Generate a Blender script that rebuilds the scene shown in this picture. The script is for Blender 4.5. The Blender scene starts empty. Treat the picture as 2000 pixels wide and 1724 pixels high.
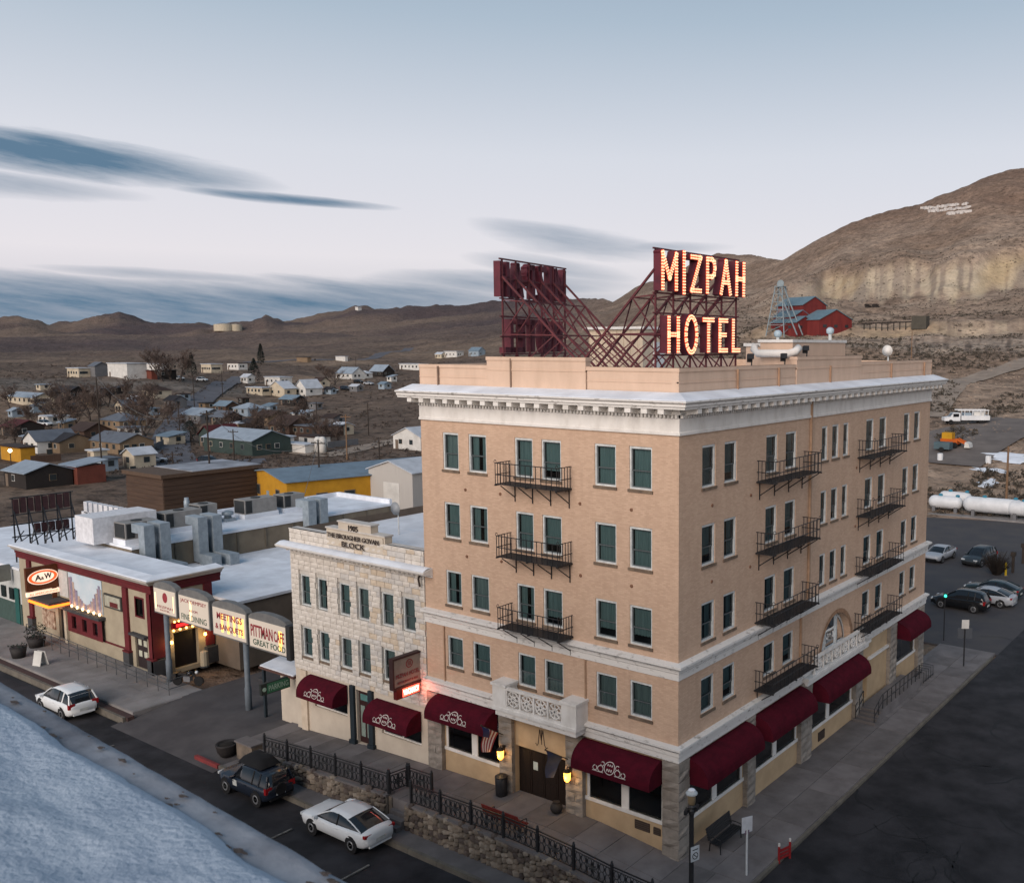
import bpy, bmesh, math, random
import numpy as np
from mathutils import Vector, Matrix
random.seed(7); rng = np.random.default_rng(7)
sc = bpy.context.scene
col = sc.collection
R = math.radians
# ---------------------------------------------------------------- camera
F_PX, YAW, PITCH, ROLL = 1861.379, -0.6, -0.112, 0.001
CAM = np.array([21.1727, -32.0671, 21.7559]); PPX, PPY = 295.798, 23.536
_fw = np.array([math.sin(YAW)*math.cos(PITCH), math.cos(YAW)*math.cos(PITCH), math.sin(PITCH)])
_r = np.array([math.cos(YAW), -math.sin(YAW), 0.0]); _u = np.cross(_r, _fw)
_r2 = math.cos(ROLL)*_r + math.sin(ROLL)*_u; _u2 = -math.sin(ROLL)*_r + math.cos(ROLL)*_u
cd = bpy.data.cameras.new('camera'); cam = bpy.data.objects.new('camera', cd); col.objects.link(cam)
cd.sensor_fit = 'HORIZONTAL'; cd.sensor_width = 36.0; cd.lens = 36.0*F_PX/2000
cd.shift_x = -PPX/2000; cd.shift_y = PPY/2000
cd.clip_start = 0.1; cd.clip_end = 20000
cam.matrix_world = Matrix(((_r2[0], _u2[0], -_fw[0], CAM[0]), (_r2[1], _u2[1], -_fw[1], CAM[1]),
                           (_r2[2], _u2[2], -_fw[2], CAM[2]), (0, 0, 0, 1)))
cd.dof.use_dof = True; cd.dof.focus_distance = 48.0; cd.dof.aperture_fstop = 3.2
sc.camera = cam
# ---------------------------------------------------------------- sky, sun, exposure
SUN_EL, SUN_AZ = 5.0, 168.0          # degrees; azimuth clockwise from +Y
w = bpy.data.worlds.new('World'); sc.world = w; w.use_nodes = True
nt = w.node_tree; nd = nt.nodes; ln = nt.links
nd.clear()
def wn(t, **k):
    n = nd.new(t)
    for a, b in k.items(): setattr(n, a, b)
    return n
def wmath(op, a, b=None, c=None, clamp=False):
    n = wn('ShaderNodeMath', operation=op, use_clamp=clamp)
    for i, q in enumerate((a, b, c)):
        if q is None: continue
        if isinstance(q, (int, float)): n.inputs[i].default_value = q
        else: ln.new(q, n.inputs[i])
    return n.outputs[0]
sky = wn('ShaderNodeTexSky'); sky.sky_type = 'NISHITA'; sky.sun_disc = False
sky.sun_elevation = R(SUN_EL); sky.sun_rotation = R(SUN_AZ)
sky.altitude = 1800; sky.air_density = 1.0; sky.dust_density = 1.5; sky.ozone_density = 2.0
tc = wn('ShaderNodeTexCoord'); sep = wn('ShaderNodeSeparateXYZ'); ln.new(tc.outputs['Generated'], sep.inputs[0])
dx, dy, dz = sep.outputs
el = wmath('ARCSINE', dz); az = wmath('ARCTAN2', dx, dy)         # radians, az clockwise from +Y
# thin dusk cloud deck: long streaks, denser low down
cmb = wn('ShaderNodeCombineXYZ')
ln.new(wmath('MULTIPLY', az, 3.2), cmb.inputs[0]); ln.new(wmath('MULTIPLY', wmath('ADD', el, wmath('MULTIPLY', az, 0.10)), 26.0), cmb.inputs[1])
cn = wn('ShaderNodeTexNoise'); cn.inputs['Scale'].default_value = 1.0; cn.inputs['Detail'].default_value = 8; cn.inputs['Roughness'].default_value = 0.62
cn.inputs['Distortion'].default_value = 0.25
ln.new(cmb.outputs[0], cn.inputs['Vector'])
cmb2 = wn('ShaderNodeCombineXYZ')
ln.new(wmath('MULTIPLY', az, 9.0), cmb2.inputs[0]); ln.new(wmath('MULTIPLY', wmath('ADD', el, wmath('MULTIPLY', az, 0.13)), 70.0), cmb2.inputs[1])
cn2 = wn('ShaderNodeTexNoise'); cn2.inputs['Scale'].default_value = 1.0; cn2.inputs['Detail'].default_value = 7; cn2.inputs['Roughness'].default_value = 0.65
ln.new(cmb2.outputs[0], cn2.inputs['Vector'])
def streak(az0, el0, half_len, thick, tilt, wgt):
    """one long lens-shaped cloud: az/el centre, half length, half thickness (radians), tilt"""
    a = wmath('SUBTRACT', az, az0)
    e = wmath('SUBTRACT', wmath('SUBTRACT', el, el0), wmath('MULTIPLY', a, tilt))
    e = wmath('ADD', e, wmath('MULTIPLY', wmath('SUBTRACT', cn.outputs[0], 0.5), thick*1.7))
    q = wmath('ADD', wmath('POWER', wmath('ABSOLUTE', wmath('DIVIDE', a, half_len)), 2.0), wmath('POWER', wmath('ABSOLUTE', wmath('DIVIDE', e, thick)), 2.0))
    m = wmath('MULTIPLY', wmath('SUBTRACT', 1.0, q, clamp=True), wgt)
    return wmath('MULTIPLY', m, wmath('ADD', 0.35, wmath('MULTIPLY', cn2.outputs[0], 1.3)))
def s_px(u0, v0, u1, v1, th, wgt):
    a0 = YAW+math.atan((u0-1000-PPX)/F_PX); a1 = YAW+math.atan((u1-1000-PPX)/F_PX)
    f = lambda u, v: math.atan((676-v)/F_PX*math.cos(math.atan((u-1295.8)/F_PX)))
    e0, e1 = f(u0, v0), f(u1, v1)
    return streak((a0+a1)/2, (e0+e1)/2, (a1-a0)/2, th/F_PX, (e1-e0)/(a1-a0), wgt)
parts = [s_px(-420, 232, 590, 372, 34, 1.15), s_px(-300, 335, 330, 395, 22, .55), s_px(330, 372, 800, 418, 11, 1.0), s_px(915, 446, 1330, 500, 33, .55), s_px(1000, 490, 1440, 486, 15, .5),
         s_px(60, 522, 620, 556, 11, .5), s_px(-900, 600, 1250, 592, 62, .95), s_px(700, 545, 1250, 560, 26, .6), s_px(-700, 560, 640, 600, 48, 1.0), s_px(900, 500, 1250, 545, 24, .5), s_px(-600, 520, 700, 575, 16, .6),
         s_px(2150, 300, 3300, 420, 40, .7), s_px(-1900, 330, -500, 250, 50, .8)]
cov = parts[0]
for q in parts[1:]: cov = wmath('MAXIMUM', cov, q)
# tint of the dusk air: the lit high sky, paler and pinker toward the horizon
ramp = wn('ShaderNodeValToRGB'); ln.new(wmath('MULTIPLY', el, 1.6, clamp=True), ramp.inputs[0])
els = ramp.color_ramp.elements
els[0].position = 0.0; els[0].color = (.34, .38, .47, 1)
els[1].position = 1.0; els[1].color = (.125, .205, .295, 1)
for p_, c_ in ((.05, (.50, .47, .53, 1)), (.14, (.655, .605, .635, 1)), (.30, (.575, .575, .615, 1)), (.50, (.355, .42, .49, 1)), (.70, (.205, .285, .375, 1))):
    e_ = els.new(p_); e_.color = c_
mixs = wn('ShaderNodeMix', data_type='RGBA', blend_type='MIX'); mixs.inputs[0].default_value = 0.86
hsv = wn('ShaderNodeVectorMath', operation='SCALE'); ln.new(sky.outputs[0], hsv.inputs[0]); hsv.inputs['Scale'].default_value = 0.12
ln.new(hsv.outputs[0], mixs.inputs[6])
# the side towards the afterglow is brighter than the side away from it
glow = wmath('ADD', .98, wmath('MULTIPLY', wmath('COSINE', wmath('SUBTRACT', az, R(SUN_AZ))), 0.10))
sc1 = wn('ShaderNodeVectorMath', operation='SCALE'); ln.new(ramp.outputs[0], sc1.inputs[0]); ln.new(glow, sc1.inputs['Scale'])
ln.new(sc1.outputs[0], mixs.inputs[7])
mixc = wn('ShaderNodeMix', data_type='RGBA', blend_type='MIX')
ln.new(wmath('MULTIPLY', cov, 0.92, clamp=True), mixc.inputs[0]); ln.new(mixs.outputs[2], mixc.inputs[6]); mixc.inputs[7].default_value = (.082, .143, .212, 1)
bg = wn('ShaderNodeBackground'); bg.inputs[1].default_value = 1.0
ln.new(mixc.outputs[2], bg.inputs[0])
wo = wn('ShaderNodeOutputWorld'); ln.new(bg.outputs[0], wo.inputs[0])
sd = bpy.data.lights.new('sun', 'SUN'); sun = bpy.data.objects.new('sun', sd); col.objects.link(sun)
sd.energy = 2.3; sd.angle = R(50); sd.color = (1.0, .86, .76)
LEL = 24.0
sdir = Vector((math.sin(R(SUN_AZ))*math.cos(R(LEL)), math.cos(R(SUN_AZ))*math.cos(R(LEL)), math.sin(R(LEL))))
sun.rotation_euler = sdir.to_track_quat('Z', 'Y').to_euler()
vs = sc.view_settings; vs.view_transform = 'Standard'; vs.look = 'None'; vs.gamma = 1.0; vs.use_curve_mapping = False; vs.exposure = 0.55
# ---------------------------------------------------------------- photo pixel -> direction
def ray(u, v): return _fw + (u-1000-PPX)/F_PX*_r2 - (v-862-PPY)/F_PX*_u2
def G(u, v, z=0.0):
    d = ray(u, v); return CAM + (z-CAM[2])/d[2]*d
def FR(u, v, y=0.0):
    d = ray(u, v); return CAM + (y-CAM[1])/d[1]*d
def SD(u, v, x=0.0):
    d = ray(u, v); return CAM + (x-CAM[0])/d[0]*d
def VD(u, v, dist):
    d = ray(u, v); return CAM + dist/math.hypot(d[0], d[1])*d
# ---------------------------------------------------------------- materials
MATS = {}
def lin(h):
    h = h.lstrip('#'); o = []
    for i in (0, 2, 4):
        c = int(h[i:i+2], 16)/255; o.append(c/12.92 if c <= .04045 else ((c+.055)/1.055)**2.4)
    return tuple(o)
def M(name, c=(.5, .5, .5), r=.8, c2=None, ns=3.0, amt=1.0, bump=0.0, bs=None, metal=0.0, spec=.3, st=(1, 1, 1), det=6, obj=False, contrast=(.35, .65), dist=.02):
    if name in MATS: return MATS[name]
    m = bpy.data.materials.new(name); m.use_nodes = True; MATS[name] = m
    t = m.node_tree; n = t.nodes; l = t.links
    b = n['Principled BSDF']; b.inputs['Roughness'].default_value = r; b.inputs['Metallic'].default_value = metal
    b.inputs['Specular IOR Level'].default_value = spec
    if c2 is None: c2 = tuple(x*.78 for x in c)
    g = n.new('ShaderNodeTexCoord' if obj else 'ShaderNodeNewGeometry')
    mp = n.new('ShaderNodeMapping'); mp.inputs['Scale'].default_value = st
    l.new(g.outputs['Object' if obj else 'Position'], mp.inputs[0])
    tx = n.new('ShaderNodeTexNoise'); tx.inputs['Scale'].default_value = ns; tx.inputs['Detail'].default_value = det; tx.inputs['Roughness'].default_value = .6
    l.new(mp.outputs[0], tx.inputs['Vector'])
    mr = n.new('ShaderNodeMapRange'); mr.inputs[1].default_value = contrast[0]; mr.inputs[2].default_value = contrast[1]
    mr.inputs[4].default_value = amt
    l.new(tx.outputs[0], mr.inputs[0])
    mx = n.new('ShaderNodeMix'); mx.data_type = 'RGBA'; mx.inputs[6].default_value = (*c, 1); mx.inputs[7].default_value = (*c2, 1)
    l.new(mr.outputs[0], mx.inputs[0]); l.new(mx.outputs[2], b.inputs['Base Color'])
    if bump:
        t2 = n.new('ShaderNodeTexNoise'); t2.inputs['Scale'].default_value = bs or ns*6; t2.inputs['Detail'].default_value = 5
        l.new(mp.outputs[0], t2.inputs['Vector'])
        bp = n.new('ShaderNodeBump'); bp.inputs['Strength'].default_value = bump; bp.inputs['Distance'].default_value = dist
        l.new(t2.outputs[0], bp.inputs['Height']); l.new(bp.outputs[0], b.inputs['Normal'])
    return m
def EM(name, c, s):
    if name in MATS: return MATS[name]
    m = bpy.data.materials.new(name); m.use_nodes = True; MATS[name] = m
    b = m.node_tree.nodes['Principled BSDF']; b.inputs['Base Color'].default_value = (*[min(1, x) for x in c], 1)
    b.inputs['Emission Color'].default_value = (*c, 1); b.inputs['Emission Strength'].default_value = s; b.inputs['Roughness'].default_value = .5
    return m
def GL(name, c, refl=.08, trans=.75):
    """window pane: tinted see-through glass with a sky reflection"""
    if name in MATS: return MATS[name]
    m = bpy.data.materials.new(name); m.use_nodes = True; MATS[name] = m
    t = m.node_tree; n = t.nodes; l = t.links; n.remove(n['Principled BSDF'])
    tr = n.new('ShaderNodeBsdfTransparent'); tr.inputs[0].default_value = (*c, 1)
    gl = n.new('ShaderNodeBsdfGlossy'); gl.inputs[0].default_value = (.9, .95, 1, 1); gl.inputs['Roughness'].default_value = .03
    fr = n.new('ShaderNodeFresnel'); fr.inputs[0].default_value = 1.5
    ad = n.new('ShaderNodeMath'); ad.operation = 'ADD'; ad.inputs[1].default_value = refl; ad.use_clamp = True; l.new(fr.outputs[0], ad.inputs[0])
    g = n.new('ShaderNodeNewGeometry'); tx = n.new('ShaderNodeTexNoise'); tx.inputs['Scale'].default_value = 1.3; l.new(g.outputs['Position'], tx.inputs['Vector'])
    bp = n.new('ShaderNodeBump'); bp.inputs['Strength'].default_value = .25; bp.inputs['Distance'].default_value = .02; l.new(tx.outputs[0], bp.inputs['Height']); l.new(bp.outputs[0], gl.inputs['Normal'])
    mx = n.new('ShaderNodeMixShader'); l.new(ad.outputs[0], mx.inputs[0]); l.new(tr.outputs[0], mx.inputs[1]); l.new(gl.outputs[0], mx.inputs[2])
    l.new(mx.outputs[0], n['Material Output'].inputs[0])
    return m
def BRK(name, c1, c2, mort, bw=.215, bh=.075, bump=.5, stain=.25):
    """painted brick: courses run round the corner (u = x - y)"""
    m = M(name, c1, .85, c2, 1.2, .8, st=(1, 1, .35))
    t = m.node_tree; n = t.nodes; l = t.links; b = n['Principled BSDF']
    g = n.new('ShaderNodeNewGeometry'); s = n.new('ShaderNodeSeparateXYZ'); l.new(g.outputs['Position'], s.inputs[0])
    su = n.new('ShaderNodeMath'); su.operation = 'ADD'; l.new(s.outputs[0], su.inputs[0]); l.new(s.outputs[1], su.inputs[1])
    cb = n.new('ShaderNodeCombineXYZ'); l.new(su.outputs[0], cb.inputs[0]); l.new(s.outputs[2], cb.inputs[1])
    br = n.new('ShaderNodeTexBrick'); l.new(cb.outputs[0], br.inputs[0])
    br.inputs['Scale'].default_value = 1.0; br.inputs['Brick Width'].default_value = bw; br.inputs['Row Height'].default_value = bh
    br.inputs['Mortar Size'].default_value = .009; br.inputs['Bias'].default_value = .1
    br.inputs['Color1'].default_value = (1, 1, 1, 1); br.inputs['Color2'].default_value = (.80, .78, .76, 1); br.inputs['Mortar'].default_value = (*mort, 1)
    old = [k for k in l if k.to_socket == b.inputs['Base Color']][0]; src = old.from_socket
    mx = n.new('ShaderNodeMix'); mx.data_type = 'RGBA'; mx.blend_type = 'MULTIPLY'; mx.inputs[0].default_value = .75
    l.new(src, mx.inputs[6]); l.new(br.outputs[0], mx.inputs[7])
    tx = n.new('ShaderNodeTexNoise'); tx.inputs['Scale'].default_value = 1.0; tx.inputs['Detail'].default_value = 7
    mp = n.new('ShaderNodeMapping'); mp.inputs['Scale'].default_value = (2.2, 2.2, .22); l.new(g.outputs['Position'], mp.inputs[0]); l.new(mp.outputs[0], tx.inputs['Vector'])
    mr = n.new('ShaderNodeMapRange'); mr.inputs[1].default_value = .52; mr.inputs[2].default_value = .75; mr.inputs[4].default_value = stain; l.new(tx.outputs[0], mr.inputs[0])
    m2 = n.new('ShaderNodeMix'); m2.data_type = 'RGBA'; m2.inputs[7].default_value = (c1[0]*.55, c1[1]*.52, c1[2]*.5, 1); l.new(mr.outputs[0], m2.inputs[0]); l.new(mx.outputs[2], m2.inputs[6])
    l.new(m2.outputs[2], b.inputs['Base Color'])
    bp = n.new('ShaderNodeBump'); bp.inputs['Strength'].default_value = bump; bp.inputs['Distance'].default_value = .008
    l.new(br.outputs['Fac'], bp.inputs['Height']); bp.invert = True; l.new(bp.outputs[0], b.inputs['Normal'])
    return m
# ---------------------------------------------------------------- mesh builder
def wmat(o):
    m = Matrix.Identity(4)
    while o is not None: m = o.matrix_basis @ m; o = o.parent
    return m
def tag(o, label=None, cat=None, group=None, kind=None):
    if label: o['label'] = label
    if cat: o['category'] = cat
    if group: o['group'] = group
    if kind: o['kind'] = kind
    return o
def link(name, me, parent=None, loc=None, rz=0.0, scale=None, rot=None):
    o = bpy.data.objects.new(name, me); col.objects.link(o)
    if parent is not None: o.parent = parent
    if loc is not None: o.location = loc
    if rz: o.rotation_euler = (0, 0, rz)
    if rot is not None: o.rotation_euler = rot
    if scale is not None: o.scale = scale
    return o
def thing(name, loc, label, cat, group=None, rz=0.0):
    o = link(name, None, None, loc, rz); o.empty_display_size = .3
    return tag(o, label, cat, group)
class MB:
    def __init__(s): s.v = []; s.f = []
    def add(s, vs, fs):
        n = len(s.v); s.v += [tuple(p) for p in vs]; s.f += [tuple(i+n for i in f) for f in fs]; return s
    def box(s, x0, x1, y0, y1, z0, z1):
        if x0 > x1: x0, x1 = x1, x0
        if y0 > y1: y0, y1 = y1, y0
        if z0 > z1: z0, z1 = z1, z0
        return s.add([(x0, y0, z0), (x1, y0, z0), (x1, y1, z0), (x0, y1, z0), (x0, y0, z1), (x1, y0, z1), (x1, y1, z1), (x0, y1, z1)],
                     [(3, 2, 1, 0), (4, 5, 6, 7), (0, 1, 5, 4), (1, 2, 6, 5), (2, 3, 7, 6), (3, 0, 4, 7)])
    def obox(s, c, sx, sy, sz, rz=0, rx=0):
        m = Matrix.Translation(c) @ Matrix.Rotation(rz, 4, 'Z') @ Matrix.Rotation(rx, 4, 'X')
        vs = [m @ Vector((a*sx/2, b*sy/2, d*sz/2)) for d in (-1, 1) for a, b in ((-1, -1), (1, -1), (1, 1), (-1, 1))]
        return s.add(vs, [(3, 2, 1, 0), (4, 5, 6, 7), (0, 1, 5, 4), (1, 2, 6, 5), (2, 3, 7, 6), (3, 0, 4, 7)])
    def poly(s, pts): return s.add(pts, [tuple(range(len(pts)))])
    def prism(s, pts, vec):
        n = len(pts); v = Vector(vec); a = [Vector(p) for p in pts]
        return s.add(a+[p+v for p in a], [tuple(range(n-1, -1, -1)), tuple(range(n, 2*n))]+[(i, (i+1) % n, n+(i+1) % n, n+i) for i in range(n)])
    def tube(s, path, r, n=6, cap=True):
        P = [Vector(p) for p in path]; base = len(s.v); rs = r if isinstance(r, (list, tuple)) else [r]*len(P)
        for i, p in enumerate(P):
            t = (P[min(i+1, len(P)-1)]-P[max(i-1, 0)]).normalized()
            a = t.cross(Vector((0, 0, 1)) if abs(t.z) < .95 else Vector((1, 0, 0))).normalized(); b = t.cross(a)
            for k in range(n):
                th = 2*math.pi*k/n; s.v.append(tuple(p+(a*math.cos(th)+b*math.sin(th))*rs[i]))
        for i in range(len(P)-1):
            for k in range(n):
                k2 = (k+1) % n; s.f.append((base+i*n+k, base+i*n+k2, base+(i+1)*n+k2, base+(i+1)*n+k))
        if cap:
            s.f.append(tuple(base+k for k in range(n-1, -1, -1))); s.f.append(tuple(base+(len(P)-1)*n+k for k in range(n)))
        return s
    def bar(s, p, q, w, h=None):
        P, Q = Vector(p), Vector(q); h = h or w; t = (Q-P).normalized()
        a = t.cross(Vector((0, 0, 1)) if abs(t.z) < .95 else Vector((1, 0, 0))).normalized()*w/2; b = t.cross(a.normalized())*h/2
        vs = [X+i*a+j*b for X in (P, Q) for i, j in ((-1, -1), (1, -1), (1, 1), (-1, 1))]
        return s.add(vs, [(3, 2, 1, 0), (4, 5, 6, 7), (0, 1, 5, 4), (1, 2, 6, 5), (2, 3, 7, 6), (3, 0, 4, 7)])
    def lathe(s, c, prof, n=16, axis='Z'):
        c = Vector(c); base = len(s.v)
        for r_, z_ in prof:
            for k in range(n):
                th = 2*math.pi*k/n; x, y = r_*math.cos(th), r_*math.sin(th)
                p = {'Z': (x, y, z_), 'Y': (x, z_, y), 'X': (z_, x, y)}[axis]; s.v.append(tuple(c+Vector(p)))
        for i in range(len(prof)-1):
            for k in range(n):
                k2 = (k+1) % n; s.f.append((base+i*n+k, base+i*n+k2, base+(i+1)*n+k2, base+(i+1)*n+k))
        s.f.append(tuple(base+k for k in range(n-1, -1, -1))); s.f.append(tuple(base+(len(prof)-1)*n+k for k in range(n)))
        return s
    def ball(s, c, r, n=8, sq=1.0):
        return s.lathe(c, [(max(.001, r*math.sin(math.pi*i/(n-2))), -r*sq*math.cos(math.pi*i/(n-2))) for i in range(n-1)], n)
    def grid(s, nx, ny, fn):
        base = len(s.v)
        for j in range(ny+1):
            for i in range(nx+1): s.v.append(tuple(fn(i/nx, j/ny)))
        for j in range(ny):
            for i in range(nx):
                a = base+j*(nx+1)+i; s.f.append((a, a+1, a+nx+2, a+nx+1))
        return s
    def mesh(s, name, mat, smooth=False):
        me = bpy.data.meshes.new(name); me.from_pydata(s.v, [], s.f); me.materials.append(mat)
        if smooth: me.polygons.foreach_set('use_smooth', [True]*len(me.polygons))
        me.update(); return me
    def build(s, name, mat, parent=None, label=None, cat=None, group=None, kind=None, smooth=False, local=False, fixn=False):
        if parent is not None and not local:
            im = wmat(parent).inverted(); s.v = [tuple(im @ Vector(p)) for p in s.v]
        me = s.mesh(name, mat, smooth)
        if fixn:
            bm = bmesh.new(); bm.from_mesh(me); bmesh.ops.recalc_face_normals(bm, faces=bm.faces); bm.to_mesh(me); bm.free()
        return tag(link(name, me, parent), label, cat, group, kind)
def copy_tree(o, parent=None):
    kids = list(o.children); c = o.copy(); col.objects.link(c); c.parent = parent
    for k in kids: copy_tree(k, c)
    return c
def put(o, loc, rz=0.0, label=None):
    o.location = loc; o.rotation_euler = (0, 0, rz)
    if label: o['label'] = label
    return o
_tc = {}
def text(s, mat, parent, origin, xd, up, width=None, height=1.0, name='lettering', depth=.012, align='C', wt=0.0, dz=0.0, maxw=None):
    """flat lettering as a thin mesh; origin = centre of the line, xd reading direction, up"""
    if (s, wt) not in _tc:
        cu = bpy.data.curves.new('lettering', 'FONT'); cu.body = s; cu.align_x = 'LEFT'; cu.extrude = 0.5; cu.offset = wt; cu.resolution_u = 3
        to = bpy.data.objects.new('lettering', cu); me = bpy.data.meshes.new_from_object(to)
        a = np.array([v.co[:] for v in me.vertices]); f = [tuple(p.vertices) for p in me.polygons]
        bpy.data.objects.remove(to); _tc[(s, wt)] = (a, f); bpy.data.meshes.remove(me)
    a, f = _tc[(s, wt)]; a = a.copy(); a[:, 0] -= a[:, 0].min(); a[:, 1] -= a[:, 1].min(); W, H = a[:, 0].max(), a[:, 1].max()
    sx = sy = height/H
    if width: sx = width/W
    elif maxw and W*sx > maxw: sx = maxw/W
    xd = Vector(xd).normalized(); up = Vector(up).normalized(); nn = xd.cross(up)
    x0 = -W*sx/2 if align == 'C' else 0.0
    mb = MB(); o = Vector(origin)
    mb.add([o+xd*(p[0]*sx+x0)+up*(p[1]*sy-height/2)+nn*((p[2]+.5)*depth+dz) for p in a], f)
    return mb.build(name, mat, parent, kind='stuff')
def ribbon(mb, pts, wd, fn, closed=False, dep=0.0):
    """flat stroke of width wd along 2-D points mapped by fn(x, y) -> 3-D"""
    P = [Vector((p[0], p[1])) for p in pts]; n = len(P); L = []; Rr = []
    for i in range(n):
        if closed: t = P[(i+1) % n]-P[i-1]
        else: t = P[min(i+1, n-1)]-P[max(i-1, 0)]
        t = t.normalized() if t.length > 1e-9 else Vector((1, 0)); q = Vector((-t.y, t.x))*wd/2
        L.append(P[i]+q); Rr.append(P[i]-q)
    for i in range(n if closed else n-1):
        j = (i+1) % n; mb.poly([fn(*Rr[i]), fn(*Rr[j]), fn(*L[j]), fn(*L[i])])
def arc(cx, cy, rx, ry, a0, a1, n=12): return [(cx+rx*math.cos(R(a0+(a1-a0)*i/n)), cy+ry*math.sin(R(a0+(a1-a0)*i/n))) for i in range(n+1)]
# facade frames: s along the wall, o outward, z up
def FRONT(s, o, z): return (s, -o, z)
def SIDE(s, o, z): return (o, s, z)
def fbox(mb, fr, s0, s1, o0, o1, z0, z1):
    a, b = fr(s0, o0, z0), fr(s1, o1, z1); return mb.box(a[0], b[0], a[1], b[1], a[2], b[2])
def wallholes(mb, fr, s0, s1, z0, z1, holes, depth=.18, o=0.0):
    S = sorted({s0, s1, *[h[0] for h in holes], *[h[1] for h in holes]}); Z = sorted({z0, z1, *[h[2] for h in holes], *[h[3] for h in holes]})
    S = [q for q in S if s0 <= q <= s1]; Z = [q for q in Z if z0 <= q <= z1]
    for i in range(len(S)-1):
        for j in range(len(Z)-1):
            cs, cz = (S[i]+S[i+1])/2, (Z[j]+Z[j+1])/2
            if any(h[0] < cs < h[1] and h[2] < cz < h[3] for h in holes): continue
            mb.poly([fr(S[i], o, Z[j]), fr(S[i+1], o, Z[j]), fr(S[i+1], o, Z[j+1]), fr(S[i], o, Z[j+1])])
    for a, b, c, d in holes:
        e = o-depth
        mb.poly([fr(a, o, c), fr(a, o, d), fr(a, e, d), fr(a, e, c)]); mb.poly([fr(b, o, d), fr(b, o, c), fr(b, e, c), fr(b, e, d)])
        mb.poly([fr(a, o, d), fr(b, o, d), fr(b, e, d), fr(a, e, d)]); mb.poly([fr(b, o, c), fr(a, o, c), fr(a, e, c), fr(b, e, c)])
# irregular hewn block meshes (unit size, centred, front at -y)
def hewn(mat, seed, rough=.08, n=2):
    q = random.Random(seed); mb = MB(); g = {}
    fr_ = [[None]*(n+1) for _ in range(n+1)]
    for i in range(n+1):
        for j in range(n+1):
            e = i in (0, n) or j in (0, n)
            fr_[i][j] = (-.5+i/n+(0 if e else q.uniform(-.1, .1)), -.5-(0 if e else q.uniform(.3, 1.0)*rough*3)+(q.uniform(0, rough) if e else 0), -.5+j/n+(0 if e else q.uniform(-.1, .1)))
    for i in range(n):
        for j in range(n): mb.poly([fr_[i][j], fr_[i+1][j], fr_[i+1][j+1], fr_[i][j+1]])
    ring = [fr_[i][0] for i in range(n+1)]+[fr_[n][j] for j in range(1, n+1)]+[fr_[i][n] for i in range(n-1, -1, -1)]+[fr_[0][j] for j in range(n-1, 0, -1)]
    k = len(ring); bk = [(p[0], .5, p[2]) for p in ring]
    mb.add(ring+bk, [((i+1) % k, i, k+i, k+(i+1) % k) for i in range(k)])
    return mb.mesh('stone_block', mat)
# ---------------------------------------------------------------- terrain
def _hash(ix, iy, seed):
    n = (ix.astype(np.int64)*374761393 + iy.astype(np.int64)*668265263 + seed*1442695041) & 0x7fffffff
    n = ((n ^ (n >> 13))*1274126177) & 0x7fffffff
    return ((n ^ (n >> 16)) & 0xffff)/65535.0
def vnoise(x, y, seed=0):
    x = np.asarray(x, float); y = np.asarray(y, float); ix, iy = np.floor(x), np.floor(y); fx, fy = x-ix, y-iy
    fx = fx*fx*(3-2*fx); fy = fy*fy*(3-2*fy)
    a, b, c, d = _hash(ix, iy, seed), _hash(ix+1, iy, seed), _hash(ix, iy+1, seed), _hash(ix+1, iy+1, seed)
    return (a*(1-fx)+b*fx)*(1-fy)+(c*(1-fx)+d*fx)*fy
def fbm(x, y, seed=0, oc=5, ridged=False):
    t = 0; amp = .5; tot = 0
    for i in range(oc):
        n = vnoise(x*2**i+17*i, y*2**i-9*i, seed+i)
        if ridged: n = 1-abs(2*n-1)
        t = t+amp*n; tot += amp; amp *= .5
    return t/tot
SKY = [(-900, 640), (-500, 622), (-250, 640), (0, 632), (50, 622), (100, 641), (150, 635), (200, 622), (243, 611), (290, 630), (340, 638), (420, 637), (500, 631), (525, 622), (560, 633), (600, 632), (650, 618), (700, 604),
       (760, 607), (820, 603), (880, 604), (960, 601), (1050, 598), (1100, 590), (1150, 592), (1200, 585), (1240, 562), (1290, 545), (1350, 510), (1400, 490), (1450, 492), (1500, 499), (1525, 503), (1560, 482), (1600, 460), (1640, 440),
       (1700, 423), (1780, 403), (1850, 370), (1900, 342), (1950, 328), (2000, 325), (2150, 330), (2400, 380), (2900, 430)]
_z = lambda q: ('z', q)
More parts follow.
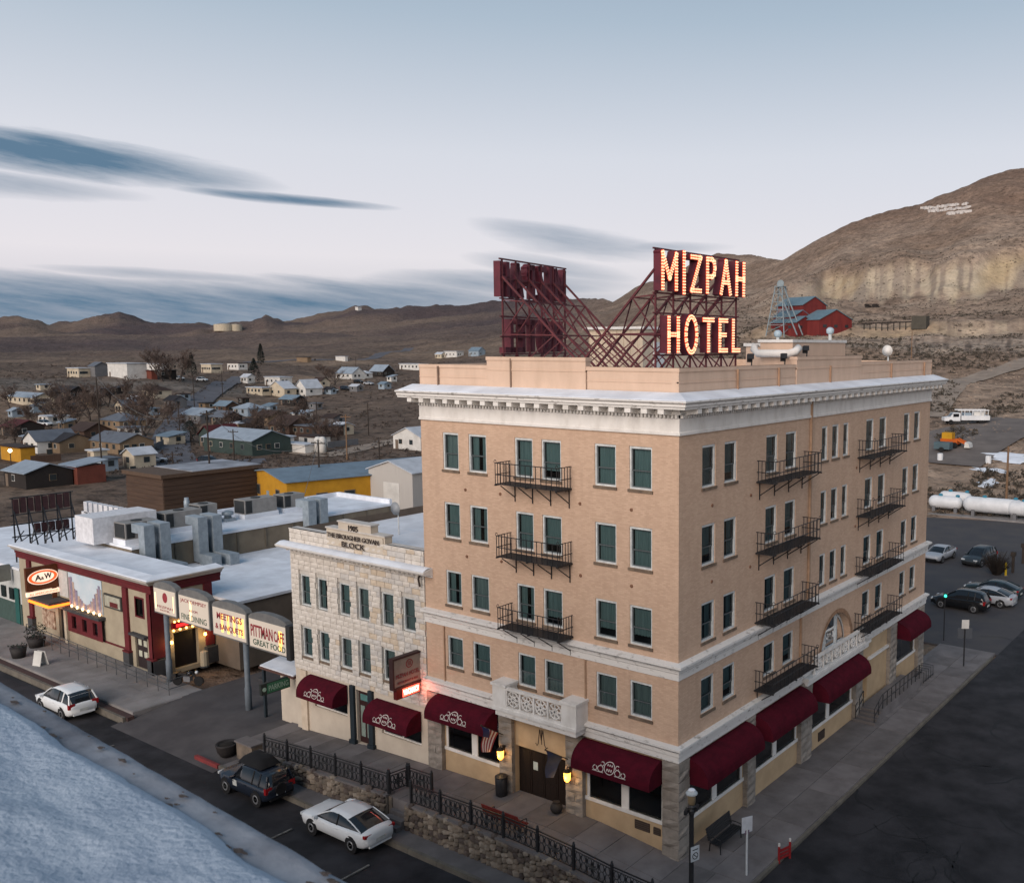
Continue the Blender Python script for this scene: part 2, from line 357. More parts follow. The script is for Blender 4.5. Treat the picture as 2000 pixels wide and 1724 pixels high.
COLS = {  # photo column -> points (distance from the camera foot, photo row or height) the ground passes through
 -900: [(60, _z(-1.4)), (300, _z(-1)), (385, 770), (425, 736), (900, 702), (1500, 680), (2000, 665), (2600, 655), (3500, None)],
 0: [(60, _z(-1.4)), (300, _z(-1)), (385, 770), (425, 736), (900, 702), (1500, 680), (2000, 664), (2600, 652), (3500, None)],
 300: [(60, _z(-1.4)), (300, _z(-1)), (385, 765), (430, 738), (900, 702), (1500, 680), (2000, 662), (2600, 655), (3500, None)],
 450: [(60, _z(-1.4)), (260, _z(-1)), (380, 775), (480, 742), (620, 714), (900, 693), (1400, 672), (1900, 650), (2500, None)],
 600: [(60, _z(-1.4)), (250, _z(-1)), (350, 790), (450, 752), (560, 725), (700, 706), (1000, 688), (1700, 656), (3000, None)],
 800: [(60, _z(-1.4)), (220, _z(-1)), (320, 800), (420, 755), (540, 725), (700, 704), (1000, 680), (1600, 648), (2800, None)],
 1000: [(60, _z(-1.4)), (220, _z(-1)), (320, 780), (420, 735), (540, 710), (700, 688), (900, 660), (1500, 628), (2500, None)],
 1200: [(60, _z(-1.4)), (200, _z(-1)), (280, 775), (350, 735), (450, 705), (600, 680), (800, 645), (1050, 610), (1500, None)],
 1400: [(60, _z(-1.4)), (150, _z(-1)), (220, 775), (300, 715), (390, 668), (480, 645), (650, 615), (850, 575), (1300, None)],
 1525: [(60, _z(-.6)), (130, _z(-.3)), (200, 790), (280, 715), (380, 662), (430, 651), (560, 620), (760, 565), (1000, None)],
 1640: [(60, _z(-.3)), (125, _z(-.25)), (200, 785), (290, 700), (370, 664), (430, 650), (560, 612), (650, 588), (1000, None)],
 1800: [(60, _z(-.3)), (125, _z(-.25)), (185, 826), (240, 750), (300, 694), (390, 650), (520, 618), (640, 575), (1050, None)],
 2000: [(60, _z(-.3)), (125, _z(-.25)), (185, 826), (240, 748), (300, 690), (380, 648), (500, 612), (640, 560), (1100, None)],
 2900: [(60, _z(-.3)), (125, _z(-.25)), (185, 830), (240, 760), (300, 700), (380, 660), (500, 630), (640, 590), (1100, None)]}
def _az(u): return math.atan((u-1000-PPX)/F_PX)
_cu = sorted(COLS); _ca = np.array([_az(u) for u in _cu])
_RR = []; _ZZ = []
for u in _cu:
    rr = [0.]; zz = []
    for r_, v_ in COLS[u]:
        rr.append(float(r_))
        if v_ is None: zz.append(0.)
        elif isinstance(v_, tuple): zz.append(v_[1])
        else: zz.append(VD(u, v_, r_)[2])
    zz = [zz[0]]+zz; _RR.append(rr); _ZZ.append(zz)
_RR = np.array(_RR); _ZZ = np.array(_ZZ); NK = _RR.shape[1]
_sa = np.array([_az(u) for u, v in SKY]); _sv = np.array([v for u, v in SKY], float); _su = np.array([u for u, v in SKY], float)
def terrain(x, y):
    x = np.atleast_1d(np.asarray(x, float)); y = np.atleast_1d(np.asarray(y, float))
    ddx, ddy = x-CAM[0], y-CAM[1]; r = np.hypot(ddx, ddy)
    a = (np.arctan2(ddx, ddy)-YAW+np.pi) % (2*np.pi)-np.pi
    ac = np.clip(a, _ca[0], _ca[-1])
    Rk = [np.interp(ac, _ca, _RR[:, k]) for k in range(NK)]; Zk = [np.interp(ac, _ca, _ZZ[:, k]) for k in range(NK)]
    us = np.tan(ac)*F_PX+1000+PPX; vv = np.interp(ac, _sa, _sv)
    dd = [_fw[i]+(us-1000-PPX)/F_PX*_r2[i]-(vv-862-PPY)/F_PX*_u2[i] for i in range(3)]
    Zk[-1] = CAM[2]+Rk[-1]/np.hypot(dd[0], dd[1])*dd[2]
    Rk += [Rk[-1]*1.3, Rk[-1]*1.3+3500]; Zk += [Zk[-1]*.45, np.full_like(Zk[-1], -5.)]
    z = np.full_like(r, -5.0); m_prev = np.zeros_like(r, bool)
    for k in range(len(Rk)-1):
        t = np.clip((r-Rk[k])/(Rk[k+1]-Rk[k]), 0, 1); t2 = t*t*(3-2*t); t = t*.55+t2*.45
        m = (r >= Rk[k]) & (r < Rk[k+1]); z = np.where(m, Zk[k]*(1-t)+Zk[k+1]*t, z)
    out = np.clip((np.abs(a)-.75)/.9, 0, 1); z = z*(1-out)+(-1.4)*out       # behind the camera the ground is level
    s = np.clip((r-130)/250, 0, 1)*np.where(z > 0, 1, .35)
    far = np.clip((r-300)/2500, 0, 1)
    near_r = np.clip((us-1450)/200, 0, 1)*(1-out)
    amp = s*(1.0+np.minimum(r, 3500)*.0036)
    z = z+amp*((fbm(x/140+far*3, y/140, 3, 5, True)-.62)*2.6)*(1-out)
    z = z+s*(.35+near_r*1.5)*(fbm(x/13, y/13, 9, 4)-.5)*2*(1-out)
    z = z+far*(1-out)*np.clip((r-700)/800, 0, 1)*46*(fbm(x/520+5, y/520, 61, 4, True)-.62)
    tz, td = tail(x, y, r, us); z = z+tz*(1-out)
    return z
def tail(x, y, r, us):
    """waste-rock terraces: spoil cones below a bench (height offset, mask)"""
    c = 655+30*np.sin(us/62.0)+22*(vnoise(us/24, r*0+1, 8)-.5)*2
    t = (r-c)/np.where(r < c, 74.0, 46.0); tri = np.abs(((us+14*vnoise(us/40, r*0+2, 3))/46.0) % 1.0-.5)*2
    lim = np.clip((us-1470)/170, 0, 1)
    top = 640+74
    off = 17*(np.clip(t+.5, 0, 1)-np.clip((r-720)/130, 0, 1))*(.8+.4*vnoise(us/55, r*0+3, 14))
    mask = np.clip(1.5-np.abs(t+.1)*np.where(t < -.1, 1.4+2.6*tri**1.5, 2.0+1.0*vnoise(us/30, r*0+7, 9)), 0, 1)*lim
    # mine terrace below the red mill
    l2 = np.clip((us-1430)/60, 0, 1); t2 = (r-395)/14.0
    off2 = 5.0*(np.clip(t2+.5, 0, 1)-np.clip((r-440)/60, 0, 1))
    mask2 = np.clip(1.2-np.abs(t2+.3)*1.1, 0, 1)*l2
    return off*lim+off2*l2, np.maximum(mask, mask2*.5)
def THV(P): return terrain([p[0] for p in P], [p[1] for p in P])
def TH(x, y): return float(terrain(x, y)[0])
def T(u, v, r0=60., r1=4000.):
    """where the view line through photo pixel (u, v) meets the ground"""
    d = ray(u, v); h = math.hypot(d[0], d[1]); rs = np.geomspace(r0, r1, 330)
    X = CAM[0]+rs/h*d[0]; Y = CAM[1]+rs/h*d[1]; Z = CAM[2]+rs/h*d[2]
    b = np.nonzero(Z < terrain(X, Y))[0]; i = b[0] if len(b) else len(rs)-1
    rs = np.linspace(rs[max(0, i-1)], rs[i], 24); X = CAM[0]+rs/h*d[0]; Y = CAM[1]+rs/h*d[1]; Z = CAM[2]+rs/h*d[2]; b = np.nonzero(Z < terrain(X, Y))[0]; i = b[0] if len(b) else len(rs)-1
    return np.array([X[i], Y[i], terrain(X[i], Y[i])[0]]), rs[i]
aa = np.concatenate([np.linspace(-math.pi, -.75, 40)[:-1], np.linspace(-.75, .55, 760), np.linspace(.55, math.pi, 50)[1:-1]])
rr = np.concatenate([np.linspace(2, 120, 14), np.geomspace(124, 1300, 330), np.geomspace(1320, 9000, 120)])
A_, R_ = np.meshgrid(aa, rr); X_ = CAM[0]+R_*np.sin(A_+YAW); Y_ = CAM[1]+R_*np.cos(A_+YAW); Z_ = terrain(X_.ravel(), Y_.ravel()).reshape(X_.shape)
na, nr = len(aa), len(rr)
vv = np.stack([X_, Y_, Z_], -1).reshape(-1, 3)
i0 = (np.arange(nr-1)[:, None]*na+np.arange(na)[None, :]); j0 = (np.arange(nr-1)[:, None]*na+(np.arange(na)+1) % na)
q = np.stack([i0, j0, j0+na, i0+na], -1).reshape(-1, 4)
me = bpy.data.meshes.new('ground'); me.vertices.add(len(vv)); me.vertices.foreach_set('co', vv.ravel())
me.loops.add(q.size); me.loops.foreach_set('vertex_index', q.ravel()); me.polygons.add(len(q)); me.polygons.foreach_set('loop_start', np.arange(0, q.size, 4)); me.polygons.foreach_set('loop_total', np.full(len(q), 4))
me.polygons.foreach_set('use_smooth', np.ones(len(q), bool)); me.update(); me.validate()
# soil colour (an attribute of the ground itself)
xx, yy, zz = vv.T; rad = np.hypot(xx-CAM[0], yy-CAM[1]); aw = ((np.arctan2(xx-CAM[0], yy-CAM[1])-YAW+np.pi) % (2*np.pi))-np.pi
us = np.tan(np.clip(aw, -1.2, 1.2))*F_PX+1295.8
def mixc3(a, b, t): t = np.asarray(t)[:, None]; return np.asarray(a)*(1-t)+np.asarray(b)*t
n1 = fbm(xx/60, yy/60, 21, 5); n2 = fbm(xx/9, yy/9, 5, 4); n3 = fbm(xx/400, yy/400, 31, 4); n4 = fbm(xx/25, yy/90, 77, 4)
town = np.tile(np.array([.135, .098, .076]), (len(xx), 1)); town = mixc3(town, (.215, .155, .112), np.clip((n1-.45)*4, 0, 1))
hillr = np.tile(np.array([.255, .18, .13]), (len(xx), 1)); hillr = mixc3(hillr, (.37, .275, .205), np.clip((n1-.42)*4, 0, 1)); hillr = mixc3(hillr, (.12, .082, .062), np.clip((n2-.5)*3, 0, 1)*.6)
hillf = np.tile(np.array([.092, .068, .066]), (len(xx), 1)); hillf = mixc3(hillf, (.18, .13, .10), np.clip((n3-.42)*4, 0, 1))
cc = town; tR = np.clip((us-1050)/350, 0, 1); tF = np.clip((rad-700)/900, 0, 1)*(1-tR)
cc = cc*(1-tF[:, None])+hillf*tF[:, None]; tR2 = tR*np.clip((rad-60)/80, 0, 1); cc = cc*(1-tR2[:, None])+hillr*tR2[:, None]
up = np.clip((zz-95)/60, 0, 1)*tR; cc = mixc3(cc, (.185, .118, .085), up*.75)
_, tm = tail(xx, yy, rad, us)
streaks = fbm(us/9+n2, rad/160, 55, 4)
tcol = np.tile(np.array([.52, .42, .30]), (len(xx), 1)); tcol = mixc3(tcol, (.27, .215, .17), np.clip((streaks-.45)*6, 0, 1)*.85); tcol = mixc3(tcol, (.44, .31, .16), np.clip((n4-.5)*5, 0, 1)*.6)
spoil = np.clip(1-np.abs(rad-335)/55, 0, 1)*np.clip((us-1430)/80, 0, 1); g2 = fbm(us/7, rad/40, 66, 4); scol = mixc3(np.tile(np.array([.33, .265, .21]), (len(xx), 1)), (.09, .072, .062), np.clip((g2-.5)*6, 0, 1)); sp2 = spoil*np.clip((n1-.3)*4, 0, 1)*.85; cc = cc*(1-sp2[:, None])+scol*sp2[:, None]
tm = np.clip(tm*(.85+.7*(n2-.35)), 0, 1); tm = tm*np.clip(1.3-up*.5, 0, 1)
cc = cc*(1-tm[:, None])+tcol*tm[:, None]
pale = np.clip((fbm(xx/45, yy/45, 91, 4)-.56)*8, 0, 1)*np.clip((us-1100)/200, 0, 1)*np.clip((rad-150)/100, 0, 1)*(1-np.clip((rad-640)/60, 0, 1)); cc = mixc3(cc, (.40, .31, .235), pale*.75)
benchm = np.clip(1-np.abs(rad-405)/24, 0, 1)*np.clip((620-us)/150, 0, 1); cc = mixc3(cc, (.155, .135, .118), benchm)
ca = me.color_attributes.new('soil', 'FLOAT_COLOR', 'POINT'); ca.data.foreach_set('color', np.concatenate([cc, (1-np.clip(tm*1.0, 0, .62))[:, None]], 1).ravel())
gm = bpy.data.materials.new('desert_soil'); gm.use_nodes = True; t = gm.node_tree; n = t.nodes; l = t.links; b = n['Principled BSDF']; b.inputs['Roughness'].default_value = .95; b.inputs['Specular IOR Level'].default_value = .1
at = n.new('ShaderNodeAttribute'); at.attribute_name = 'soil'; g = n.new('ShaderNodeNewGeometry')
def nz(scale, detail=6):
    k = n.new('ShaderNodeTexNoise'); k.inputs['Scale'].default_value = scale; k.inputs['Detail'].default_value = detail; k.inputs['Roughness'].default_value = .65; l.new(g.outputs['Position'], k.inputs['Vector']); return k
def mrange(k, a, b_, c, d):
    m_ = n.new('ShaderNodeMapRange'); m_.inputs[1].default_value = a; m_.inputs[2].default_value = b_; m_.inputs[3].default_value = c; m_.inputs[4].default_value = d; l.new(k.outputs[0], m_.inputs[0]); return m_
k5 = mrange(nz(.28, 3), .54, .64, 1.0, .5); k1 = mrange(nz(.22), .3, .7, .62, 1.35); k2 = mrange(nz(.9), .56, .66, 1.0, .45); k3 = mrange(nz(.06), .3, .7, .8, 1.2)
m1 = n.new('ShaderNodeMath'); m1.operation = 'MULTIPLY'; l.new(k1.outputs[0], m1.inputs[0]); l.new(k2.outputs[0], m1.inputs[1])
m2 = n.new('ShaderNodeMath'); m2.operation = 'MULTIPLY'; l.new(m1.outputs[0], m2.inputs[0]); l.new(k3.outputs[0], m2.inputs[1])
m3 = n.new('ShaderNodeMath'); m3.operation = 'MULTIPLY'; l.new(m2.outputs[0], m3.inputs[0]); l.new(k5.outputs[0], m3.inputs[1]); m2 = m3
sv = n.new('ShaderNodeVectorMath'); sv.operation = 'SCALE'; mxs = n.new('ShaderNodeMix'); mxs.data_type = 'FLOAT'; mxs.inputs[2].default_value = 1.0; l.new(at.outputs['Alpha'], mxs.inputs[0]); l.new(m2.outputs[0], mxs.inputs[3]); l.new(at.outputs['Color'], sv.inputs[0]); l.new(mxs.outputs[0], sv.inputs['Scale']); l.new(sv.outputs[0], b.inputs['Base Color'])
bp = n.new('ShaderNodeBump'); bp.inputs['Strength'].default_value = .9; bp.inputs['Distance'].default_value = 1.2; k4 = nz(.35, 8); l.new(k4.outputs[0], bp.inputs['Height']); l.new(bp.outputs[0], b.inputs['Normal'])
me.materials.append(gm)
tag(link('ground', me), 'brown desert ground and bare hills round the town', kind='structure')
# roads draped over the ground
def drape(name, pts, wd, mat, label, lift=.12, n=60, sub=6):
    P = [Vector((p[0], p[1])) for p in pts]; L = [0]
    for a_, b_ in zip(P, P[1:]): L.append(L[-1]+(b_-a_).length)
    mb = MB(); S = np.linspace(0, L[-1], n+1); px = np.interp(S, L, [p.x for p in P]); py = np.interp(S, L, [p.y for p in P])
    tx, ty = np.gradient(px), np.gradient(py); ll = np.hypot(tx, ty); nx_, ny_ = -ty/ll, tx/ll
    row = []
    for k in range(sub+1):
        o_ = (k/sub-.5)*wd; X, Y = px+nx_*o_, py+ny_*o_; row.append((X, Y))
    zt_ = np.array([terrain(X, Y) for X, Y in row]); zc = zt_+lift; zc = .5*zc+.5*zc.mean(0)
    for i in range(n+1):
        for k in range(sub+1): mb.v.append((row[k][0][i], row[k][1][i], max(zc[k][i], zt_[k][i]+.06)))
    for i in range(n):
        for k in range(sub):
            a_ = i*(sub+1)+k; mb.f.append((a_, a_+1, a_+sub+2, a_+sub+1))
    return mb.build(name, mat, None, label, kind='structure', smooth=True)
ASPH = M('worn_asphalt', (.034, .032, .036), .85, (.012, .0115, .0135), .45, 1, bump=.5, bs=30, det=9, contrast=(.38, .62))
ROADG = M('grey_road', (.115, .115, .13), .9, (.075, .072, .08), .25, 1, bump=.2, bs=8)
DIRT = M('pale_dirt', (.30, .24, .19), .95, (.21, .165, .13), .3, 1, bump=.3, bs=6)
gp = lambda u, v, **k: T(u, v, **k)[0]
drape('town_road', [gp(345, 915), gp(330, 880), gp(338, 840), gp(365, 805), gp(400, 775), gp(430, 755), gp(470, 735)], 8.5, ROADG, 'grey road climbing away through the houses')
drape('highway', [gp(480, 708), gp(560, 704), gp(640, 703), gp(720, 701), gp(800, 680)], 9, ROADG, 'far highway along the foot of the hills')
drape('gravel_track', [gp(560, 880), gp(640, 890), gp(720, 872), gp(800, 855)], 6, DIRT, 'gravel track past the yellow building')
drape('cross_street', [gp(330, 915), gp(420, 905), gp(520, 900)], 8, ROADG, 'grey cross street beyond the rooftops')
drape('mine_road', [gp(1815, 905), gp(1850, 880), gp(1905, 850), gp(2010, 820)], 16, M('haul_yard_gravel', (.165, .14, .125), .95, (.11, .093, .085), .25, 1, bump=.4, bs=3), 'grey gravel haul yard behind the hotel', n=40)
drape('hill_road', [gp(1805, 815), gp(1840, 772), gp(1880, 745), gp(1960, 722), gp(2040, 700)], 7, DIRT, 'pale dirt road climbing the hill', n=50)
# ---------------------------------------------------------------- streets, pavements, retaining wall
CONC = M('sidewalk_concrete', (.185, .168, .166), .9, (.125, .112, .11), .8, 1, bump=.25, bs=25)
CONC2 = M('sidewalk_concrete_dark', (.15, .136, .134), .9, (.105, .094, .092), .9, 1, bump=.25, bs=25)
CONCL = M('light_concrete', (.24, .225, .22), .9, (.165, .155, .15), .7, 1, bump=.2, bs=25)
KERB = M('kerb_concrete', (.15, .135, .11), .9, (.10, .088, .075), 1.5, 1)
KERBR = M('red_kerb_paint', (.24, .035, .035), .8, (.12, .03, .03), 2, 1)
BRKR = M('red_brick_pave', (.075, .040, .034), .9, (.05, .032, .03), 3, 1, bump=.3, bs=20)
LINEP = M('worn_line_paint', (.20, .19, .17), .9, (.06, .06, .06), 6, 1)
STZ = -.95
_zs = [(-80, -.5), (-42, -.55), (-31, -.5), (-28, -.35), (-24, -.15), (-21, .05), (-15, .28), (-9, .45), (-5, .5), (-3, .32), (0, .02), (5, 0)]
def zsw(x): return float(np.interp(x, [a for a, b in _zs], [b for a, b in _zs]))
# main street: gentle crown, cracked asphalt
mb = MB(); mb.grid(90, 8, lambda a, b: (-150+230*a, -28.6+23.9*b, STZ-.12+.12*math.sin(math.pi*b)**.5))
mb.build('main_street', ASPH, None, 'dark asphalt main street below the hotel', kind='structure', smooth=True)
for k in range(9):      # parking stall ticks along the kerb
    x = -40+5.6*k
    if k in (2, 3): continue
    mb = MB(); mb.box(x, x+.09, -8.3, -6.6, STZ-.04, STZ+.012)
    mb.build('parking_line', LINEP, None, 'worn white parking tick on the main street', kind='structure')
# upper pavement before the hotel, concrete slabs as separate pieces
sw = MB(); xs = np.linspace(-27.6, 3.4, 21)
for a_, b_ in zip(xs, xs[1:]):
    z0, z1 = zsw(a_), zsw(b_)
    sw.add([(a_, -3.45, z0-1.2), (b_, -3.45, z1-1.2), (b_, .6, z1-1.2), (a_, .6, z0-1.2), (a_, -3.45, z0-.03), (b_, -3.45, z1-.03), (b_, .6, z1-.03), (a_, .6, z0-.03)],
           [(3, 2, 1, 0), (4, 5, 6, 7), (0, 1, 5, 4), (1, 2, 6, 5), (2, 3, 7, 6), (3, 0, 4, 7)])
swo = sw.build('sidewalk', CONC, None, 'raised concrete pavement along the hotel front', kind='structure')
def slab(parent, P, t=.045, m=CONC, gap=.012):
    """one pavement slab from four corner points (z included)"""
    c = sum((Vector(p) for p in P), Vector())/4; Q = [Vector(p)+(c-Vector(p)).normalized()*gap*1.4 for p in P]
    mb = MB(); mb.add([q-Vector((0, 0, t)) for q in Q]+Q, [(3, 2, 1, 0), (4, 5, 6, 7), (0, 1, 5, 4), (1, 2, 6, 5), (2, 3, 7, 6), (3, 0, 4, 7)])
    return mb.build('paving_slab', m, parent)
ys = [-3.44, -1.72, .08]
for i in range(20):
    for j in range(2):
        a_, b_ = xs[i], xs[i+1]; dz = random.uniform(-.006, .006)
        slab(swo, [(a_, ys[j], zsw(a_)+dz), (b_, ys[j], zsw(b_)+dz), (b_, ys[j+1], zsw(b_)+dz), (a_, ys[j+1], zsw(a_)+dz)], m=random.choice((CONC, CONC, CONC2)))
# side pavement
ss = MB(); ss.box(-.6, 3.38, .05, 36, -1.2, -.035)
sso = ss.build('side_sidewalk', CONC, None, 'concrete pavement along the hotel side', kind='structure')
yv = np.linspace(.1, 34.9, 20)
for i in range(19):
    for j, (a_, b_) in enumerate(((-.15, 1.6), (1.6, 3.36))):
        if j == 1 and i == 18: b_ = 2.5
        dz = random.uniform(-.006, .006); slab(sso, [(a_, yv[i], dz), (b_, yv[i], dz), (b_, yv[i+1], dz), (a_, yv[i+1], dz)], m=random.choice((CONC, CONC2, CONC)))
mb = MB()
for i in range(19): mb.box(3.40, 3.55, yv[i]+.01, yv[i+1]-.01, -.6, -.005)
mb.build('side_kerb', KERB, sso)
mb = MB(); mb.box(3.58, 30, -4.6, 150, -.9, -.14); mb.build('side_street', ASPH, None, 'dark cracked asphalt side street beside the hotel', kind='structure')
mb = MB(); mb.box(-44, 3.56, 36.05, 128, -.9, -.16); mb.build('rear_lot', M('rear_lot_asphalt', (.055, .052, .058), .9, (.075, .068, .066), .35, 1, bump=.3, bs=12), None, 'grey parking lot behind the hotel', kind='structure')
CRK = M('crack_filler', (.012, .012, .013), .7)
mb = MB(); q = random.Random(3)
for k in range(95):
    x, y = q.uniform(3.8, 22), q.uniform(-2, 40); a_ = q.uniform(0, 6.28); pts = []
    for i in range(9): pts.append((x, y)); a_ += q.uniform(-.7, .7); x += math.cos(a_)*.55; y += math.sin(a_)*.55
    ribbon(mb, pts, q.uniform(.03, .10), lambda a, b: (a, b, -.134))
mb.build('asphalt_cracks', CRK, None, 'dark tar lines and cracks across the side street', kind='stuff')
# lower walk between wall and kerb
mb = MB(); mb.box(-26.5, 3.4, -4.72, -3.4, -1.6, -.82); lw = mb.build('lower_sidewalk', CONC2, None, 'narrow lower pavement under the stone wall', kind='structure')
mb = MB()
for k in range(16): mb.box(-26.6+1.9*k, -26.6+1.9*k+1.88, -4.9, -4.73, -1.5, -.81)
mb.build('kerb', KERB, lw)
mb = MB(); mb.box(-28.9, -26.65, -4.95, -4.76, -1.4, -.80); mb.build('red_kerb', KERBR, None, 'faded red painted kerb by the round planter', kind='structure')
# driveway and left pavements
mb = MB(); mb.grid(16, 30, lambda a, b: (-37.6+11.1*a, -5.6+41*b, STZ-.15+(.57+.10*a)*min(1, b*9)))
mb.build('driveway', M('driveway_asphalt', (.085, .078, .078), .9, (.055, .05, .052), .5, 1, bump=.3, bs=20), None, 'grey driveway between the stone block and the cafe', kind='structure', smooth=True)
lwk = MB(); lwk.box(-72, -37.4, -4.0, .6, -1.4, -.56); lwo = lwk.build('cafe_sidewalk', CONCL, None, 'pale concrete ramp and pavement before the cafe', kind='structure')
xv = np.linspace(-71.9, -37.5, 21)
for i in range(20):
    for j, (a_, b_) in enumerate(((-3.95, -1.8), (-1.8, .38))): slab(lwo, [(xv[i], a_, -.54), (xv[i+1], a_, -.54), (xv[i+1], b_, -.54), (xv[i], b_, -.54)], m=CONCL)
mb = MB(); mb.box(-80, -37.2, -4.42, -4.02, -1.4, -.70); mb.build('brick_strip', BRKR, None, 'dark red brick strip beside the cafe kerb', kind='structure')
mb = MB()
for k in range(21): mb.box(-80+2.03*k, -80+2.03*k+2.01, -4.62, -4.44, -1.4, -.70)
mb.build('kerb', KERB, lwo)
# --- rubble retaining wall with ornamental iron fence
RUB = M('rubble_stone', (.21, .165, .125), .95, (.10, .085, .07), 1.6, 1, bump=.6, bs=14, dist=.03)
RUB2 = M('rubble_stone_pale', (.30, .25, .20), .95, (.17, .14, .11), 1.9, 1, bump=.6, bs=14, dist=.03)
RUB3 = M('rubble_stone_dark', (.11, .085, .07), .95, (.07, .055, .05), 1.9, 1, bump=.6, bs=14, dist=.03)
MORT = M('wall_mortar', (.10, .088, .075), .95, None, 5, 1, bump=.4)
IRON = M('black_iron', (.012, .013, .016), .5, (.02, .02, .022), 8, 1, spec=.4)
rw = thing('retaining_wall', (-14, -3.5, -.8), 'low rubble stone retaining wall between street and hotel pavement', 'wall')
def wy(x): return -3.45-.18*max(0, min(1, (-14.4-x)/9.6))-(.15 if x > -13 else 0)
segs = [(-25.2, -14.35), (-12.75, 1.5)]
core = MB(); cope = MB()
for s0, s1 in segs:
    X = np.linspace(s0, s1, 13)
    for a_, b_ in zip(X, X[1:]):
        za, zb = zsw(a_)+.06, zsw(b_)+.06; ya, yb = wy(a_), wy(b_)
        core.add([(a_, ya-.12, -1.5), (b_, yb-.12, -1.5), (b_, yb+.3, -1.5), (a_, ya+.3, -1.5), (a_, ya-.12, za-.06), (b_, yb-.12, zb-.06), (b_, yb+.3, zb-.06), (a_, ya+.3, za-.06)],
                 [(3, 2, 1, 0), (4, 5, 6, 7), (0, 1, 5, 4), (1, 2, 6, 5), (2, 3, 7, 6), (3, 0, 4, 7)])
        cope.add([(a_, ya-.22, za-.05), (b_, yb-.22, zb-.05), (b_, yb+.32, zb-.05), (a_, ya+.32, za-.05), (a_, ya-.22, za+.05), (b_, yb-.22, zb+.05), (b_, yb+.32, zb+.05), (a_, ya+.32, za+.05)],
                 [(3, 2, 1, 0), (4, 5, 6, 7), (0, 1, 5, 4), (1, 2, 6, 5), (2, 3, 7, 6), (3, 0, 4, 7)])
core.build('wall_core', MORT, rw); cope.build('coping', CONC2, rw)
def rock(mat, seed):
    q = random.Random(seed); mb = MB(); bm = bmesh.new(); bmesh.ops.create_icosphere(bm, subdivisions=1, radius=.5)
    for v in bm.verts: v.co *= q.uniform(.86, 1.18)
    mb.add([v.co[:] for v in bm.verts], [[v.index for v in f.verts] for f in bm.faces]); bm.free(); return mb.mesh('stone', mat)
rocks = [rock(m_, i) for i, m_ in enumerate((RUB, RUB2, RUB3, RUB, RUB2, RUB, RUB3))]
q = random.Random(11); stones = []
for s0, s1 in segs:
    x = s0
    while x < s1:
        z = -.86; top = zsw(x)
        while z < top-.02:
            h = q.uniform(.2, .34); wd_ = q.uniform(.24, .46); stones.append((x+q.uniform(-.06, .06), wy(x)-.13, z+h/2, wd_, h)); z += h*.93
        x += .33
stones.sort(key=lambda s_: -(s_[0]))
vis = [s_ for s_ in stones if -24.5 < s_[0] < -1]
keep = set(id(s_) for s_ in vis[:290]); rest = MB()
for s_ in stones:
    mi = q.randrange(len(rocks))
    if id(s_) in keep: link('stone', rocks[mi], rw, (s_[0]+14, s_[1]+3.5, s_[2]+.8), 0, (s_[3]*1.15, .34, s_[4]*1.12), (0, q.uniform(-.3, .3), 0))
    else:
        src = rocks[mi]; rest.add([(v.co.x*s_[3]*1.15+s_[0], v.co.y*.34+s_[1], v.co.z*s_[4]*1.12+s_[2]) for v in src.vertices], [tuple(p.vertices) for p in src.polygons])
rest.build('stones', RUB, rw, kind='stuff', fixn=False)
# recess with steps down to the street
st_ = thing('street_steps', (-13.5, -3.2, -.8), 'concrete steps cut through the stone wall to the street', 'steps')
for k in range(5):
    mb = MB(); zt = -.62+.2*k; mb.box(-14.1, -12.95, -4.25+.3*k, -4.25+.3*(k+1)+(.4 if k == 4 else .02), -1.2, zt); mb.build('step', CONC2, st_)
mb = MB(); mb.box(-14.36, -14.12, -3.5, -2.4, -1.2, zsw(-14)-.02); mb.build('flank_wall', RUB, st_); mb = MB(); mb.box(-12.94, -12.72, -3.5, -2.4, -1.2, zsw(-13)-.02); mb.build('flank_wall', RUB, st_)
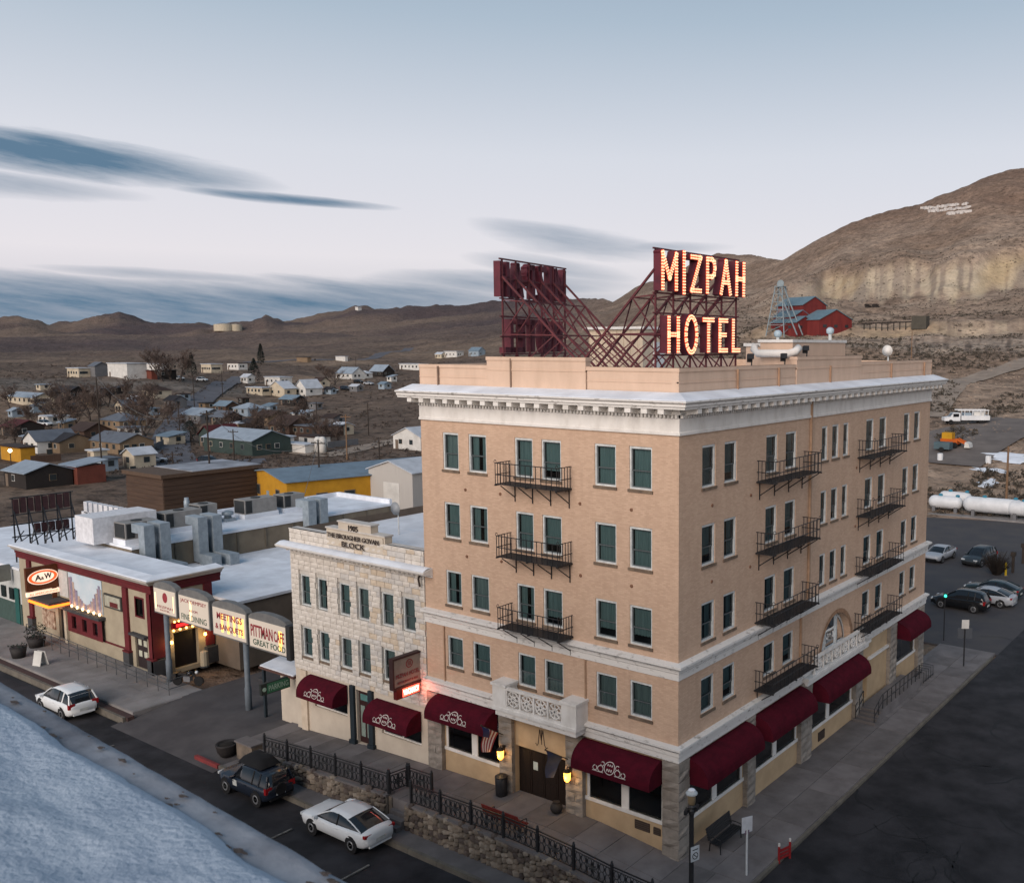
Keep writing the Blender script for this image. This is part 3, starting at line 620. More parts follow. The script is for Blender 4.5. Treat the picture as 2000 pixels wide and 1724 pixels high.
# iron fence: panels between posts with scrollwork
def fence_run(P, label, n, last=True):
    o = thing('iron_fence', P[0], label, 'fence')
    H = 1.0; L = [0]
    for a_, b_ in zip(P, P[1:]): L.append(L[-1]+math.dist(a_[:2], b_[:2]))
    ts = np.linspace(0, L[-1], n+1); pts = [Vector((np.interp(t, L, [p[0] for p in P]), np.interp(t, L, [p[1] for p in P]), np.interp(t, L, [p[2] for p in P]))) for t in ts]
    for i, p in enumerate(pts):
        if i == n and not last: continue
        mb = MB(); mb.box(p.x-.05, p.x+.05, p.y-.05, p.y+.05, p.z, p.z+H+.06); mb.lathe((p.x, p.y, p.z+H+.06), [(.075, 0), (.075, .03), (.04, .06), (.055, .10), (.03, .15)], 6); mb.build('post', IRON, o)
    for a_, b_ in zip(pts, pts[1:]):
        d = b_-a_; ln_ = math.hypot(d.x, d.y)
        f = lambda s_, z_, off=0.0, a_=a_, d=d, ln_=ln_: (a_.x+d.x*s_/ln_, a_.y+d.y*s_/ln_+off, a_.z+d.z*s_/ln_+z_)
        mb = MB(); mb.bar(f(.04, .10), f(ln_-.04, .10), .035, .035); mb.bar(f(.04, H-.02), f(ln_-.04, H-.02), .05, .04); mb.bar(f(.04, H-.14), f(ln_-.04, H-.14), .025, .025); mb.build('rails', IRON, o, kind='stuff')
        mb = MB(); c = ln_/2
        def cv(pp): mb.tube([f(*k_) for k_ in pp], .03, 4, cap=False)
        nsc = max(2, round(ln_/.62)); wdt = (ln_-.12)/nsc
        for k in range(nsc):
            x0 = .06+wdt*(k+.5)
            for sg in (-1, 1):
                cv(arc(x0+sg*wdt*.24, .33, wdt*.22, .2, 90 if sg > 0 else 90, 90-sg*400, 11)); cv(arc(x0+sg*wdt*.24, .68, wdt*.2, .17, -90, -90+sg*400, 11))
            mb.bar(f(x0-wdt/2, .1), f(x0-wdt/2, H-.14), .022, .022)
        for k in range(10):                          # leaf rosette at the centre
            a2 = k*36; mb.poly([f(c, .5), f(c+.15*math.cos(R(a2-16)), .5+.15*math.sin(R(a2-16)), -.03), f(c+.28*math.cos(R(a2)), .5+.26*math.sin(R(a2)), .0), f(c+.15*math.cos(R(a2+16)), .5+.15*math.sin(R(a2+16)), -.03)])
        mb.build('scroll_panel', IRON, o)
    return o
fz = lambda x: zsw(x)+.11
fence_run([(x, wy(x), fz(x)) for x in (-24.2, -21, -18, -14.4)], 'ornate black iron fence on the wall left of the street steps', 5)
fence_run([(-14.35, wy(-14.4)+.02, fz(-14.4)), (-14.2, -2.45, fz(-14.2))], 'short ornate iron fence panel returning beside the street steps', 1, True)
fence_run([(-14.1, -2.42, fz(-14)), (-12.5, -2.42, fz(-12.5))], 'ornate iron fence panel across the head of the street steps', 1)
fence_run([(x, wy(x), fz(x)) for x in (-12.6, -9.5, -6, -3, -.5, 1.2)], 'long ornate black iron fence on the wall before the hotel doors', 7)
# round dark planter, stone end block
PLD = M('dark_planter', (.018, .016, .017), .7, (.03, .026, .024), 5)
pl = thing('round_planter', (-27.4, -3.9, -.8), 'round dark planter bowl at the end of the stone wall', 'planter')
MB().lathe((-27.4, -3.9, -.8), [(.34, 0), (.5, .25), (.58, .62), (.60, .70), (.5, .70), (.46, .6)], 18).build('bowl', PLD, pl, smooth=True)
MB().lathe((-27.4, -3.9, -.8), [(.47, .6), (.3, .66), (.02, .68)], 14).build('soil', M('dark_soil', (.02, .016, .013), .95), pl, smooth=True)
eb = thing('stone_end_block', (-25.8, -3.4, -.8), 'low stone block closing the wall beside the round planter', 'wall')
MB().box(-26.7, -25.25, -3.75, -3.1, -1.2, zsw(-26)+.35).build('core', RUB, eb); MB().box(-26.8, -25.2, -3.82, -3.05, zsw(-26)+.352, zsw(-26)+.44).build('coping', CONC2, eb)
# ---------------------------------------------------------------- the hotel
HW, HD = 15.33, 30.37
BEIGE = BRK('hotel_brick', (.60, .425, .31), (.54, .375, .27), (.82, .79, .76), stain=.18)
BEIGE2 = M('hotel_parapet_paint', (.62, .45, .34), .85, (.54, .39, .29), 1.5, 1, st=(1, 1, .3), bump=.2, bs=12)
PLINTH = M('hotel_plinth_paint', (.50, .36, .22), .85, (.42, .30, .18), 1.2, 1, bump=.15, bs=10)
WHT = M('white_trim_paint', (.70, .675, .64), .75, (.50, .47, .43), 1.6, .8, st=(1, 1, .5), contrast=(.45, .75))
WHT2 = M('weathered_white_trim', (.66, .64, .61), .8, (.22, .20, .18), 2.6, .9, st=(1, 1, 2.5), contrast=(.56, .72))
STONE = M('grey_pillar_stone', (.30, .265, .23), .9, (.20, .175, .15), 2.2, 1, bump=.5, bs=15)
SNOWT = M('roof_snow', (.74, .77, .82), .9, (.58, .60, .64), .6, 1, bump=.2, bs=6)
ROOFM = M('roof_membrane', (.55, .56, .58), .85, (.40, .40, .41), .7, 1)
FRM = M('window_frame_paint', (.62, .64, .63), .6, (.44, .46, .46), 4, 1)
SASH = M('dark_sash_paint', (.10, .115, .12), .5)
SILLM = M('brown_sill', (.20, .145, .10), .8, (.11, .08, .06), 3, 1)
INT = M('dark_room', (.012, .014, .016), .9)
CURT = M('teal_curtain', (.155, .20, .21), .9, (.095, .13, .14), 3, 1, st=(6, 6, .2))
CURT2 = M('grey_curtain', (.20, .225, .23), .9, (.12, .14, .15), 3, 1, st=(6, 6, .2))
PANE = GL('window_glass', (.72, .85, .84), .02)
SHOPG = GL('shop_glass', (.45, .52, .55), .02)
MAROON = M('maroon_awning', (.075, .006, .014), .9, (.05, .005, .011), 2.5, 1, bump=.1, bs=40, spec=.08)
PRINT = M('cream_print', (.62, .56, .52), .8)
hot = thing('hotel', (-7, 10, 0), 'five-storey beige brick corner hotel with white cornice and fire balconies', 'hotel')
ROWS = [(15.78, 17.60), (12.40, 14.18), (9.05, 10.78), (5.86, 7.46)]
FC = [(-13.80, -12.72), (-12.04, -10.86), (-9.05, -7.95), (-7.42, -6.27), (-4.37, -3.21), (-2.51, -1.34)]
SC_ = [(1.78, 2.87), (3.62, 4.70), (7.45, 8.60), (9.45, 10.62), (13.55, 14.3), (14.85, 15.72), (16.3, 17.05), (19.5, 20.65), (21.5, 22.65), (25.55, 26.6), (27.4, 28.5)]
def tall(fr, i): return (fr is FRONT and i in (2, 3)) or (fr is SIDE and i in (2, 3, 7, 8))
def holes(fr, cols):
    H = []
    for r_, (z0, z1) in enumerate(ROWS):
        for i, (a_, b_) in enumerate(cols):
            if fr is SIDE and r_ == 3 and i in (4, 5, 6): continue
            zz0 = z0
            H.append((a_, b_, zz0, z1))
    return H
hf, hs = holes(FRONT, FC), holes(SIDE, SC_)
ARCH = (13.95, 17.95, 5.05, 7.05)
for fr, s0, s1, hh, nm in ((FRONT, -HW, 0, hf, 'front_wall'), (SIDE, 0, HD, hs+[ARCH], 'side_wall')):
    mb = MB(); wallholes(mb, fr, s0, s1, 4.36, 18.2, hh, .16)
    if fr is SIDE:
        c, rz, rs = (ARCH[0]+ARCH[1])/2, ARCH[3]-2.0, 2.0; n_ = 16   # arch spandrels
        for k in range(n_):
            t0, t1 = math.pi*k/n_, math.pi*(k+1)/n_
            p0 = (c-rs*math.cos(t0), rz+rs*math.sin(t0)); p1 = (c-rs*math.cos(t1), rz+rs*math.sin(t1))
            mb.poly([fr(p0[0], 0, p0[1]), fr(p1[0], 0, p1[1]), fr(p1[0], 0, ARCH[3]), fr(p0[0], 0, ARCH[3])])
            mb.poly([fr(p0[0], 0, p0[1]), fr(p0[0], -.5, p0[1]), fr(p1[0], -.5, p1[1]), fr(p1[0], 0, p1[1])])
    mb.build(nm, BEIGE, hot)
mb = MB(); mb.poly([(-HW, 0, -1), (-HW, 0, 20.8), (-HW, HD, 20.8), (-HW, HD, -1)]); mb.build('party_wall', BEIGE, hot)
mb = MB(); mb.poly([(-HW, HD, -1), (-HW, HD, 20.8), (0, HD, 20.8), (0, HD, -1)]); mb.build('rear_wall', BEIGE, hot)
# dark room shells behind the glass so that nothing shows through
mb = MB(); mb.box(-HW+.05, -1.5, 1.2, HD-.05, 4.4, 18.1); mb.build('dark_interior', INT, hot)
mb = MB(); mb.box(-HW+.05, -1.5, 1.6, HD-.05, -.5, 4.3); mb.build('dark_interior', INT, hot)
mb = MB(); mb.box(-1.45, -.95, 1.2, HD-.05, 4.4, 18.1); mb.build('dark_interior', INT, hot)
# --- sash windows
_wm = {}
def win_meshes(w_, h_):
    k = (round(w_, 2), round(h_, 2))
    if k in _wm: return _wm[k]
    mb = MB(); t = .075; yo = .03
    mb.box(-w_/2, -w_/2+t, -.015, .10, 0, h_); mb.box(w_/2-t, w_/2, -.015, .10, 0, h_); mb.box(-w_/2+t, w_/2-t, -.02, .10, h_-.10, h_); mb.box(-w_/2+t, w_/2-t, -.015, .10, 0, .07)
    fm = mb.mesh('window', FRM)
    mb = MB(); iw = w_/2-t; zm = h_*.43
    for z0, z1, y in ((zm-.02, h_-.10, .045), (.07, zm+.03, .075)):
        s_ = .045
        mb.box(-iw, -iw+s_, y, y+.03, z0, z1); mb.box(iw-s_, iw, y, y+.03, z0, z1); mb.box(-iw+s_, iw-s_, y, y+.03, z0, z0+s_); mb.box(-iw+s_, iw-s_, y, y+.03, z1-s_, z1)
    sm = mb.mesh('sash', SASH)
    pm = [MB().poly([(-iw+.045, .06, zm), (iw-.045, .06, zm), (iw-.045, .06, h_-.14), (-iw+.045, .06, h_-.14)]).mesh('pane', PANE), MB().poly([(-iw+.045, .09, .11), (iw-.045, .09, .11), (iw-.045, .09, zm), (-iw+.045, .09, zm)]).mesh('pane', PANE)]
    cm = []
    for var in range(4):
        mb = MB(); q_ = random.Random(var*7+3); z0 = .02 if var != 2 else h_*.22; nn = 22; ph = q_.uniform(0, 6)
        gap = (var == 1)
        def fn(a, b, ph=ph, z0=z0): return (-iw+2*iw*a, .19+.03*math.sin(a*38+ph)+.012*math.sin(a*91), z0+(h_-z0)*b)
        if gap:
            mb.grid(9, 1, lambda a, b: fn(a*.40, b)); mb.grid(9, 1, lambda a, b: fn(.6+a*.40, b))
        else: mb.grid(nn, 1, fn)
        cm.append(mb.mesh('curtain', CURT if var != 3 else CURT2, True))
    sl = MB().box(-w_/2-.06, w_/2+.06, -.12, .10, -.12, -.002).mesh('sill', SILLM)
    _wm[k] = (fm, sm, pm, cm, sl); return _wm[k]
def window(fr, a_, b_, z0, z1, parent, rec=.06, var=None, sill=True, dirt=None):
    w_, h_ = b_-a_, z1-z0; fm, sm, pm, cm, sl = win_meshes(w_, h_); P = Vector(fr((a_+b_)/2, -rec, z0)); rz = 0 if fr is FRONT else math.pi/2
    o = link('window', fm, parent, wmat(parent).inverted() @ P, rz)
    link('sash', sm, o)
    for p in pm: link('pane', p, o)
    link('curtain', cm[random.randrange(4) if var is None else var], o)
    if sill: link('sill', sl, o)
    return o
for (a_, b_, z0, z1) in hf: window(FRONT, a_, b_, z0, z1, hot)
for (a_, b_, z0, z1) in hs: window(SIDE, a_, b_, z0, z1, hot)
# arched window: frame, mullions, glass
mb = MB(); c = 15.95; rz = 5.05
for k in range(14):
    t0, t1 = math.pi*k/14, math.pi*(k+1)/14
    pts = [SIDE(c-rr_*math.cos(t_), o_, rz+rr_*math.sin(t_)) for rr_, t_, o_ in ((1.98, t0, -.4), (1.98, t1, -.4), (1.8, t1, -.38), (1.8, t0, -.38))]; mb.poly(pts)
for s_ in (-.75, .75): fbox(mb, SIDE, c+s_-.07, c+s_+.07, -.42, -.34, 5.0, 6.7)
fbox(mb, SIDE, c-1.9, c+1.9, -.42, -.34, 5.0, 5.12); aw = mb.build('arched_window', FRM, hot)
mb = MB(); mb.poly([SIDE(c-1.8*math.cos(math.pi*k/20), -.41, rz+1.8*math.sin(math.pi*k/20)) for k in range(21)]); mb.build('pane', PANE, aw)
mb = MB()
for k in range(17):
    t0, t1 = math.pi*k/17, math.pi*(k+1)/17
    mb.poly([SIDE(c-rr_*math.cos(t_), .035, rz+rr_*math.sin(t_)) for rr_, t_ in ((2.02, t0), (2.02, t1), (2.25, t1), (2.25, t0))][::-1])
mb.build('arch_brick_ring', M('arch_brick', (.34, .20, .12), .9, (.24, .14, .085), 4, 1), hot)
# --- mouldings that wrap the corner
def moulding(name, prof, mat, s0=-HW, s1=HD, endcap=True):
    mb = MB(); n_ = len(prof)
    vs = [(s0-.0, -o_, z_) for o_, z_ in prof]+[(o_, -o_, z_) for o_, z_ in prof]+[(o_, s1, z_) for o_, z_ in prof]
    fs = []
    for k in range(2):
        for i in range(n_-1): fs.append((k*n_+i, (k+1)*n_+i, (k+1)*n_+i+1, k*n_+i+1))
    fs.append(tuple(range(n_-1, -1, -1))); fs.append(tuple(range(2*n_, 3*n_)))
    mb.add(vs, fs); return mb.build(name, mat, hot)
moulding('upper_belt_course', [(.0, 7.90), (.05, 7.90), (.05, 8.18), (.09, 8.22), (.09, 8.36), (.16, 8.40), (.20, 8.46), (.34, 8.50), (.34, 8.60), (.0, 8.66)], WHT2, -HW-.06, HD+.3)
moulding('lower_belt_course', [(.0, 4.33), (.06, 4.33), (.06, 4.58), (.12, 4.62), (.12, 4.80), (.18, 4.84), (.28, 4.92), (.28, 5.02), (.0, 5.06)], WHT2, -HW-.06, HD+.25)
moulding('frieze', [(.0, 18.14), (.10, 18.16), (.10, 18.26), (.05, 18.30), (.05, 18.84), (.0, 18.86)], WHT, -HW-.04, HD+.05)
dm = MB()
for s_ in np.arange(-HW, 0, .19): fbox(dm, FRONT, s_, s_+.11, .0, .13, 18.86, 19.0)
for s_ in np.arange(.1, HD, .19): fbox(dm, SIDE, s_, s_+.11, .0, .13, 18.86, 19.0)
dm.build('dentils', WHT, hot, kind='stuff')
moulding('bed_mould', [(.0, 19.0), (.16, 19.0), (.2, 19.06), (.0, 19.3)], WHT, -HW-.1, HD+.1)
mod = MB(); mod.prism([(-.15, 0, .20), (-.15, -.60, .20), (-.15, -.60, .0), (-.15, -.3, -.03), (-.15, -.06, -.08), (-.15, 0, -.08)], (.30, 0, 0)); modm = mod.mesh('bracket', WHT)
hi = wmat(hot).inverted()
for s_ in np.linspace(-HW+.05, -.4, 19): link('bracket', modm, hot, hi @ Vector((s_, -.14, 19.06)))
for s_ in np.linspace(.4, HD-.1, 38): link('bracket', modm, hot, hi @ Vector((.14, s_, 19.06)), math.pi/2)
moulding('cornice', [(.0, 19.262), (.78, 19.262), (.80, 19.36), (.86, 19.38), (.86, 19.47), (.96, 19.55), (.96, 19.60), (.05, 19.80), (0, 19.80)], WHT2, -HW-.75, HD+.7)
moulding('cornice_snow', [(.02, 19.802), (.93, 19.612), (.90, 19.645), (.4, 19.80), (.02, 19.90)], SNOWT, -HW-.5, HD+.4)
# --- parapet with stepped centre, coping and piers
def par(fr, s0, s1, z1, nm='parapet', o=-.02):
    mb = MB(); fbox(mb, fr, s0, s1, o, o-.35, 19.6, z1); mb.build(nm, BEIGE2, hot)
    mb = MB(); fbox(mb, fr, s0-.03, s1+.03, o+.04, o-.39, z1-.16, z1); mb.build('coping', BEIGE2, hot)
    mb = MB(); fbox(mb, fr, s0, s1, o+.025, o-.1, z1-.62, z1-.56); mb.build('string_course', BEIGE2, hot)
par(FRONT, -HW, -10.72, 20.88); par(FRONT, -10.68, -4.80, 21.27, 'raised_parapet', .04); par(FRONT, -4.76, -.37, 20.88)
par(SIDE, -.0, 10.4, 20.88); par(SIDE, 10.44, 18.5, 21.25, 'raised_parapet', .03); par(SIDE, 18.54, HD, 20.88)
for s_ in (-13.95, -9.15): mb = MB(); fbox(mb, FRONT, s_-.035, s_+.035, .10, .03, 19.6, 21.2 if s_ > -10 else 20.8); mb.build('downpipe', M('pipe_brown', (.22, .15, .11), .7), hot)
for s_ in (4.6, 8.5, 14.3, 23.0, 28.8): mb = MB(); fbox(mb, SIDE, s_-.03, s_+.03, .12, .02, 19.75, 20.75); mb.build('pilaster_strip', M('pipe_rust', (.36, .22, .14), .8), hot)
mb = MB(); mb.box(-HW, -HW+.35, .1, HD, 19.6, 20.86); mb.build('parapet', BEIGE2, hot)
mb = MB(); mb.box(-HW+.3, -.3, .3, HD-.05, 19.5, 20.0); mb.build('roof_deck', SNOWT, hot)
mb = MB(); fbox(mb, SIDE, 12.05, 12.17, .02, .14, 8.7, 19.0); mb.build('downpipe', M('tan_pipe', (.40, .26, .17), .7), hot)
for s_ in (11.35,): mb = MB(); fbox(mb, SIDE, s_-.05, s_+.05, .02, .12, 5.1, 7.9); mb.build('downpipe', MATS['tan_pipe'], hot)
for s_, z0, z1 in ((-14.0, 5.05, 7.9), (-4.95, 5.05, 7.9)): mb = MB(); fbox(mb, FRONT, s_-.035, s_+.035, .01, .08, z0, z1); mb.build('downpipe', MATS['tan_pipe'], hot)
TIE = M('rust_tie_plate', (.20, .10, .06), .8)
for z_ in (14.95, 11.6):
    for s_ in (-12.3, -10.0, -5.2, -2.4): MB().lathe((s_, -.0, z_+random.uniform(-.1, .1)), [(.075, .0), (.075, -.03), (.03, -.05)], 10, 'Y').build('tie_plate', TIE, hot)
    for s_ in (2.6, 6.0, 18.2): MB().lathe((.0, s_, z_), [(.075, .0), (.075, .03), (.03, .05)], 10, 'X').build('tie_plate', TIE, hot)
# --- ground floor: bays, shop windows, pillars of hewn blocks
blk = [hewn(STONE, k, .05) for k in range(5)]
def pillar(fr, s0, s1, o0, o1, ztop, zb=-.3):
    z = zb; k = 0
    while z < ztop-.05:
        h = min(.40, ztop-z); wd_ = s1-s0; dp = o1-o0
        cs = [(s0+s1)/2]; ws = [wd_]
        if wd_ > .95 and k % 2: cs = [s0+wd_*.27, s0+wd_*.77]; ws = [wd_*.54, wd_*.46]
        for c_, w2 in zip(cs, ws):
            P = Vector(fr(c_, (o0+o1)/2, z+h/2)); link('stone_block', random.choice(blk), hot, hi @ P, 0 if fr is FRONT else math.pi/2, (w2-.015, dp*random.uniform(.97, 1.05), h-.02))
        z += h; k += 1
for s0, s1 in ((-15.33, -14.30), (-10.30, -9.45), (-6.12, -5.12)): pillar(FRONT, s0, s1, -.4, .12, 4.33, -.1)
for s0, s1 in ((5.78, 6.6), (11.5, 12.8), (18.65, 19.65), (24.0, 25.15), (29.2, 30.3)): pillar(SIDE, s0, s1, -.4, .12, 4.33, -.3)
cb = [hewn(STONE, k+9, .04) for k in range(3)]
for k in range(11):
    z = -.3+.42*k; P = Vector((-.31, .31, z+.21)); link('corner_block', random.choice(cb), hot, hi @ P, (k % 2)*math.pi/2, (.86, .86, .40))
def bay(fr, s0, s1, zsill, ztop, zb, panes, rec=.14):
    mb = MB(); hh = (s0+.08, s1-.08, zsill, ztop); wallholes(mb, fr, s0-.1, s1+.1, zb, 4.36, [hh], .1, -rec); mb.build('bay_wall', PLINTH, hot)
    mb = MB(); t = .14; a_, b_ = hh[0], hh[1]
    fbox(mb, fr, a_-.08, b_+.08, -rec-.04, -rec+.06, zsill-.16, zsill); fbox(mb, fr, a_, a_+t, -rec-.08, -rec-.0, zsill, ztop); fbox(mb, fr, b_-t, b_, -rec-.08, -rec-.0, zsill, ztop); fbox(mb, fr, a_+t, b_-t, -rec-.08, -rec, ztop-.1, ztop)
    for m_ in panes: fbox(mb, fr, m_-.2, m_+.2, -rec-.08, -rec-.0, zsill, ztop-.1)
    o = mb.build('shop_window', WHT, hot); e = [a_+t]+[q_ for m_ in panes for q_ in (m_-.2, m_+.2)]+[b_-t]
    for i in range(0, len(e), 2): MB().poly([fr(e[i], -rec-.04, zsill), fr(e[i+1], -rec-.04, zsill), fr(e[i+1], -rec-.04, ztop-.1), fr(e[i], -rec-.04, ztop-.1)]).build('pane', SHOPG, o)
bay(FRONT, -14.30, -10.30, 1.55, 4.1, -.3, [-12.2]); bay(FRONT, -5.12, -.72, 1.45, 4.1, -.3, [-2.9])
bay(SIDE, .75, 5.78, 1.45, 4.1, -.4, [3.2]); bay(SIDE, 6.6, 11.5, 1.38, 4.1, -.4, [9.0]); bay(SIDE, 12.8, 18.65, 1.25, 4.1, -.4, [15.3]); bay(SIDE, 25.15, 29.2, 1.45, 4.1, -.4, [])
mb = MB(); wallholes(mb, SIDE, 19.6, 24.1, -.4, 4.36, [(19.75, 20.9, .7, 3.2)], .6, -.14); mb.build('bay_wall', PLINTH, hot)
mb = MB(); fbox(mb, SIDE, 19.75, 20.9, -.70, -.62, .7, 3.2); mb.build('side_door', M('tan_door', (.30, .22, .12), .7), hot)
mb = MB(); fbox(mb, SIDE, 20.9, 24.0, -.14, .02, 3.0, 3.14); mb.build('ledge', WHT, hot)
VENT = M('brown_vent', (.05, .035, .028), .7)
for a_, b_, z0, z1 in ((-2.35, -1.55, .72, 1.12), (-1.35, -.98, .74, 1.04)):
    mb = MB(); fbox(mb, FRONT, a_, b_, -.14, -.10, z0, z1); v_ = mb.build('vent', VENT, hot)
    for k in range(4): MB().box(a_+.03, b_-.03, .085, .1, z0+.04+k*.09, z0+.08+k*.09).build('slat', M('vent_slat', (.09, .065, .05), .7), v_)
mb = MB(); fbox(mb, SIDE, 14.1, 14.9, -.14, -.10, .25, .75); mb.build('vent', VENT, hot)
# --- entrance: recess, timber double door, M emblem, lanterns
WOOD = M('dark_door_wood', (.016, .0085, .006), .6, (.009, .0055, .004), 2.5, 1, st=(5, 5, .5), bump=.2, bs=10)
mb = MB(); fbox(mb, FRONT, -9.45, -6.12, -.16, -.4, 2.78, 4.34); mb.build('door_panel', PLINTH, hot)
mb = MB(); mb.poly([FRONT(-9.45, -.4, -.2), FRONT(-9.45, -.1, -.2), FRONT(-9.45, -.1, 4.3), FRONT(-9.45, -.4, 4.3)]); mb.build('jamb', PLINTH, hot)
dr = MB().box(-9.45, -6.12, .40, .46, .2, 2.80).build('entrance_door', WOOD, hot)
for k in range(4):
    a_ = -9.40+k*.82; MB().box(a_, a_+.79, .36, .40, .42, 2.70).build('door_leaf', WOOD, dr)
    for z0, z1 in ((.55, 1.2), (1.35, 2.55)): MB().box(a_+.10, a_+.69, .345, .36, z0, z1).build('door_board', WOOD, dr)
for x_ in (-8.35, -7.35): MB().box(x_-.14, x_+.14, .335, .345, 1.72, 2.12).build('notice', M('paper_notice', (.55, .62, .58), .8), dr)
mb = MB(); mf = lambda a, b: (-7.78+a, .155, 3.48+b)
for pts in ([(-.38, -.30), (-.30, -.42), (-.22, -.30), (-.12, .42)], [(-.12, .42), (-.03, -.1)], [(-.03, -.1), (.08, .42)], [(.08, .42), (.18, -.30), (.28, -.42), (.38, -.36)], [(-.02, .42), (.0, -.3)]): ribbon(mb, pts, .055, mf)
mb.build('letter_m_emblem', M('emblem_brown', (.06, .04, .03), .6), hot, kind='stuff')
GLOW = EM('lantern_glow', (1.0, .40, .06), 3.2)
LAMPB = M('lantern_iron', (.03, .022, .016), .5)
for i, s_ in enumerate((-9.9, -5.75)):
    lt = thing('wall_lantern', (s_, -.2, 2.35), ('lit amber lantern on the pillar beside the striped flag', 'lit amber lantern on the pillar beside the blue flag')[i], 'lantern', 'lanterns flanking the hotel doors')
    MB().box(s_-.06, s_+.06, -.22, -.13, 2.25, 2.75).build('wall_plate', LAMPB, lt); MB().tube([(s_, -.2, 2.7), (s_, -.42, 2.82), (s_, -.42, 2.72)], .025, 6).build('arm', LAMPB, lt)
    MB().lathe((s_, -.42, 2.62), [(.02, .14), (.17, .02), (.19, -.02)], 10).build('cap', LAMPB, lt); MB().lathe((s_, -.42, 2.12), [(.06, 0), (.14, .1), (.17, .46), (.14, .47)], 10).build('globe', GLOW, lt, smooth=True); MB().lathe((s_, -.42, 2.05), [(.03, 0), (.09, .06)], 8).build('finial', LAMPB, lt)
    pl_ = bpy.data.lights.new('lantern_light', 'POINT'); pl_.energy = 28; pl_.color = (1, .6, .22); pl_.shadow_soft_size = .18; po = bpy.data.objects.new('lantern_light', pl_); col.objects.link(po); po.parent = lt; po.location = (0, -.42, .0)
# --- balcony with pierced panels over the door, and the longer one over the side windows
def pierced(fr, s0, s1, o0, z0, z1, n_, ped=True):
    mb = MB(); fbox(mb, fr, s0-.85, s1+.85, 0, o0+.06, z0-.28, z0-.12); b_ = mb.build('balcony', WHT, hot)
    mb = MB(); fbox(mb, fr, s0-.75, s1+.75, 0, o0-.05, z0-.55, z0-.28); mb.build('corbel', WHT2, b_)
    if ped:
        for a_ in (s0-.85, s1): mb = MB(); fbox(mb, fr, a_, a_+.85, 0, o0+.03, z0-.12, z1+.12); mb.build('pedestal', WHT, b_); mb = MB(); fbox(mb, fr, a_-.06, a_+.91, 0, o0+.10, z1+.12, z1+.24); mb.build('pedestal_cap', WHT, b_)
    mb = MB(); fbox(mb, fr, s0, s1, o0-.14, o0+.04, z1, z1+.12); mb.build('top_rail', WHT, b_); mb = MB(); fbox(mb, fr, s0, s1, o0-.12, o0+.02, z0-.12, z0); mb.build('bottom_rail', WHT, b_)
    pw = (s1-s0)/n_; h = z1-z0
    for k in range(n_):
        a_ = s0+pw*k; c = a_+pw/2; zc = (z0+z1)/2; mb = MB(); fr2 = lambda s_, z_: fr(s_, o0-.02, z_)
        fbox(mb, fr, a_, a_+.05, o0-.08, o0, z0, z1); fbox(mb, fr, a_+pw-.05, a_+pw, o0-.08, o0, z0, z1)
        R_ = min(pw, h)/2-.05
        for ang in (0, 45, 90, 135):
            ca, sa = math.cos(R(ang)), math.sin(R(ang)); L_ = R_*(1.12 if ang % 90 else 1.0); mb.bar(fr(c-ca*L_, o0-.04, zc-sa*L_), fr(c+ca*L_, o0-.04, zc+sa*L_), .07, .05)
        for rr_ in (R_*.98, R_*.42):
            P = [fr(c+rr_*math.cos(R(t_)), o0-.04, zc+rr_*math.sin(R(t_))) for t_ in range(0, 361, 24)]; mb.tube(P, .035, 4, cap=False)
        mb.build('pierced_panel', WHT, b_, kind='stuff')
pierced(FRONT, -9.10, -5.70, .80, 5.05, 5.85, 4); pierced(SIDE, 12.5, 19.2, .36, 4.72, 5.42, 6, False)
# --- fire balconies
def fire_balcony(fr, s0, s1, zf, brackets=True, front_rail=.95, drop=None):
    D_ = 1.0; mb = MB(); n_ = 9
    for k in range(n_): fbox(mb, fr, s0, s1, .05+k*D_/n_, .05+k*D_/n_+.075, zf-.03, zf)
    for s_ in (s0, (s0+s1)/2, s1-.06): fbox(mb, fr, s_, s_+.06, .0, D_+.05, zf-.09, zf-.03)
    o = mb.build('fire_balcony', IRON, hot)
    mb = MB()
    for z_ in (zf+.42, zf+front_rail): mb.tube([fr(s0+.02, .03, z_), fr(s0+.02, D_, z_), fr(s1-.02, D_, z_), fr(s1-.02, .03, z_)], .022, 5)
    for s_ in np.linspace(s0+.02, s1-.02, 13): a_ = fr(s_, D_, zf); b_ = fr(s_, D_, zf+front_rail); mb.bar(a_, b_, .026)
    for o_ in np.linspace(.1, .85, 5):
        for s_ in (s0+.02, s1-.02): mb.bar(fr(s_, o_, zf), fr(s_, o_, zf+front_rail), .026)
    for s_ in (s0+.02, s1-.02): mb.tube([fr(s_, D_, zf+front_rail)]+[fr(s_, D_+.07*math.sin(t_), zf+front_rail+.07-.07*math.cos(t_)) for t_ in (1, 2, 3, 4, 5)], .018, 4)
    mb.build('railing', IRON, o, kind='stuff')
    if brackets:
        for s_ in np.linspace(s0+.3, s1-.15, 4):
            mb = MB(); mb.tube([fr(s_, .03, zf-.92), fr(s_, .03, zf-.06)], .028, 5); mb.tube([fr(s_, .03, zf-.72), fr(s_, D_-.05, zf-.08)], .026, 5); mb.build('brace', IRON, o)
    return o
for zf in (15.55, 12.2, 8.85): fire_balcony(FRONT, -9.35, -5.65, zf)
for zf in (15.55, 12.2, 8.85, 5.55): fire_balcony(SIDE, 6.5, 11.4, zf); fire_balcony(SIDE, 18.3, 23.4, zf)
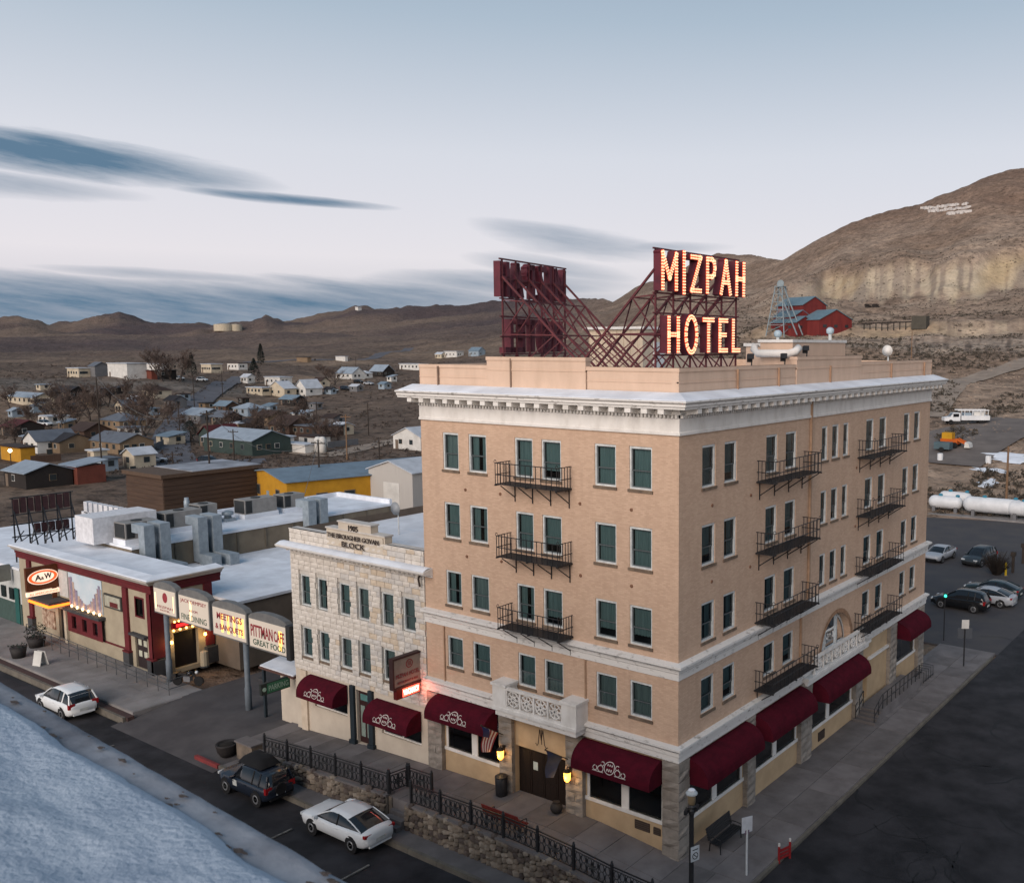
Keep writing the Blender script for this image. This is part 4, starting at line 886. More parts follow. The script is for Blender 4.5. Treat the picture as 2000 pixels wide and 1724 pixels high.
# --- awnings
def awning(fr, s0, s1, zt, zb, o1, logo=True, parent=None, ends=True, o0=0.0, name='awning'):
    n_ = 8; prof = [(o0+.02+(o1-.02)*math.sin(math.pi/2*k/n_)**1.0, zt-(zt-zb-.22)*(1-math.cos(math.pi/2*k/n_))) for k in range(n_+1)]
    prof.append((o0+o1, zb)); mb = MB(); ns_ = 10
    for i in range(len(prof)-1):
        for k in range(ns_):
            a_, b_ = s0+(s1-s0)*k/ns_, s0+(s1-s0)*(k+1)/ns_; mb.poly([fr(a_, *prof[i+1]), fr(b_, *prof[i+1]), fr(b_, *prof[i]), fr(a_, *prof[i])])
    for s_ in (s0, s1): mb.poly([fr(s_, *p) for p in prof]+[fr(s_, o0+.02, zb)])
    o = mb.build(name, MAROON, parent)
    if logo:
        cum = [0]
        for p, p2 in zip(prof, prof[1:]): cum.append(cum[-1]+math.dist(p, p2))
        tot = cum[-1]
        def mp(a, b):   # a along the wall from centre, b up the cloth from the hem
            d_ = max(0, min(tot, tot-b)); oo = np.interp(d_, cum, [p[0] for p in prof]); z_ = np.interp(d_, cum, [p[1] for p in prof]); return fr((s0+s1)/2+a, oo+.012, z_+.006)
        pm_ = MB(); h0 = .50; ribbon(pm_, arc(0, h0, .27, .27, 0, 345, 22), .035, mp, True)
        for x_ in (-.11, 0, .11): ribbon(pm_, [(x_, h0-.15), (x_, h0+.16)], .05, mp)
        for sg in (-1, 1):
            ribbon(pm_, arc(sg*.46, h0-.12, .15, .13, 90, 90-sg*330, 14), .032, mp); ribbon(pm_, arc(sg*.40, h0+.10, .09, .09, 200 if sg < 0 else -20, (200+300) if sg < 0 else -20-300, 12), .028, mp); ribbon(pm_, arc(sg*.76, h0-.13, .11, .10, 90, 90-sg*330, 12), .03, mp); ribbon(pm_, [(sg*.30, h0-.26), (sg*.9, h0-.26)], .028, mp)
        pm_.build('printed_emblem', PRINT, o, kind='stuff')
    return o
awning(FRONT, -14.55, -10.45, 4.30, 3.30, 1.0, True, hot); awning(FRONT, -5.05, -.80, 4.25, 3.20, 1.0, True, hot)
awning(SIDE, .72, 5.75, 4.25, 3.15, 1.05, False, hot); awning(SIDE, 6.55, 11.45, 4.25, 3.15, 1.05, False, hot); awning(SIDE, 12.85, 18.6, 4.10, 3.05, 1.05, False, hot); awning(SIDE, 25.1, 28.9, 4.30, 3.25, 1.05, False, hot)
# --- rooftop: penthouses, vents, dishes, floodlights
CREAM = M('cream_panel', (.56, .46, .34), .8, (.48, .39, .29), 1.5, 1, st=(6, 6, .2))
ph = thing('roof_penthouse', (-12, 13, 20), 'ribbed cream penthouse on the hotel roof behind the red sign frames', 'penthouse')
MB().box(-14.3, -10.4, 12.0, 17, 20, 22.72).build('wall', CREAM, ph)
for k in range(8): MB().box(-14.2+k*.5-.03, -14.3+k*.5+.03, 11.96, 12.0, 20.05, 22.7).build('rib', CREAM, ph)
MB().box(-14.6, -10.2, 11.8, 17.2, 22.722, 22.86).build('roof', WHT, ph)
mb = MB(); mb.box(-10.39, -10.3, 13, 14, 20.1, 22.0); mb.build('door', FRM, ph)
ev = thing('lift_house', (-2, 15, 20), 'beige lift house with white curved duct on the hotel roof', 'lift house')
MB().box(-2.6, -.75, 11.5, 18.0, 20, 21.95).build('wall', BEIGE2, ev); MB().box(-4.0, -2.75, 12.5, 18, 20, 21.75).build('wall', BEIGE2, ev); MB().box(-2.74, -2.61, 12.3, 17, 20, 21.7).build('brick_infill', M('rusty_brick', (.32, .20, .14), .9, (.22, .10, .07), 4, 1), ev)
MB().box(-4.1, -2.62, 12.4, 18.1, 21.752, 21.92).build('cap', WHT, ev); MB().box(-2.7, -.70, 11.4, 18.1, 21.952, 22.1).build('cap', WHT, ev)
MB().tube([(-2.7, 11.2, 21.85), (-2.75, 11.1, 21.6), (-2.5, 11.05, 21.4), (-.75, 11.05, 21.4), (-.45, 11.2, 21.5), (-.4, 11.5, 21.7)], .20, 10).build('duct', WHT, ev, smooth=True)
for i, (x_, y_, z_) in enumerate(((-2.9, 14, 21.95), (-1.0, 16.5, 22.12))):
    vt = thing('roof_ventilator', (x_, y_, z_), ('pale blue round ventilator on the lower lift house cap', 'pale blue round ventilator on the taller lift house cap')[i], 'ventilator')
    MB().tube([(x_, y_, z_-.02), (x_, y_, z_+.35)], .09, 8).build('stem', FRM, vt); MB().lathe((x_, y_, z_+.3), [(.10, 0), (.2, .06), (.22, .25), (.12, .36), (.02, .38)], 10).build('cowl', M('pale_blue_metal', (.42, .52, .58), .5), vt, smooth=True)
ds = thing('satellite_dish', (-.55, 24.0, 20.0), 'white satellite dish on the hotel side parapet', 'satellite dish')
MB().tube([(-.55, 24, 20), (-.55, 24, 21.35)], .04, 6).build('mast', FRM, ds); MB().lathe((-.55, 23.95, 21.5), [(.02, 0), (.2, -.03), (.33, -.1), (.34, -.12)], 14, 'Y').build('dish', WHT, ds, smooth=True)
FL = M('black_flood', (.02, .02, .022), .5)
for i, (y_, z_) in enumerate(((6.3, 20.88), (9.6, 20.88), (12.0, 21.25))):
    f_ = thing('floodlight', (-.25, y_, z_), ('black floodlight under the lit letter L of the roof sign', 'black floodlight on the parapet before the lift house infill', 'black floodlight on the raised side parapet')[i], 'floodlight', 'parapet floodlights')
    MB().tube([(-.2, y_, z_), (-.2, y_, z_+.22)], .03, 6).build('stem', FL, f_); MB().obox((-.3, y_, z_+.34), .26, .34, .26, .5, .4).build('head', FL, f_); MB().obox((-.18, y_-.12, z_+.42), .3, .3, .03, .5, .9).build('visor', FL, f_)
# ---------------------------------------------------------------- roof signs: bulb letters on braced red frames
SIGNR = M('sign_maroon', (.115, .018, .03), .6, (.075, .014, .024), 2, 1)
SIGNB = M('sign_brace_red', (.13, .03, .035), .7, (.07, .02, .025), 3, 1)
BULB = EM('lit_bulb', (1.0, .55, .33), .85)
FACE = EM('lit_letter_face', (.80, .09, .025), .38)
LET = {'M': [[(0, 0), (0, 1), (.5, .30), (1, 1), (1, 0)]], 'I': [[(.5, 0), (.5, 1)]], 'Z': [[(0, 1), (1, 1), (0, 0), (1, 0)]], 'P': [[(0, 0), (0, 1), (.62, 1), (.92, .93), (1, .74), (.92, .55), (.62, .47), (0, .47)]],
       'A': [[(0, 0), (.5, 1), (1, 0)], [(.2, .34), (.8, .34)]], 'H': [[(0, 0), (0, 1)], [(1, 0), (1, 1)], [(0, .5), (1, .5)]], 'O': [arc(.5, .5, .5, .5, 90, 450, 20)], 'T': [[(0, 1), (1, 1)], [(.5, 1), (.5, 0)]],
       'E': [[(1, 1), (0, 1), (0, 0), (1, 0)], [(0, .52), (.8, .52)]], 'L': [[(0, 1), (0, 0), (1, 0)]]}
def bulb_sign(name, A, B, flip, label, lit):
    """A..B reading direction along the roof (x, y); letters face right of travel"""
    A, B = Vector((*A, 0)), Vector((*B, 0)); d = (B-A); W = d.length; d = d/W; nrm = Vector((d.y, -d.x, 0))
    o = thing(name, (A.x, A.y, 20), label, 'sign', 'hotel roof signs')
    dep = .36; sw_ = .24
    def P(s_, z_, off=0.0): return A+d*s_+nrm*off+Vector((0, 0, z_))
    for word, s0, s1, z0, z1 in (('MIZPAH', 0.0, W, 24.05, 25.72), ('HOTEL', W*.065, W*.945, 21.45, 23.05)):
        wds = {'M': 1.25, 'I': .28, 'Z': .95, 'P': .85, 'A': 1.05, 'H': .9, 'O': 1.05, 'T': .95, 'E': .8, 'L': .75}
        tot = sum(wds[c] for c in word)+.34*(len(word)-1); k = (s1-s0)/tot; x = s0
        for ch in word:
            lw_ = wds[ch]*k; zz0, zz1 = (z0-.08, z1+.10) if ch == 'O' else (z0, z1)
            st = [[(x+sw_/2+p[0]*(lw_-sw_), zz0+sw_/2+p[1]*(zz1-zz0-sw_)) for p in s_] for s_ in LET[ch]] if ch != 'I' else [[(x+lw_/2, zz0+sw_/2*0), (x+lw_/2, zz1)]]
            mb = MB(); fm = MB(); bm_ = MB()
            for s_ in st:
                for p, q_ in zip(s_, s_[1:]):
                    p, q_ = Vector(p), Vector(q_); t = (q_-p).normalized(); p2, q2 = p-t*sw_*.45, q_+t*sw_*.45
                    if ch == 'O': p2, q2 = p-t*.03, q_+t*.03
                    nn = Vector((-t.y, t.x))*sw_/2; c4 = [p2-nn, q2-nn, q2+nn, p2+nn]
                    if not lit: c4 = [p2-nn*1.15, q2-nn*1.15, q2+nn*1.15, p2+nn*1.15]
                    mb.add([P(c.x, c.y, 0) for c in c4]+[P(c.x, c.y, -dep) for c in c4], [(0, 1, 2, 3), (7, 6, 5, 4), (1, 0, 4, 5), (2, 1, 5, 6), (3, 2, 6, 7), (0, 3, 7, 4)])
                    if lit:
                        c5 = [p2-nn*.86, q2-nn*.86, q2+nn*.86, p2+nn*.86]; fm.poly([P(c.x, c.y, .012+.003*random.random()) for c in c5])
                        L_ = (q2-p2).length; nb = max(1, round(L_/.125))
                        for i in range(nb):
                            for off in (-.5, .5):
                                c = p2+(q2-p2)*((i+.5)/nb)+nn*off; bm_.ball(P(c.x, c.y, .045), .042, 5)
            lo = mb.build('letter_'+ch.lower(), SIGNR, o, kind='stuff')
            if lit: fm.build('letter_face', FACE, lo); bm_.build('bulbs', BULB, lo, kind='stuff')
            x += (wds[ch]+.34)*k
    # frame: rails behind the letters, posts to the roof, raking legs and lacing
    for z_ in (25.80, 24.9, 23.98, 23.14, 22.2, 21.38): MB().bar(P(-.05, z_, -dep+.02), P(W+.05, z_, -dep+.02), .07, .07).build('rail', SIGNB, o)
    ss = np.linspace(.15, W-.15, 6)
    for s_ in ss:
        MB().bar(P(s_, 20.0, -dep), P(s_, 25.8, -dep), .07).build('post', SIGNB, o)
        far = -5.0; MB().bar(P(s_, 25.0, -dep), P(s_, 20.02, -dep+far), .09).build('raking_leg', SIGNB, o)
        lc = MB(); leg = lambda t_: P(s_, 25.0-4.98*t_, -dep+far*t_)
        MB().bar(P(s_, 23.9, -dep), leg(.24), .055).build('strut', SIGNB, o); MB().bar(P(s_, 22.3, -dep), leg(.55), .055).build('strut', SIGNB, o); MB().bar(P(s_, 20.1, -dep), leg(.55), .05).build('strut', SIGNB, o); MB().bar(P(s_, 22.3, -dep), leg(.24), .05).build('strut', SIGNB, o)
    for i in range(5):
        a_, b_ = ss[i], ss[i+1]
        MB().bar(P(a_, 20.05, -dep), P(b_, 21.4, -dep), .05).build('lacing', SIGNB, o); MB().bar(P(b_, 20.05, -dep), P(a_, 21.4, -dep), .05).build('lacing', SIGNB, o)
        MB().bar(P(a_, 23.1, -dep), P(b_, 24.0, -dep), .045).build('lacing', SIGNB, o); MB().bar(P(a_, 25-4.98*.24, -dep-5*.24), P(b_, 25-4.98*.55, -dep-5*.55), .05).build('lacing', SIGNB, o); MB().bar(P(b_, 25-4.98*.55, -dep-5*.55), P(a_, 20.1, -dep-4.95), .05).build('lacing', SIGNB, o)
    for t_ in (.24, .55): MB().bar(P(.15, 25-4.98*t_, -dep-5*t_), P(W-.15, 25-4.98*t_, -dep-5*t_), .05).build('lacing', SIGNB, o)
    return o
bulb_sign('roof_sign', (-1.5, .85), (-1.5, 7.85), False, 'lit bulb letter roof sign over the hotel side parapet', True)
bulb_sign('roof_sign', (-12.2, 7.0), (-10.9, .75), False, 'unlit back of the second red roof sign beside the street front', False)
# ---------------------------------------------------------------- stone block building beside the hotel
BL, BR = -26.55, -15.36
STW = [M('pale_stone', (.66, .61, .55), .9, (.54, .49, .43), 2.2, 1, bump=.5, bs=12), M('grey_stone', (.57, .54, .50), .9, (.46, .43, .40), 2.2, 1, bump=.5, bs=12), M('tan_stone', (.60, .50, .39), .9, (.50, .41, .31), 2.2, 1, bump=.5, bs=12)]
SMORT = M('stone_mortar', (.55, .515, .465), .9, None, 4, 1)
CREAMW = M('cream_render', (.56, .49, .40), .85, (.50, .43, .35), 1.2, 1, bump=.15, bs=8)
brg = thing('stone_block_building', (-21, 4, 0), 'three-storey pale stone block with stepped parapet and maroon awnings', 'building')
W1 = [(-25.82, -24.84), (-24.28, -23.30), (-22.36, -21.34), (-20.76, -19.76), (-18.82, -17.78), (-17.14, -16.14)]
bh = [(a_, b_, 7.10, 8.92) for a_, b_ in W1]+[(a_, b_, 4.12, 5.88) for a_, b_ in W1]
bhall = bh
mb = MB(); wallholes(mb, FRONT, BL, BR, 3.3, 11.4, bh, .30, -.06); mb.build('wall', SMORT, brg)
mb = MB(); mb.poly([(BL, .06, -1), (BL, .06, 11.4), (BL, 26, 11.4), (BL, 26, -1)]); mb.build('side_wall', M('brown_render', (.16, .125, .10), .9, (.11, .088, .07), .8, 1), brg)
MB().box(BL+.1, BR, 1.2, 26, -.6, 10.6).build('dark_interior', INT, brg)
MB().box(BL+.02, BR, .5, 26, 10.6, 10.95).build('roof', SNOWT, brg)
for a_, b_, z0, z1 in bh: window(FRONT, a_, b_, z0, z1, brg, .13)
sb = [hewn(m_, k+20, .06) for k, m_ in enumerate((STW[0], STW[0], STW[1], STW[2], STW[0], STW[1]))]
blocks = []; z = 3.32; rowi = 0
while z < 11.35:
    h = .305 if rowi % 3 else .27; x = BL-(rowi % 2)*.25
    while x < BR:
        w_ = random.uniform(.42, .74); segs_ = [(max(x, BL), min(x+w_, BR))]
        for a_, b_, c_, d_ in bhall:
            if z+h > c_+.03 and z < d_-.03:
                ns_ = []
                for p, q_ in segs_:
                    if q_ <= a_ or p >= b_: ns_.append((p, q_)); continue
                    if p < a_: ns_.append((p, a_))
                    if q_ > b_: ns_.append((b_, q_))
                segs_ = ns_
        for p, q_ in segs_:
            if q_-p > .1: blocks.append(((p+q_)/2, z+h/2, q_-p, h))
        x += w_
    z += h; rowi += 1
# stepped centre of the parapet
for (a_, b_, z0, z1) in ((-23.2, -18.35, 11.4, 11.85), (-22.15, -19.45, 11.85, 12.3)):
    mb = MB(); mb.box(a_, b_, .02, .5, z0, z1); mb.build('parapet_step', CREAMW, brg)
    mb = MB(); mb.box(a_-.05, b_+.05, -.03, .55, z1, z1+.08); mb.build('coping', STW[1], brg)
bi = wmat(brg).inverted(); order = sorted(blocks, key=lambda b_: -b_[0]); keepb = order[:300]; rest = MB()
for i, b_ in enumerate(order):
    src = sb[random.choice((0, 0, 1, 2, 4, 5, 3, 0))]; sc_ = (b_[2]-.02, .16, b_[3]-.02)
    if i < 300: link('stone_block', src, brg, bi @ Vector((b_[0], .04, b_[1])), 0, sc_)
    else: rest.add([(v.co.x*sc_[0]+b_[0], v.co.y*sc_[1]+.04, v.co.z*sc_[2]+b_[1]) for v in src.vertices], [tuple(p.vertices) for p in src.polygons])
rest.build('stone_blocks', STW[0], brg, kind='stuff')
mb = MB(); mb.box(BL, -23.22, .1, .5, 11.0, 11.42); mb.build('parapet_back', SMORT, brg); mb = MB(); mb.box(-18.3, BR, .1, .5, 11.0, 11.42); mb.build('parapet_back', SMORT, brg); mb = MB(); mb.box(-23.2, -18.32, .1, .5, 11.0, 11.39); mb.build('parapet_back', SMORT, brg)
mb = MB(); mb.box(BL-.03, -23.3, -.04, .55, 11.43, 11.5); mb.build('coping', STW[1], brg); mb = MB(); mb.box(-18.25, BR, -.04, .55, 11.43, 11.5); mb.build('coping', STW[1], brg)
# cornice with snow
mb = MB(); prof = [(.0, 10.22), (.10, 10.24), (.12, 10.36), (.55, 10.42), (.62, 10.52), (.62, 10.58), (.0, 10.72)]
n_ = len(prof); mb.add([(BL-.55, -o_, z_) for o_, z_ in prof]+[(BR+.6, -o_, z_) for o_, z_ in prof], [(i, n_+i, n_+i+1, i+1) for i in range(n_-1)]+[tuple(range(n_-1, -1, -1)), tuple(range(n_, 2*n_))]); mb.build('cornice', WHT, brg)
mb = MB(); mb.grid(40, 4, lambda a, b: (BL-.5+(BR-BL+1.05)*a, -.60+.55*b, 10.595+.14*b+.07*math.sin(math.pi*b)*(.6+.7*vnoise(a*14, b*2, 4)))); mb.build('cornice_snow', SNOWT, brg, smooth=True)
for s_ in np.arange(BL+.1, BR, .36): MB().box(s_, s_+.16, -.34, -.02, 10.28, 10.40).build('corbel', STW[0], brg)
DKL = M('dark_letters', (.05, .035, .03), .7)
text('1905', DKL, brg, (-20.85, -.02, 12.05), (1, 0, 0), (0, 0, 1), None, .32, depth=.03, wt=.01)
text('THE BROUGHER GOVAN', DKL, brg, (-20.8, -.06, 11.55), (1, 0, 0), (0, 0, 1), 4.3, .26, depth=.03, wt=.01, dz=.07)
text('BLOCK', DKL, brg, (-20.75, -.06, 11.15), (1, 0, 0), (0, 0, 1), 1.9, .30, depth=.03, wt=.01, dz=.07)
MB().box(-23.1, -18.45, -.045, .05, 10.95, 11.8).build('name_panel', CREAMW, brg)
# ground floor
GZ = lambda x: zsw(x)
mb = MB(); wallholes(mb, FRONT, BL, BR, -.7, 3.32, [(-24.85, -21.95, 1.35, 2.9), (-21.15, -20.02, .05, 3.1), (-19.05, -15.95, 1.12, 2.75)], .3, -.02); mb.build('shop_front', CREAMW, brg)
for a_, b_, z0, z1 in ((-24.85, -21.95, 1.35, 2.9), (-19.05, -15.95, 1.12, 2.75)):
    mb = MB(); t = .08; mb.box(a_, b_, .12, .2, z0, z0+t); mb.box(a_, a_+t, .12, .2, z0+t, z1); mb.box(b_-t, b_, .12, .2, z0+t, z1); m_ = (a_+b_)/2; mb.box(m_-.05, m_+.05, .12, .2, z0+t, z1); o = mb.build('shop_window', WHT, brg)
    for p, q_ in ((a_+t, m_-.05), (m_+.05, b_-t)): MB().poly([(p, .16, z0+t), (q_, .16, z0+t), (q_, .16, z1), (p, .16, z1)]).build('pane', SHOPG, o)
awning(FRONT, -25.1, -21.85, 3.2, 2.15, 1.0, True, brg, o0=.02); awning(FRONT, -19.35, -15.9, 3.02, 2.0, 1.0, True, brg, o0=.02)
DKB = M('dark_blue_pilaster', (.018, .028, .036), .6)
for a_, b_ in ((-21.55, -21.2), (-20.0, -19.65)):
    MB().box(a_, b_, -.14, .0, zsw(a_)+.22, 3.3).build('pilaster', DKB, brg); MB().box(a_-.08, b_+.08, -.2, .0, -.2, zsw(a_)+.22).build('pilaster_base', DKB, brg)
mb = MB(); mb.box(-21.13, -20.04, .2, .26, .1, 3.1); d_ = mb.build('door', M('dark_maroon_door', (.035, .012, .012), .6), brg)
for p, q_ in ((-21.0, -20.66), (-20.5, -20.16)): MB().box(p, q_, .18, .2, .45, 2.2).build('door_pane', M('pale_door_glass', (.22, .27, .24), .2), d_)
MB().box(-21.0, -20.16, .18, .2, 2.5, 2.85).build('transom_pane', M('teal_glass', (.10, .22, .21), .2), d_)
MB().box(-26.0, -25.45, -.1, .02, -.3, 3.3).build('pilaster', STW[2], brg)
mb = MB(); mb.tube([(-15.7, -.02, 10.3), (-15.55, -.25, 10.1), (-15.5, -.2, 9.7)], .05, 6); mb.build('gutter_hopper', VENT, brg)
# low lean-to left of the block, with snowy canopy
lt_ = thing('lean_to', (-27.6, 1, -.4), 'low white lean-to with snow-topped canopy against the stone block', 'lean-to')
mb = MB(); wallholes(mb, FRONT, -28.6, BL-.03, -.8, 2.6, [], .1, -.35); mb.build('wall', CREAMW, lt_)
MB().box(-28.6, BL-.03, .36, 3, -.8, 2.55).build('wall_return', CREAMW, lt_)
mb = MB(); mb.prism([(-30.0, 1.9, 2.98), (-30.0, -.15, 2.72), (-30.0, -.15, 2.6), (-30.0, 1.9, 2.8)], (3.4, 0, 0)); mb.build('canopy', M('brown_fascia', (.10, .05, .04), .8), lt_)
mb = MB(); mb.prism([(-29.95, 1.9, 3.08), (-29.95, -.1, 2.80), (-29.95, -.1, 2.735), (-29.95, 1.9, 3.0)], (3.3, 0, 0)); mb.build('canopy_snow', SNOWT, lt_)
for y_ in (.0, 1.7): MB().box(-29.9, -29.75, y_, y_+.15, -.6, 2.72).build('post', DKB, lt_)
# lights on satellite dish on the block roof
d2 = thing('satellite_dish', (-22.0, 4.0, 10.9), 'small dark satellite dish on the stone block roof', 'satellite dish')
MB().tube([(-22, 4, 10.9), (-22, 4, 12.4)], .04, 6).build('mast', FRM, d2); MB().lathe((-22, 3.95, 12.5), [(.02, 0), (.25, -.05), (.38, -.14), (.39, -.16)], 12, 'Y').build('dish', M('grey_dish', (.32, .34, .36), .5), d2, smooth=True)
# hotel blade sign at the joint between block and hotel
bs_ = thing('blade_sign', (-15.75, -.9, 4.7), 'projecting hotel sign with red emblem and glowing vacancy box', 'sign')
BSF = M('sign_brown_frame', (.045, .02, .02), .6); BSP = M('sign_cream_face', (.26, .24, .20), .6, (.21, .19, .16), 2)
MB().box(-16.08, -15.78, -1.75, .02, 4.68, 4.78).build('frame_bar', BSF, bs_); MB().box(-16.08, -15.78, -1.75, .02, 6.20, 6.30).build('frame_bar', BSF, bs_); MB().box(-16.08, -15.78, -1.83, -1.75, 4.68, 6.30).build('frame_bar', BSF, bs_); MB().box(-16.08, -15.78, .02, .1, 4.68, 6.30).build('frame_bar', BSF, bs_)
fa = MB().box(-16.03, -15.83, -1.74, .01, 4.79, 6.19).build('face', BSP, bs_)
RED = M('sign_red', (.22, .02, .025), .6); yd, zu = (0, 1, 0), (0, 0, 1)
mb = MB(); ff = lambda a, b: (-15.82, -.75+a, 5.83+b); ribbon(mb, arc(0, 0, .20, .20, 0, 345, 18), .05, ff, True); [ribbon(mb, [(x_, -.11), (x_, .12)], .04, ff) for x_ in (-.08, 0, .08)]; mb.build('emblem', RED, fa, kind='stuff')
text('MIZPAH HOTEL', RED, fa, (-15.825, -.87, 5.33), yd, zu, 1.5, .22, depth=.01, dz=.004); text('RESTAURANT & BAR', RED, fa, (-15.825, -.87, 4.98), yd, zu, 1.3, .12, depth=.01, dz=.004)
MB().box(-16.05, -15.81, -1.62, -.12, 4.14, 4.665).build('vacancy_box', M('dark_red_box', (.10, .008, .008), .5), bs_)
MB().poly([(-15.80, -1.25, 4.20), (-15.80, -.16, 4.20), (-15.80, -.16, 4.62), (-15.80, -1.25, 4.62)]).build('lit_panel', EM('neon_red', (1, .10, .06), 2.2), bs_)
text('VACANCY', EM('neon_white_red', (1, .55, .45), 6), bs_, (-15.80, -.7, 4.41), yd, zu, .98, .26, depth=.01, dz=.006, wt=.01)
nl = bpy.data.lights.new('neon_light', 'POINT'); nl.energy = 14; nl.color = (1, .16, .08); nl.shadow_soft_size = .2; no = bpy.data.objects.new('neon_light', nl); col.objects.link(no); no.parent = bs_; no.location = (.45, .35, -.3)
# green PARKING sign
pk = thing('parking_sign', (-27.2, -.9, 2.3), 'green hanging sign reading PARKING over the driveway corner', 'sign')
MB().box(-27.3, -27.1, -1.85, -.02, 2.02, 2.68).build('case', M('sign_dark_green_case', (.02, .025, .022), .6), pk)
gf = MB().box(-27.095, -27.08, -1.5, -.06, 2.07, 2.63).build('face', M('sign_green', (.03, .13, .07), .6), pk)
text('PARKING', M('sign_pale', (.30, .42, .34), .6), gf, (-27.08, -.78, 2.35), yd, zu, 1.25, .32, depth=.01, dz=.004)
MB().lathe((-27.08, -1.68, 2.35), [(.12, .0), (.12, .02)], 12, 'X').build('arrow_disc', MATS['sign_pale'], gf); MB().bar((-27.2, -.0, 2.69), (-27.2, .4, 2.69), .06).build('bracket', IRON, pk)
# ---------------------------------------------------------------- cafe building with red cornice, sign arch, low roofs
TAN = M('cafe_tan_stucco', (.36, .31, .225), .9, (.30, .255, .185), 1.0, 1, bump=.15, bs=10)
CRED = M('cafe_maroon', (.12, .014, .018), .7, (.085, .011, .014), 2, 1)
CWHT = M('cafe_cornice', (.50, .47, .43), .8, (.40, .37, .34), 1.5, 1)
GREYB = M('grey_base', (.055, .057, .06), .85, (.04, .04, .043), 2, 1)
cf = thing('cafe_building', (-53, 3, -.6), 'two-storey tan cafe building with maroon pilasters and snowy cornice', 'building')
CL, CR_, CY = -63.2, -43.05, .4
cfr = lambda s_, o_, z_: (s_, CY-o_, z_)
ch = [(-54.6, -50.2, .7, 2.2), (-45.2, -44.2, 3.25, 4.5), (-57.0, -55.8, -.5, 1.9), (-45.6, -43.95, -.5, 1.8)]
mb = MB(); wallholes(mb, cfr, CL, CR_, -.9, 5.5, ch, .25); mb.build('front_wall', TAN, cf)
csr = lambda s_, o_, z_: (CR_+o_, s_, z_)
mb = MB(); wallholes(mb, csr, CY, 4.6, -.9, 5.5, [(1.75, 3.5, -.6, 2.0)], .4); mb.build('side_wall', TAN, cf)
MB().box(CL, CR_-.5, CY+.5, 4.6, -.8, 5.3).build('dark_interior', INT, cf)
MB().box(CL, CR_, CY+.05, 4.6, 5.5, 5.8).build('roof_slab', SNOWT, cf)
def cmould(name, prof, mat):
    mb = MB(); n_ = len(prof); vs = [(CL-.3, CY-o_, z_) for o_, z_ in prof]+[(CR_+o_, CY-o_, z_) for o_, z_ in prof]+[(CR_+o_, 5.3, z_) for o_, z_ in prof]
    mb.add(vs, [(k*n_+i, (k+1)*n_+i, (k+1)*n_+i+1, k*n_+i+1) for k in range(2) for i in range(n_-1)]+[tuple(range(n_-1, -1, -1)), tuple(range(2*n_, 3*n_))]); return mb.build(name, mat, cf)
cmould('maroon_frieze', [(0, 5.05), (.08, 5.05), (.08, 5.38), (.16, 5.44), (.16, 5.63), (.28, 5.68), (0, 5.70)], CRED)
cmould('cornice', [(0, 5.70), (.30, 5.705), (.45, 5.9), (.62, 6.0), (.62, 6.08), (-.5, 6.16), (-.5, 5.8)], CWHT)
cmould('cornice_snow', [(.56, 6.086), (.5, 6.14), (-.45, 6.22), (-.48, 6.16)], SNOWT)
for a_ in (-61.6, -46.75, -43.5): 
    MB().box(a_, a_+.6, CY-.16, CY, .55, 5.05).build('pilaster', CRED, cf); MB().box(a_-.1, a_+.72, CY-.28, CY, -.7, .45).build('pilaster_base', GREYB, cf); MB().box(a_-.13, a_+.75, CY-.31, CY, .452, .56).build('pilaster_cap', CRED, cf)
MB().box(CR_, CR_+.16, CY-.16, 1.2, .55, 5.05).build('pilaster', CRED, cf); MB().box(CR_, CR_+.3, CY-.28, 1.3, -.7, .45).build('pilaster_base', GREYB, cf); MB().box(CR_, CR_+.16, 4.0, 4.6, .55, 5.05).build('pilaster', CRED, cf); MB().box(CR_, CR_+.4, 3.9, 5.0, -.7, .45).build('pilaster_base', GREYB, cf)
MB().box(-54.9, -46.8, CY-.06, CY, .50, .62).build('maroon_band', CRED, cf)
# maroon shopfront bay with three dark windows
mb = MB(); wallholes(mb, lambda s_, o_, z_: (s_, CY-.25-o_, z_), -54.95, -49.7, .55, 2.15, [(-54.3, -53.6, .85, 1.8), (-52.7, -52.0, .85, 1.8), (-51.1, -50.4, .85, 1.8)], .15); bay_ = mb.build('shopfront_bay', CRED, cf)
for a_ in (-54.3, -52.7, -51.1): MB().poly([(a_, CY-.12, .85), (a_+.7, CY-.12, .85), (a_+.7, CY-.12, 1.8), (a_, CY-.12, 1.8)]).build('pane', SHOPG, bay_)
MB().box(-55.05, -49.6, CY-.5, CY, 2.16, 2.36).build('bay_roof', GREYB, bay_)
# upper window, door with four lights
mb = MB(); mb.box(-45.3, -45.2, CY-.05, CY+.1, 3.15, 4.6); mb.box(-44.2, -44.1, CY-.05, CY+.1, 3.15, 4.6); mb.box(-45.2, -44.2, CY-.05, CY+.1, 4.5, 4.6); mb.box(-45.2, -44.2, CY-.05, CY+.1, 3.15, 3.25); uw = mb.build('upper_window', CRED, cf)
MB().poly([(-45.2, CY+.1, 3.25), (-44.2, CY+.1, 3.25), (-44.2, CY+.1, 4.5), (-45.2, CY+.1, 4.5)]).build('pane', SHOPG, uw)
cdr = MB().box(-45.58, -43.97, CY+.12, CY+.18, -.55, 1.8).build('cafe_door', M('cafe_door_dark', (.03, .02, .02), .6), cf)
for x_ in (-45.35, -44.65):
    for z_ in (.3, 1.1): MB().box(x_, x_+.42, CY+.09, CY+.12, z_, z_+.42).build('door_pane', M('pale_pane', (.50, .50, .40), .3), cdr)
MB().box(-45.8, -43.7, CY-.35, CY-.0, 1.85, 2.0).build('door_hood', GREYB, cf)
